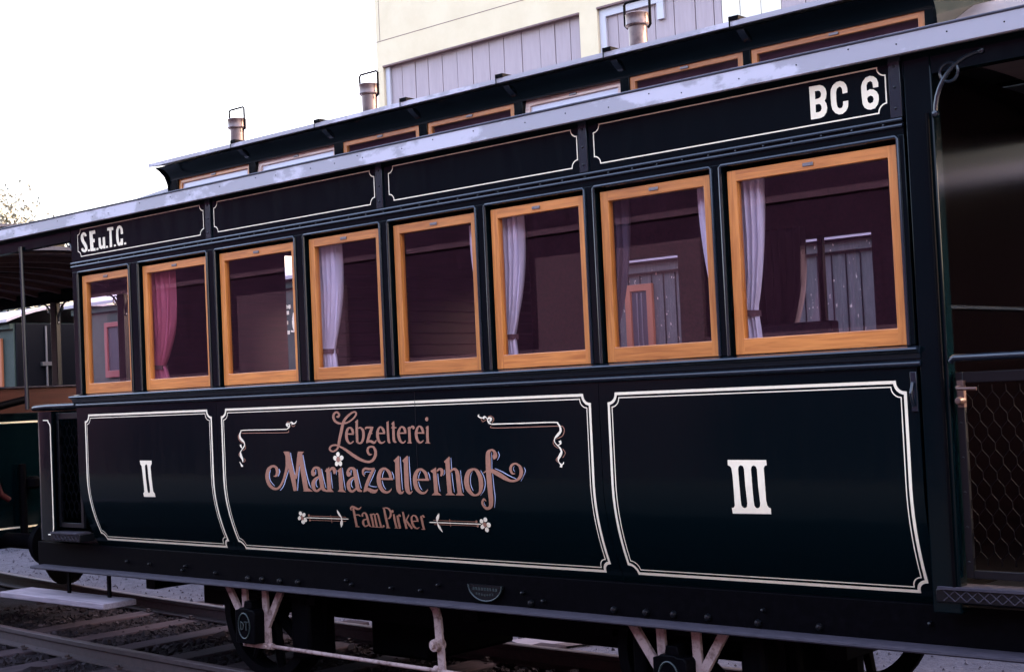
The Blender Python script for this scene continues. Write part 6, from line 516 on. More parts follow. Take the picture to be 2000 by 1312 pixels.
# sashes
for i, (a, b_) in enumerate(W):
    s = ring('window_sash', [a, a + .045, b_ - .040, b_], [ZB + .002, ZB + .068, ZT - .046, ZT], .016, .050, M['oak'], M['oak_v'], CAR, .003)
    f = MB(); f.add([(a + .04, .036, ZB + .06), (b_ - .035, .036, ZB + .06), (b_ - .035, .036, ZT - .04), (a + .04, .036, ZT - .04)], [(0, 1, 2, 3)])
    f.build('pane', M['glass'], s, smooth=False)
    c = (a + b_) / 2 + .0
    f = MB().box(c - .024, c + .024, .011, .017, ZT - .030, ZT - .016)
    for d in (-.016, .016): f.lathe([(.0001, -.002), (.003, -.001), (.004, .001)], (c + d, .011, ZT - .023), 8, 'y')
    f.build('catch_plate', M['steel'], s, .001)

# inside: floor, far wall, end wall, bulkhead, partition, ceiling, benches
box('floor', M['paint_rough'], CAR, PL + .4, PR - .3, .17, 1.83, .70, .74)
fw = MB()
zA, zB_ = 1.72, 2.355
ops = [(-2.75, -2.25), (-.05, .547), (1.20, 1.802)]
xs = [XL] + [q for o_ in ops for q in o_] + [XR]
for i in range(0, len(xs), 2): fw.box(xs[i], xs[i + 1], 1.90, 1.95, zA, zB_)
fw.box(XL, XR, 1.90, 1.95, zB_, 2.80); fw.box(XL, XR, 1.90, 1.95, .70, zA)
fw.build('far_wall', M['mahogany'], CAR)
for (a, b_) in ops:
    q = MB().add([(a, 1.925, zA), (b_, 1.925, zA), (b_, 1.925, zB_), (a, 1.925, zB_)], [(0, 1, 2, 3)]).build('far_pane', M['glass'], CAR, smooth=False)
box('interior_pole', M['iron'], CAR, 1.515, 1.545, 1.83, 1.86, 1.70, 2.36)
ew = MB()
for (x0, x1) in ((XL, XL + .05),):
    ew.box(x0, x1, .05, .0895, 1.12, 2.80); ew.box(x0, x1, .42, 1.735, .74, 2.80); ew.box(x0, x1, 1.86, 1.90, .74, 2.80)
    ew.box(x0, x1, .15, .4195, .74, 1.12); ew.box(x0, x1, .09, .4195, 1.1205, 1.70); ew.box(x0, x1, .09, .42, 2.47, 2.80)
    ew.box(x0, x1, 1.735, 1.86, .74, 1.70); ew.box(x0, x1, 1.735, 1.86, 2.68, 2.80)
ew.build('end_wall', M['mahogany'], CAR)
pw = MB()
pw.box(-.66, -.62, .16, 1.90, .74, 1.25); pw.box(-.66, -.62, .06, 1.90, 1.2505, 2.80)
for k in range(16): pw.box(-.62, -.612, .06, 1.90, 1.30 + .066 * k, 1.30 + .066 * k + .060)
pw.build('partition', M['mahogany'], CAR, .002)
box('interior_ceiling', M['mahogany'], CAR, XL + .05, XR - .01, .05, 1.90, 2.76, 2.80)
for k, x in enumerate((2.05,)):
    b = MB().box(x - .42, x, .98, 1.06, 1.15, 1.86).box(x - .42, x, .60, .979, 1.10, 1.16)
    b.build('bench', M['mahogany'], CAR, .01)
b = MB().prism([(tum(z) + .012, z) for z in zs(.706, 1.62, 20)] + [(.012, 2.80), (1.93, 2.80), (1.93, .706)], 0, XR - .04, XR)
b.build('bulkhead', M['bulkhead'], CAR)
b = MB(); b.prism([(XR, 1.838), (XR + .012, 1.841), (XR + .012, 1.852), (XR, 1.855)], 1, .10, 1.85)
b.build('bulkhead_rail', M['bead'], CAR)

# solebar: recessed web, dusty bottom flange, bolts
box('solebar', M['iron'], CAR, PL + .35, PR - .1, .100, .16, .548, .712, bevel=.003)
fl = MB().prism([(.100, .5600), (.100, .5480), (-.002, .5420), (-.006, .5480), (-.004, .5560), (.0, .5590)], 0, PL + .42, PR - .1)
fl.build('solebar_flange', M['dusty_iron'], CAR)
bolts = [(-1.95, .60), (-1.92, .625), (-1.62, .60), (-1.31, .585), (-1.18, .587), (-1.02, .586), (-.86, .588), (-.45, .62), (-.41, .60), (-.10, .60), (.12, .60), (.25, .635), (.82, .63), (.87, .585), (.95, .60), (1.37, .588), (1.55, .588), (1.70, .59), (1.88, .59), (2.13, .585), (2.16, .64), (2.42, .59), (2.9, .64), (-2.3, .62), (-2.55, .625)]
for x, z in bolts:
    rr = .016 if z < .595 else .010
    MB().lathe([(.0001, -.022), (rr * .7, -.018), (rr, -.008), (rr, .004)], (x, .100, z), 10, 'y').build('bolt', M['paint_rough'], CAR)
# maker's plate
mp = MB(); n = 18
prof = [(.582 + .112 * math.cos(R(180 + 10 * k)), .655 + .078 * math.sin(R(180 + 10 * k))) for k in range(19)]
mp.prism(prof, 1, .084, .099)
pl = mp.build('maker_plate', M['paint_rough'], CAR)
mp = MB(); mp.tube([(x, .083, z) for x, z in prof], .004, 6)
for k in range(9): mp.box(.50 + .019 * k, .512 + .019 * k, .0825, .0845, .628, .642)
for k in range(7): mp.box(.520 + .018 * k, .530 + .018 * k, .0825, .0845, .600 + .002 * abs(k - 3), .611 + .002 * abs(k - 3))
mp.build('raised_border', M['oval'], pl)
# oval loops on the lower edge of the body and small side bracket
b = MB(); b.tube([(2.935, -.012, 1.56), (2.935, -.03, 1.52), (2.935, -.012, 1.47)], .007, 8); b.box(2.922, 2.948, -.006, .02, 1.45, 1.60)
b.build('side_hook', M['bead'], CAR, .002)

# gutter, cornice and roof
MB().prism([(-.072, 2.790), (-.066, 2.786), (.0, 2.800), (.05, 2.800), (.05, 2.8995), (-.055, 2.868), (-.070, 2.868)], 0, PL, PR).build('gutter', M['zinc'], CAR)
MB().tube([(PL, -.070, 2.866), (PR, -.070, 2.866)], .006, 8).build('gutter_lip', M['roof'], CAR)
nb = MB().lathe([(.0001, -.003), (.003, -.002), (.004, .002)], (0, -.0705, 2.828), 6, 'y').build('gutter_nail', M['iron'], CAR)
rg = random.Random(4); x = PL + .1; spots = []
while x < PR: spots.append((x, 0, rg.uniform(-.015, .018))); x += rg.uniform(.16, .36)
repeat(nb, spots)
def roof_rise(x):
    if x < -2.3: return max(0, 1 - ((-2.3 - x) / 1.9) ** 1.6 * .62)
    if x > 2.98: return max(0, 1 - ((x - 2.98) / 1.6) ** 1.6 * .62)
    return 1.0
rf = MB(); nx, ny = 80, 20; vs = []; fs = []
for i in range(nx + 1):
    x = -2.275 + (2.968 + 2.275) * i / nx
    for j in range(ny + 1):
        y = -.058 + (1.95 + .116) * j / ny; t = (y - .975) / 1.033
        z = 2.868 + .190 * (1 - abs(t) ** 1.1)
        vs.append((x, y, z))
for i in range(nx):
    for j in range(ny):
        a = i * (ny + 1) + j; fs.append((a, a + 1, a + ny + 2, a + ny + 1))
rf.add(vs, fs).build('roof', M['roof'], CAR)
for xa, xb in ((PL, -2.275), (2.968, PR)):
    re_ = MB(); vs = []; fs = []
    for i in range(25):
        x = xa + (xb - xa) * i / 24
        for j in range(ny + 1):
            y = -.058 + (1.95 + .116) * j / ny; t = (y - .975) / 1.033
            k_ = min(1, max(0, (min(y, 1.95 - y) - .33) / .42)); vs.append((x, y, 2.869 + roof_rise(x) * (.215 * (1 - abs(t) ** 1.1) + .085 * k_ * k_ * (3 - 2 * k_))))
    for i in range(24):
        for j in range(ny):
            a = i * (ny + 1) + j; fs.append((a, a + 1, a + ny + 2, a + ny + 1))
    re_.add(vs, fs).build('roof_end', M['roof'], CAR)
# platform roofs seen from below: boards, bow and cant rail
for (x0, x1) in ((PL + .02, XL - .005), (XR + .005, PR - .02)):
    b = MB(); prof = []
    n = 16
    up = [(.02 + 1.91 * k / n, 2.775 + .085 * (1 - abs((k / n - .5) * 2) ** 2.2)) for k in range(n + 1)]
    b.prism(up + [(y, z + .02) for y, z in reversed(up)], 0, x0, x1)
    pr = b.build('platform_ceiling', M['ceiling'], CAR)
    for k in range(3):
        rb = MB(); xx = x0 + (x1 - x0) * (k + .5) / 3
        rb.prism([(y, z - .03) for y, z in up] + [(y, z - .001) for y, z in reversed(up)], 0, xx - .02, xx + .02)
        rb.build('ceiling_rib', M['ceiling'], pr)
    box('cant_rail', M['paint'], CAR, x0, x1, .0, .05, 2.705, 2.797, bevel=.003)
    box('cant_rail', M['paint'], CAR, x0, x1, 1.90, 1.95, 2.705, 2.797, bevel=.003)
for xe, sg in ((PL, 1), (PR, -1)):
    b = MB(); n = 18
    lo = [(0.0 + 1.95 * k / n, 2.700 + .150 * (1 - abs((k / n - .5) * 2) ** 2.3)) for k in range(n + 1)]
    b.prism(lo + [(y, z + .055) for y, z in reversed(lo)], 0, min(xe + sg * .03, xe + sg * .08), max(xe + sg * .03, xe + sg * .08))
    b.build('roof_bow', M['bead'], CAR, .004)

# clerestory
CW = [(-2.172, -1.439), (-1.375, -.659), (-.586, .027), (.089, .711), (.769, 1.383), (1.437, 2.060), (2.101, 2.911)]
CX0, CX1 = -2.262, 2.955
cp = [CX0] + [q for w in CW for q in w] + [CX1]
for i in range(0, len(cp), 2):
    box('clerestory_post', M['paint'], CAR, cp[i] + .001, cp[i + 1] - .001, .315, .36, 2.93, 3.052, bevel=.002)
MB().prism([(.315, 3.034), (.36, 3.034), (.36, 3.118), (.235, 3.118), (.235, 3.112), (.262, 3.10), (.290, 3.080), (.306, 3.060)], 0, CX0, CX1).build('clerestory_cove', M['paint'], CAR)
box('far_clerestory_wall', M['paint'], CAR, CX0, CX1, 1.59, 1.625, 2.93, 3.118)
def arch(y): return 3.121 + .075 * (1 - abs((y - .975) / .78) ** 2)
top = [(.195 + 1.56 * k / 20, 0) for k in range(21)]
top = [(y, arch(y)) for y, _ in top]
MB().prism([(y, z + .022) for y, z in top] + [(y, z) for y, z in reversed(top)], 0, CX0 - .045, CX1 + .05).build('clerestory_roof', M['zinc'], CAR)
for x0, x1 in ((CX0 - .012, CX0), (CX1, CX1 + .012)):
    pr = [(.318, 2.93), (.306, 3.02), (.285, 3.065), (.25, 3.095), (.215, 3.117), (.975, arch(.975) - .001), (1.735, 3.117), (1.70, 3.095), (1.665, 3.065), (1.644, 3.02), (1.632, 2.93)]
    MB().prism(pr, 0, x0, x1).build('clerestory_end', M['paint'], CAR)
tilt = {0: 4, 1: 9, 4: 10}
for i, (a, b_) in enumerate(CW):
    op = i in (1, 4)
    s = ring('clerestory_window', [a, a + .0295, b_ - .0295, b_], [0, .025, .098, .124], 0, .025, M['oak_skylit'] if op else M['oak'], M['oak_skylit'] if op else M['oak_v'], CAR, .002)
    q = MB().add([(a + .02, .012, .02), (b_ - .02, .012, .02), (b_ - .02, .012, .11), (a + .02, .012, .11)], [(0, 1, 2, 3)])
    q.build('pane', M['pane_skylit'] if i in tilt else M['glass_up'], s, smooth=False)
    c = (a + b_) / 2
    MB().box(c - .022, c + .022, -.006, 0, .105, .116).build('catch_plate', M['steel'], s, .001)
    s.location = (0, .322, 2.912)
    s.rotation_euler = (R(-tilt.get(i, 0)), 0, 0)
for x in (-1.42, -.652, .045, .733, 1.410, 2.103):
    b = MB().box(x - .025, x + .025, .188, .30, 3.144, 3.162).box(x - .022, x - .015, .186, .1879, 3.11, 3.162)
    b.build('eave_clip', M['iron'], CAR, .001)
    b = MB(); b.prism([(.235, 3.111), (.315, 3.111), (.315, 3.060), (.280, 3.072), (.250, 3.092)], 0, x - .018, x + .018)
    b.build('eave_bracket', M['bead'], CAR, .003)
for x in (-1.842, -.600, 1.331):
    y = .55
    v = MB().lathe([(.095, 3.14), (.094, 3.192), (.062, 3.212), (.052, 3.218), (.049, 3.228), (.0455, 3.230), (.0455, 3.338), (.040, 3.338)], (x, y, 0), 28)
    vo = v.build('ventilator', M['pewter'], CAR)
    MB().lathe([(.046, 3.332), (.058, 3.334), (.060, 3.340), (.058, 3.345), (.058, 3.388), (.060, 3.392), (.055, 3.396), (.050, 3.394), (.048, 3.36)], (x, y, 0), 28).build('cap', M['pewter'], vo)
    h = [(x - .060, y, 3.335), (x - .076, y, 3.350), (x - .076, y, 3.452), (x - .066, y, 3.462), (x + .066, y, 3.462), (x + .076, y, 3.452), (x + .076, y, 3.330), (x + .060, y, 3.315)]
    MB().tube(h, .0065, 8).build('handle', M['iron'], vo)

# running gear
def guard(xo, dz=0):
    t = (.095, .115); b = MB()
    b.bar((xo - .255, .545), (xo - .078, .300), .042, t); b.bar((xo - .090, .545), (xo - .080, .225), .044, (t[0] + .001, t[1] - .001))
    b.bar((xo + .255, .545), (xo + .105, .315), .042, t); b.bar((xo + .098, .545), (xo + .108, .225), .044, (t[0] + .001, t[1] - .001))
    b.bar((xo - .075, .31), (xo - .073, .215), .06, (t[0] + .002, t[1] - .002)); b.bar((xo + .108, .31), (xo + .108, .215), .055, (t[0] + .002, t[1] - .002))
    g_ = b.build('axle_guard', M['primer'], CAR, .002)
    b = MB().box(xo - .105, xo + .135, .088, .122, .192, .224)
    for d in (-.08, .11): b.lathe([(.0001, -.014), (.010, -.012), (.012, 0)], (xo + d, .088, .208), 6, 'y')
    b.build('tie_bar', M['primer'], g_, .003)
    ax = MB().prism([(xo - .085, .225), (xo + .090, .225), (xo + .095, .400), (xo + .080, .418), (xo + .045, .418), (xo + .035, .425), (xo - .045, .425), (xo - .055, .418), (xo - .085, .410)], 1, .025, .15)
    ax.prism([(xo - .04, .42), (xo + .04, .42), (xo + .03, .462), (xo - .03, .462)], 1, .05, .13)
    a_ = ax.build('axle_box', M['iron'], CAR, .006)
    ov = MB().tube([(xo - .002 + .052 * math.cos(R(k * 15)), .024, .325 + .072 * math.sin(R(k * 15))) for k in range(24)], .0045, 6, True)
    # D and T on the plate
    ov.box(xo - .034, xo - .028, .020, .025, .300, .350); ov.tube([(xo - .031, .023, .348), (xo - .012, .023, .340), (xo - .008, .023, .325), (xo - .012, .023, .308), (xo - .031, .023, .302)], .003, 5)
    ov.box(xo + .000, xo + .036, .020, .025, .344, .351); ov.box(xo + .015, xo + .021, .020, .025, .300, .344)
    ov.build('oval_plate', M['oval'], a_)
    for k, zz in enumerate((.50, .515, .53)):
        L = .42 - .1 * k
        box('leaf_spring', M['iron'], CAR, xo - L, xo + L, .13, .19, zz - .007, zz + .007, bevel=.002)
AX = (-1.268, 1.710)
guard(AX[0]); guard(AX[1])
for xo in AX:
    for yw, sg in ((.235, 1), (1.70, -1)):
        rr = .40; b = MB(); prof = [(.40, -.05 * sg), (.405, .03 * sg), (.435, .038 * sg), (.43, .06 * sg), (.345, .06 * sg), (.345, -.05 * sg), (.40, -.05 * sg)]
        vs = []; fs = []; n = 48; k = len(prof)
        for r_, h_ in prof:
            for j in range(n): vs.append((xo + r_ * math.cos(2 * math.pi * j / n), yw + h_, rr + r_ * math.sin(2 * math.pi * j / n)))
        for i in range(k - 1):
            for j in range(n): fs.append((i * n + j, i * n + (j + 1) % n, (i + 1) * n + (j + 1) % n, (i + 1) * n + j))
        b.add(vs, fs)
        w_ = b.build('wheel', M['iron'], CAR)
        sp = MB().lathe([(.0001, -.09), (.07, -.09), (.085, -.04), (.085, .06), (.0001, .06)], (xo, yw, rr), 20, 'y')
        for q in range(8):
            a = R(q * 45 + 12)
            c, s_ = math.cos(a), math.sin(a)
            sp.tube([(xo + c * .06, yw, rr + s_ * .06), (xo + c * .31, yw, rr + s_ * .355)], [.036, .026], 8)
        sp.build('spokes', M['iron'], w_)
    MB().tube([(xo, .10, .40), (xo, 1.85, .40)], .05, 14).build('axle', M['iron'], CAR)
b = MB().tube([(AX[0] + .105, .105, .208), (AX[1] - .1, .105, .190)], .0115, 10)
for x in (AX[0] + .125, .19): b.tube([(x, .105, .2075), (x + .03, .105, .2070)], .018, 10)
b.build('brake_rod', M['primer'], CAR)
b = MB(); pts = [(.185, .545), (.215, .515), (.228, .47), (.236, .33)]
for p, q in zip(pts, pts[1:]): b.bar(p, (q[0], q[1] - .004), .048 if p[1] < .5 else .046, (.095, .112))
b.bar((.238, .335), (.246, .17), .046, (.097, .110))
hb = b.build('brake_hanger', M['primer'], CAR, .002)
MB().lathe([(.0001, -.045), (.012, -.045), (.014, -.03), (.030, -.028), (.034, .0), (.034, .03)], (.222, .095, .332), 16, 'y').build('pivot', M['primer'], hb)
# frames and gear between the wheels
b = MB(); b.box(-2.2, 2.4, .42, .48, .34, .56); b.box(-2.2, 2.4, 1.47, 1.53, .36, .56)
b.build('inner_frame', M['iron'], CAR, .004)
for d in ((-.78, -.30, .55, 1.25, .12, .55), (-.28, .20, .75, 1.20, .36, .55), (2.06, 2.20, .30, .60, .18, .56), (.95, 1.2, .5, 1.3, .45, .56), (-1.02, -.86, .16, .36, .14, .5), (1.40, 1.48, .17, .33, .2, .48), (1.98, 2.1, .17, .33, .15, .5)):
    box('brake_gear', M['iron'], CAR, *d, bevel=.02)
for x in (-2.4, -.85, .4, 1.25, 2.45):
    box('cross_beam', M['iron'], CAR, x - .05, x + .05, .16, 1.85, .45, .56, bevel=.004)

# left platform: step, gate, dash, posts
stp = MB().box(-3.90, -2.60, -.060, .185, .335, .374)
step = stp.build('step_board', M['grey_board'], CAR, .006)
for x in (-3.32, -2.83):
    MB().box(x - .016, x + .016, .125, .140, .374, .56).box(x - .016, x + .016, .0, .1245, .322, .334).build('step_hanger', M['iron'], step, .002)
def gate(x0, x1, z0, z1, y, cell, sw, name, skip=()):
    f = MB().box(x0, x0 + .03, y, y + .02, z0, z1).box(x1 - .03, x1, y, y + .02, z0, z1).box(x0 + .03, x1 - .03, y, y + .02, z1 - .04, z1).box(x0 + .03, x1 - .03, y, y + .02, z0, z0 + .03)
    for k in range(6): f.lathe([(.0001, -.006), (.005, -.004), (.006, 0)], (x0 + .014, y, z0 + .06 + (z1 - z0 - .12) * k / 5), 8, 'y')
    g_ = f.build('gate', M['paint_rough'], CAR, .003)
    b = MB(); w = cell; hh = cell * 2.05; nrow = int((z1 - z0) / hh) + 1; ncol = int((x1 - x0) / w) + 2
    for r_ in range(nrow * 2):
        for c in range(ncol):
            xx = x0 + .03 + (c + .5 * (r_ % 2)) * w; zz = z1 - .05 - r_ * hh / 2
            for p, q in (((xx, zz), (xx, zz - hh * .22)), ((xx, zz - hh * .22), (xx + w / 2, zz - hh * .5)), ((xx, zz - hh * .22), (xx - w / 2, zz - hh * .5))):
                if min(p[1], q[1]) < z0 + .03 or max(p[0], q[0]) > x1 - .028 or min(p[0], q[0]) < x0 + .028: continue
                b.bar(p, q, sw, (y + .008, y + .013))
    b.build('mesh', M['gate_wire'], g_, smooth=False)
    return g_
gate(-3.245, XL - .01, .83, 1.585, .03, .060, .0042, 'gate')
g2 = gate(3.085, 4.0, .83, 1.590, .03, .052, .0021, 'gate')
b = MB().box(3.10, 3.125, .008, .03, 1.46, 1.56); b.tube([(3.112, .01, 1.535), (3.112, -.02, 1.535), (3.115, -.024, 1.53), (3.19, -.024, 1.528)], .007, 8)
b.lathe([(.0001, -.03), (.012, -.028), (.016, -.01), (.016, .01)], (3.112, .01, 1.485), 12, 'y')
b.build('latch', M['brass'], g2, .002)
b = MB().tube([(3.09, -.005, 1.632), (3.105, -.012, 1.643), (4.25, -.012, 1.643)], .014, 10)
b.build('gate_rail', M['bead'], CAR)
for (a, b2) in ((-3.29, XL), (2.98, 4.2)):
    q = MB().box(a, b2, -.01, .10, .742, .790); q.build('door_sill', M['paint_rough'], CAR, .003)
    q = MB().box(a + .01, b2 - .02, -.02, .09, .790, .801)
    n = int((b2 - a) / .045)
    for k in range(n):
        q.bar((a + .03 + k * .045, .787), (a + .075 + k * .045, .748), .004, (-.014, -.010)); q.bar((a + .075 + k * .045, .787), (a + .03 + k * .045, .748), .004, (-.0135, -.0105))
    q.build('tread_plate', M['dusty_iron'], CAR, .001)
def arcp(cx, cy, r_, a0, a1, n=8): return [(cx + r_ * math.cos(R(a0 + (a1 - a0) * k / n)), cy + r_ * math.sin(R(a0 + (a1 - a0) * k / n))) for k in range(n + 1)]
plan = [(-3.25, .0)] + arcp(-3.40, .10, .10, 270, 180) + arcp(-3.40, 1.85, .10, 180, 90) + [(-3.25, 1.95)]
inn = [(x + (.012 if x < -3.3 else 0), min(max(y, .012), 1.938)) for x, y in reversed(plan)]
dash = MB().prism(plan + inn, 2, .74, 1.60).build('dash', M['paint'], CAR)
box('lining', M['cream'], dash, -3.268, -3.258, -.0022, -.0008, .82, 1.50, bevel=0)
b = MB()
b.tube([(-3.263, -.0015, 1.50), (-3.268, -.0015, 1.515), (-3.285, -.0015, 1.525), (-3.29, -.0015, 1.54), (-3.35, -.0015, 1.541)], .004, 4)
b.tube([(-3.263, -.0015, .82), (-3.268, -.0015, .805), (-3.285, -.0015, .795), (-3.29, -.0015, .78), (-3.33, -.0015, .779)], .004, 4)
b.build('lining_corner', M['cream'], dash)
MB().tube([(XL, -.008, 1.632), (-3.30, -.008, 1.632)] + [(x, y - .008, 1.628 - .0012 * k) for k, (x, y) in enumerate(arcp(-3.42, .12, .125, 270, 180))] + [(-3.545, 1.8, 1.61)], .016, 10).build('dash_cap', M['bead'], CAR)
b = MB().tube([(-3.535, -.01, 1.62), (-3.552, -.01, 2.73)], .014, 8); b.build('platform_post', M['bead'], CAR)
b = MB().tube([(-3.535, 1.93, 1.60), (-3.552, 1.93, 2.73)], .014, 8); b.build('platform_post', M['bead'], CAR)
b = MB().box(2.962, 3.075, -.004, .06, .70, 2.797); b.build('corner_pillar', M['paint'], CAR, .006)
MB().tube([(3.055, -.012, .80), (3.055, -.012, 2.56)], .007, 8).build('grab_rail', M['iron'], CAR)
box('far_gate', M['paint_rough'], CAR, 3.0, 4.16, 1.915, 1.94, .742, 1.64)
box('far_gate', M['paint_rough'], CAR, -3.24, XL - .01, 1.915, 1.94, .742, 1.60)
box('end_dash', M['paint'], CAR, 4.165, 4.20, .05, 1.94, .70, 1.66)
def bracket(x, y, sg, s=1.0, name='roof_bracket', parent=None, z=2.755):
    b = MB(); pts = []
    for k in range(11):
        t = k / 10; a = R(90 * t)
        pts.append((x + sg * s * .19 * (1 - math.cos(a)), y, z - s * .20 + s * .20 * math.sin(a)))
    b.tube(pts, .009, 8)
    b.tube([(x + sg * s * (.062 + .036 * math.cos(R(30 * k))), y, z - s * .055 + s * .036 * math.sin(R(30 * k))) for k in range(12)], .006, 6, True)
    for q in (pts[0], pts[-1]): b.lathe([(.0001, -.013), (.011, -.009), (.014, 0), (.011, .009), (.0001, .013)], q, 8, 'y')
    return b.build(name, M['bead'], parent or CAR)
bracket(3.082, .0, 1, 1.0); bracket(XL - .005, .02, -1, .85)
# brake column on the far side of the left platform
MB().tube([(-3.2, 1.2, .74), (-3.2, 1.2, 1.66)], .022, 10).build('brake_column', M['iron'], CAR)
settle(CAR)

# ------------------------------------------------------------------ curtains behind the panes
def curtain(x, w0, w1, ztop, ztie, zbot, y, folds, m, label, lean=0.0, tie=True, amp=.019, w2=None):
    """gathered cloth: width w0 at the rail, w1 at the tie, spreading again below"""
    if w2 is None: w2 = w1 * 1.25
    r_ = root('curtain', label, 'curtain', (x, y, zbot), 'curtains behind the carriage windows')
    b = MB(); nu, nv = 56, 26; vs = []; fs = []
    for j in range(nv + 1):
        z = ztop + (zbot - ztop) * j / nv
        if z > ztie:
            t = (ztop - z) / (ztop - ztie); w = w0 + (w1 - w0) * t ** 2.6; off = lean * t ** 1.6
        else:
            t = (ztie - z) / max(1e-3, ztie - zbot); w = w1 + (w2 - w1) * t ** .6; off = lean
        for i in range(nu + 1):
            u = i / nu
            ph = 2 * math.pi * folds * u + .5 * math.sin(3 * z) + 1.1 * math.sin(5 * u + 2.0)
            vs.append((x + off + u * w, y + amp * (0.35 + .65 * min(1, w / w0 + .2)) * math.sin(ph) + .006 * math.sin(2.3 * ph + z * 4), z))
    for j in range(nv):
        for i in range(nu):
            a = j * (nu + 1) + i; fs.append((a, a + 1, a + nu + 2, a + nu + 1))
    b.add(vs, fs); me = b.build('cloth', m, r_); me.modifiers.new('solid', 'SOLIDIFY').thickness = .0015
    if tie:
        MB().prism([(x + lean - .004, ztie - .014), (x + lean + w1 + .004, ztie - .020), (x + lean + w1 + .004, ztie + .006), (x + lean - .004, ztie + .012)], 1, y - amp - .004, y + amp + .004).build('tieback', M['tie'], r_)
    settle(r_)
curtain(-2.25, .315, .104, 2.43, 1.845, 1.71, .10, 6, M['curtain_pink'], 'faded pink curtain gathered in the second window from the left', lean=.074, w2=.17)
curtain(-.600, .200, .110, 2.44, 1.862, 1.70, .10, 5, M['curtain_white'], 'white curtain in the middle window above the word Mariazellerhof, fourth from the left', lean=.015)
curtain(.752, .168, .082, 2.45, 1.862, 1.69, .10, 5, M['curtain_white'], 'white striped curtain with brown tieback in the sixth window from the left', lean=.006)
curtain(2.112, .145, .080, 2.46, 1.880, 1.70, .10, 4, M['curtain_white'], 'widest white curtain with brown tieback in the large rightmost window', lean=.012, w2=.10)
curtain(.540, .13, .05, 2.42, 2.00, 1.75, .11, 2, M['curtain_white'], 'thin sliver of white curtain at the right edge of the fifth window', lean=.06, tie=False)
curtain(1.915, .18, .10, 2.45, 1.86, 1.74, .115, 3, M['curtain_white'], 'white curtain edge bulging at the right side of the seventh window', lean=.075, tie=False, amp=.008)
curtain(1.36, .17, .06, 2.44, 1.84, 1.74, .13, 4, M['curtain_dark'], 'dim mauve curtain at the left side of the seventh window', lean=.02, tie=False)
curtain(1.14, .285, .17, 2.42, 1.84, 1.75, 1.86, 6, M['curtain_dark'], 'dark see-through curtain hanging at the far side, seen through the rightmost window', lean=.02, tie=False)

# ------------------------------------------------------------------ the next carriage, coupled at the left
ADJ = root('summer_carriage', 'open summer tramway carriage with brown ceiling and dark lined dash, coupled at the left', 'carriage', (-8, .975, 0))
b = MB(); n = 20
def arc2(y): return 2.70 + .12 * (1 - abs((y - .975) / 1.05) ** 2.2)
up = [(-.05 + 2.05 * k / n, arc2(-.05 + 2.05 * k / n)) for k in range(n + 1)]
b.prism([(y, z + .02) for y, z in up] + [(y, z) for y, z in reversed(up)], 0, -11, -4.55); b.build('roof_boarding', M['ceiling'], ADJ)
b = MB(); b.prism([(y, z + .05) for y, z in up] + [(y, z + .021) for y, z in reversed(up)], 0, -11.1, -4.5); b.build('roof_cover', M['roof'], ADJ)
b = MB()
for k in range(16):
    x = -10.8 + .40 * k
    b.prism([(y, z - .045) for y, z in up] + [(y, z - .001) for y, z in reversed(up)], 0, x - .022, x + .022)
b.build('roof_rib', M['ceiling'], ADJ)
for y in (-.045, 1.95): box('eave_rail', M['paint'], ADJ, -11, -4.55, y, y + .05, 2.60, 2.715, bevel=.004)
b = MB().prism([(.62, 2.80), (.60, 3.02), (.50, 3.09), (1.45, 3.16), (1.40, 3.02), (1.36, 2.80)], 0, -9.6, -5.35); b.build('clerestory', M['paint'], ADJ)
b = MB().prism([(.46, 3.088), (1.49, 3.15), (1.49, 3.175), (.46, 3.113)], 0, -9.7, -5.30); b.build('clerestory_roof', M['roof'], ADJ)
box('clerestory_pane', M['white_frame'], ADJ, -5.95, -5.75, .585, .60, 3.0, 3.06, bevel=0)
for x in (-10.0, -8.9, -7.7, -6.49, -5.38):
    for y in (0.0, 1.925):
        if y == 0.0 and x > -7: continue
        p = box('roof_post', M['paint_rough'], ADJ, x - .05, x + .05, y, y + .05, .8, 2.60, bevel=.006)
        for sg in (-1, 1): bracket(x + sg * .05, y + .025, sg, .95, parent=p, z=2.60)
b = MB().box(-5.03, -5.0, .02, 1.93, .64, 1.60); dd = b.build('dash', M['paint'], ADJ, .004)
for z in (1.527, .706): box('lining', M['cream'], dd, -4.9995, -4.998, .05, .93, z - .007, z + .007, bevel=0)
for k, x in enumerate((-5.06, -6.0, -6.9, -7.8)):
    b = MB().box(x - .02, x, .05, 1.90, 1.10, 1.795).box(x - .45, x - .02, .05, 1.90, 1.08, 1.11); b.build('bench', M['brown_board'], ADJ, .008)
box('bench_cap', M['dusty_iron'], ADJ, -5.085, -5.04, .05, 1.90, 1.7955, 1.808)
b = MB(); b.box(-10.5, -5.04, .15, 1.80, .55, .72); b.build('underframe', M['iron'], ADJ)
for x in (-9.2, -6.6):
    for y in (.24, 1.70): MB().lathe([(.36, -.04), (.36, .04), (.0001, .04), (.0001, -.04)], (x, y + track_y(x) * .9, .362), 32, 'y').build('wheel', M['iron'], ADJ)
MB().tube([(-4.97, .48, 1.18), (-4.93, .49, 1.08), (-4.92, .52, .98), (-4.9, .58, .93)], .022, 10).build('brake_hose', M['hose'], ADJ)
b = MB().tube([(-4.93, .40, .72), (-4.93, .40, 1.62), (-4.93, .55, 1.66), (-4.93, .75, 1.70)], .03, 10); b.tube([(-4.93, -.2, 1.62), (-4.93, .40, 1.62)], .022, 8)
b.build('dash_handrail', M['iron'], ADJ)
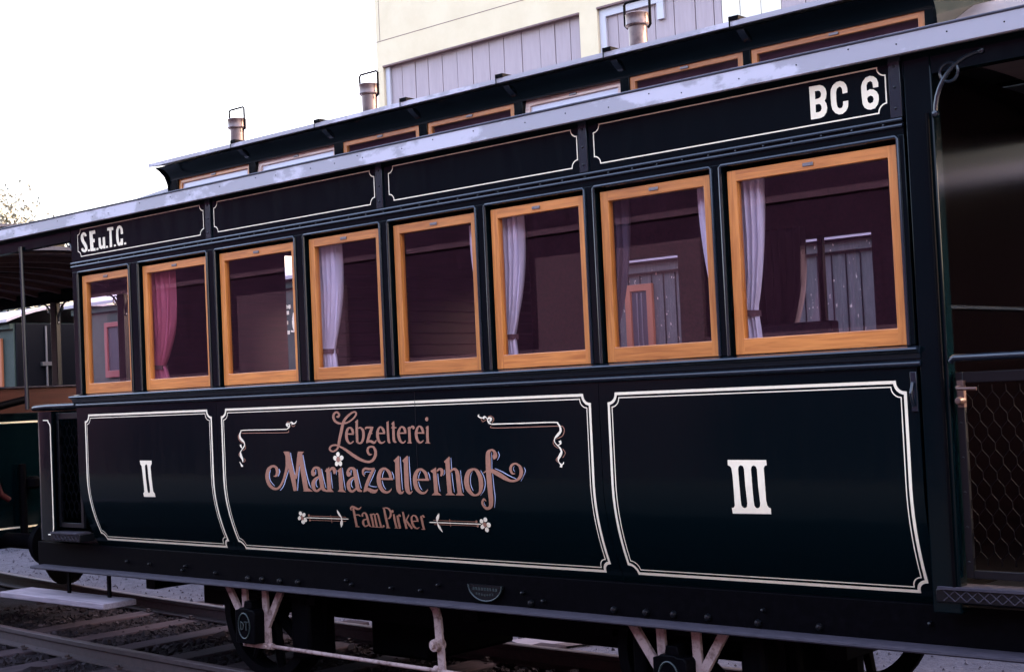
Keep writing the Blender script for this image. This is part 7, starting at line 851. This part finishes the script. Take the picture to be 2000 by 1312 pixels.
b = MB().tube([(-4.95, .72, .65), (-4.95, .72, 1.12), (-4.95, .72, 1.2)], .03, 10); b.lathe([(.03, 1.0), (.06, 1.02), (.06, 1.08), (.03, 1.1)], (-4.93, .80, 0), 14); b.build('coupling_pipe', M['iron'], ADJ)
b = MB().box(-5.0, -4.35, .90, 1.05, .50, .64); b.lathe([(.17, -.03), (.17, .03), (.0001, .04)], (-4.35, .60, .62), 24, 'x'); b.lathe([(.17, -.03), (.17, .03), (.0001, .04)], (-4.35, 1.4, .62), 24, 'x'); b.tube([(-5.0, .6, .62), (-4.35, .6, .62)], .06, 12); b.tube([(-5.0, 1.4, .62), (-4.35, 1.4, .62)], .06, 12)
b.build('buffer_gear', M['iron'], ADJ, .004)
settle(ADJ)

# ------------------------------------------------------------------ wagons on the track behind
def wagon(x0, x1, ze, label, body, groove=None):
    w_ = root('railway_wagon', label, 'wagon', ((x0 + x1) / 2, 5.28, 0), 'green wagons behind the carriage')
    bd = MB().box(x0, x1, 4.2, 6.35, .75, ze)
    bo = bd.build('body', body, w_, .006)
    if groove:
        g_ = MB(); k = x0 + groove
        while k < x1:
            g_.box(k - .004, k + .004, 4.192, 4.199, .80, ze - .09); k += groove
        g_.build('plank_joint', M['wagon_end'], bo)
    box('cornice', body, w_, x0, x1, 4.15, 4.1995, ze - .075, ze - .005, bevel=.006)
    rf_ = MB(); n = 18
    u = [(4.08 + 2.39 * k / n, ze + .01 + .22 * (1 - abs((k / n - .5) * 2) ** 2.2)) for k in range(n + 1)]
    rf_.prism([(y, z + .035) for y, z in u] + [(y, z) for y, z in reversed(u)], 0, x0 - .06, x1 + .06); rf_.build('roof', M['wagon_roof'], w_)
    box('underframe', M['iron'], w_, x0, x1, 4.3, 6.25, .62, .7495)
    for x in (x0 + 1.1, x1 - 1.1):
        for y in (4.55, 6.0): MB().lathe([(.42, -.05), (.42, .05), (.0001, .05), (.0001, -.05)], (x, y, .422), 32, 'y').build('wheel', M['iron'], w_)
        box('axle_box', M['iron'], w_, x - .12, x + .12, 4.38, 4.48, .32, .6195)
    return w_
def wagon_window(w_, x0, x1, z0, z1, m, pm, bars=0):
    s = ring('window', [x0, x0 + .055, x1 - .055, x1], [z0, z0 + .08, z1 - .055, z1], 4.165, 4.198, m, m, w_, .004)
    b = MB().box(x0 + .055, x1 - .055, 4.185, 4.197, z0 + .08, z1 - .055).build('pane', pm, s)
    if bars:
        q = MB()
        for k in range(1, bars + 1):
            xx = x0 + .07 + (x1 - x0 - .14) * k / (bars + 1); q.box(xx - .006, xx + .006, 4.178, 4.184, z0 + .08, z1 - .07)
        q.build('bar', M['steel'], s)
wa = wagon(-4.55, 3.5, 2.56, 'weathered planked green wagon with flaking paint, seen through the two right windows', M['wagon_plank'], .115)
wagon_window(wa, -1.585, -1.315, 1.5, 2.40, M['orange_frame'], M['dark_glass'], 2)
b = MB()
for k in range(5): b.box(-.28 + .05 * k, -.262 + .05 * k, 4.17, 4.198, 1.2, 2.42)
b.build('louvre', M['wagon_end'], wa)
settle(wa)
wd_ = wagon(3.9, 12, 2.80, 'dark wagon added unseen beyond the right edge, for the bulkhead to mirror', M['wagon_end']); settle(wd_)  # added out of view so the bulkhead mirrors something dark
wb = wagon(-9.90, -4.90, 2.80, 'plain green wagon with a red window frame, seen through the leftmost carriage window', M['wagon_green'])
for (a, b_) in ((-9.22, -8.62), (-8.4, -7.8)): wagon_window(wb, a, b_, 1.96, 2.60, M['red_frame'], M['dark_glass'])
def letters(txt, x, z, h, parent):
    """plain slab letters from bars"""
    b = MB(); w = h * .52; t = h * .19; yy = (4.19, 4.198)
    G = {'E': [((0, 0), (0, 1)), ((0, 1), (.9, 1)), ((0, .5), (.7, .5)), ((0, 0), (.9, 0))], 'G': [((.9, .85), (.6, 1)), ((.6, 1), (.2, .95)), ((.2, .95), (0, .6)), ((0, .6), (0, .35)), ((0, .35), (.25, .02)), ((.25, .02), (.9, .05)), ((.9, .05), (.9, .45)), ((.9, .45), (.55, .45))],
         '.': [((.1, 0), (.12, .08))], 's': [((.6, .5), (.1, .45)), ((.1, .45), (.6, .1)), ((.6, .1), (.05, 0))], 't': [((.3, 0), (.3, .9)), ((.05, .55), (.6, .55))], 'e': [((.05, .28), (.6, .28)), ((.6, .28), (.35, .55)), ((.35, .55), (.05, .28)), ((.05, .28), (.3, 0)), ((.3, 0), (.6, .05))],
         'r': [((.1, 0), (.1, .55)), ((.1, .45), (.55, .52))], 'n': [((.1, 0), (.1, .55)), ((.1, .5), (.5, .5)), ((.5, .5), (.5, 0))], '-': [((.1, .3), (.5, .3))], 'o': [((.1, .05), (.1, .5)), ((.1, .5), (.55, .5)), ((.55, .5), (.55, .05)), ((.55, .05), (.1, .05))]}
    k = 0
    for ch in txt:
        for p, q in G[ch]:
            k += 1; e = .0002 * k
            b.bar((x + p[0] * w, z + p[1] * h), (x + q[0] * w + .001, z + q[1] * h), t, (yy[0] - e, yy[1]))
        x += {'.': .34, '-': .6}.get(ch, 1.25 if ch.isupper() else .85) * w
    return b.build('lettering', M['cream'], parent)
letters('E.G', -5.965, 2.285, .20, wb); letters('stern-o', -6.03, 2.525, .066, wb)
settle(wb)
wc = wagon(-17.5, -11.36, 2.74, 'green wagon with dark end and orange window at the far left edge', M['wagon_green'])
wagon_window(wc, -12.2, -11.62, 1.94, 2.56, M['orange_frame'], M['dark_glass'])
q = MB().box(-11.359, -11.33, 4.22, 6.33, .76, 2.735); wd = q.build('end_wall', M['wagon_end'], wc, .004)
MB().tube([(-11.30, 4.62, 1.6), (-11.30, 4.62, 2.7)], .014, 8).box(-11.33, -11.28, 4.55, 4.72, 2.19, 2.24).build('end_handrail', M['steel'], wd)
settle(wc)

# ------------------------------------------------------------------ building behind
BLD = root('factory_building', 'tall cream rendered building with lilac grey planked window openings behind the carriage', 'building', (-6, 18, -.17))
YB = 16.0
b = MB()
zl, zh = 6.0, 8.71
fx = [(-17.02, -16.83), (-11.36, -10.93), (4.0, 14.0)]
for x0, x1 in fx: b.box(x0, x1, YB, YB + .35, zl, zh)
b.box(-17.02, 14, YB, YB + .35, zh, 19); b.box(-17.02, 14, YB, YB + .35, -.17, zl); b.box(-17.02, -16.7, YB + .3505, YB + 6, -.17, 19); b.box(-16.69, 14, YB + 6, YB + 6.3, -.17, 19)
b.build('wall', M['render'], BLD)
def planks(x0, x1, m, name, step=.42, jit=0):
    q = MB(); x = x0; r_ = random.Random(int(x0 * 10))
    while x < x1 - .01:
        e = min(x + step * r_.uniform(.85, 1.15), x1); q.box(x + .009, e - .009, YB + .12 + r_.uniform(0, .012), YB + .17, zl, zh - .001); x = e
    o = q.build(name, m, BLD, .004)
    MB().box(x0, x1, YB + .171, YB + .19, zl, zh - .001).build('plank_backing', M['plank_gap'], o, smooth=False)
planks(-16.83, -11.36, M['plank'], 'plank_infill'); planks(-10.93, -8.25, M['plank'], 'plank_infill'); planks(-8.25, -7.05, M['plank_cream'], 'plank_infill'); planks(-7.05, 4.0, M['plank'], 'plank_infill')
for x0, x1 in ((-16.83, -11.36), (-10.93, 4.0)): box('drip_edge', M['dark_trim'], BLD, x0, x1, YB - .02, YB + .118, zh - .035, zh - .002, bevel=0)
box('frame', M['white_frame'], BLD, -10.925, -10.78, YB + .06, YB + .118, zl, zh - .036); box('frame', M['white_frame'], BLD, -10.7795, -9.45, YB + .06, YB + .118, zh - .19, zh - .036)
box('frame', M['white_frame'], BLD, -9.60, -9.45, YB + .06, YB + .118, zh - .5, zh - .191); box('frame', M['white_frame'], BLD, -16.825, -16.70, YB + .06, YB + .118, zl, zh - .036)
box('render_joint', M['dark_trim'], BLD, -17.02, -9, YB - .003, YB + .01, 9.248, 9.262, bevel=0); box('render_joint', M['dark_trim'], BLD, -16.90, -16.888, YB - .003, YB + .01, 9.262, 19, bevel=0)
box('plinth', M['render'], BLD, -17.06, 14, YB - .04, YB - .001, -.17, .5)
settle(BLD)

# ------------------------------------------------------------------ trees
def tree(name, label, loc, h, w, m, n, size, group='trees behind the wagons', trunk=.12):
    t_ = root(name, label, 'tree', loc, group); r_ = random.Random(int(loc[0] * 7 + h * 3)); x, y, z = loc
    b = MB(); b.tube([(x, y, z), (x + .1, y, z + h * .35), (x - .05, y, z + h * .7), (x, y, z + h * .95)], [trunk, trunk * .8, trunk * .45, trunk * .12], 8)
    tips = []
    for k in range(16):
        a = r_.uniform(0, 6.28); zz = z + h * r_.uniform(.3, .85); L = w * r_.uniform(.5, 1.0) * (1.15 - (zz - z) / h * .7)
        e = Vector((x + L * math.cos(a), y + L * math.sin(a), zz + L * r_.uniform(.25, .6))); b.tube([(x, y, zz), tuple((Vector((x, y, zz)) + e) / 2 + Vector((0, 0, .1))), tuple(e)], [trunk * .3, trunk * .18, trunk * .06], 5); tips.append((Vector((x, y, zz)), e))
    b.build('trunk', M['bark'], t_)
    c = MB()
    for k in range(n):
        p, e = r_.choice(tips); t = r_.uniform(.25, 1.1); s_ = w * .22
        q = p.lerp(e, t) + Vector((r_.gauss(0, s_), r_.gauss(0, s_), r_.gauss(0, s_)))
        d1 = Vector((r_.uniform(-1, 1), r_.uniform(-1, 1), r_.uniform(-1, 1))).normalized() * size * r_.uniform(.6, 1.3); d2 = d1.cross(Vector((r_.uniform(-1, 1), r_.uniform(-1, 1), r_.uniform(-1, 1)))).normalized() * size * .55
        c.add([q - d1, q + d2, q + d1, q - d2], [(0, 1, 2, 3)])
    c.build('crown', m, t_, smooth=False)
    settle(t_)
tree('broadleaf_tree', 'pale autumn tree rising above the roofs at the left edge', (-42.0, 20, -.17), 10.0, 2.9, M['leaf_pale'], 16000, .10)
tree('broadleaf_tree', 'dark green tree behind the wagons, below the brown platform ceiling', (-26.6, 12, -.17), 5.2, 2.2, M['leaf_dark'], 4200, .10)
# unseen dark shed added behind the viewer for gloss paint and panes to mirror
SHD = root('mirror_shed', 'long dark shed added unseen behind the viewer, for the panes to mirror', 'shed', (-12, -20, -.17))
b = MB().box(-60, 26, -20, -14, -.17, 7.4); b.build('wall', M['shed'], SHD)
b = MB().prism([(-13.2, 7.2), (-13.2, 7.4), (-17, 9.2), (-20.8, 7.4), (-20.8, 7.2), (-17, 8.9)], 0, -61, 27); b.build('roof', M['roof'], SHD)
for k in range(9): box('door', M['shed_light'], SHD, -54 + 8.6 * k, -50.5 + 8.6 * k, -13.99, -13.9, -.17, 3.9)
for z in (2.2, 4.3, 5.2): box('wall_batten', M['shed_light'], SHD, -60, 26, -13.995, -13.95, z, z + .10)
settle(SHD)
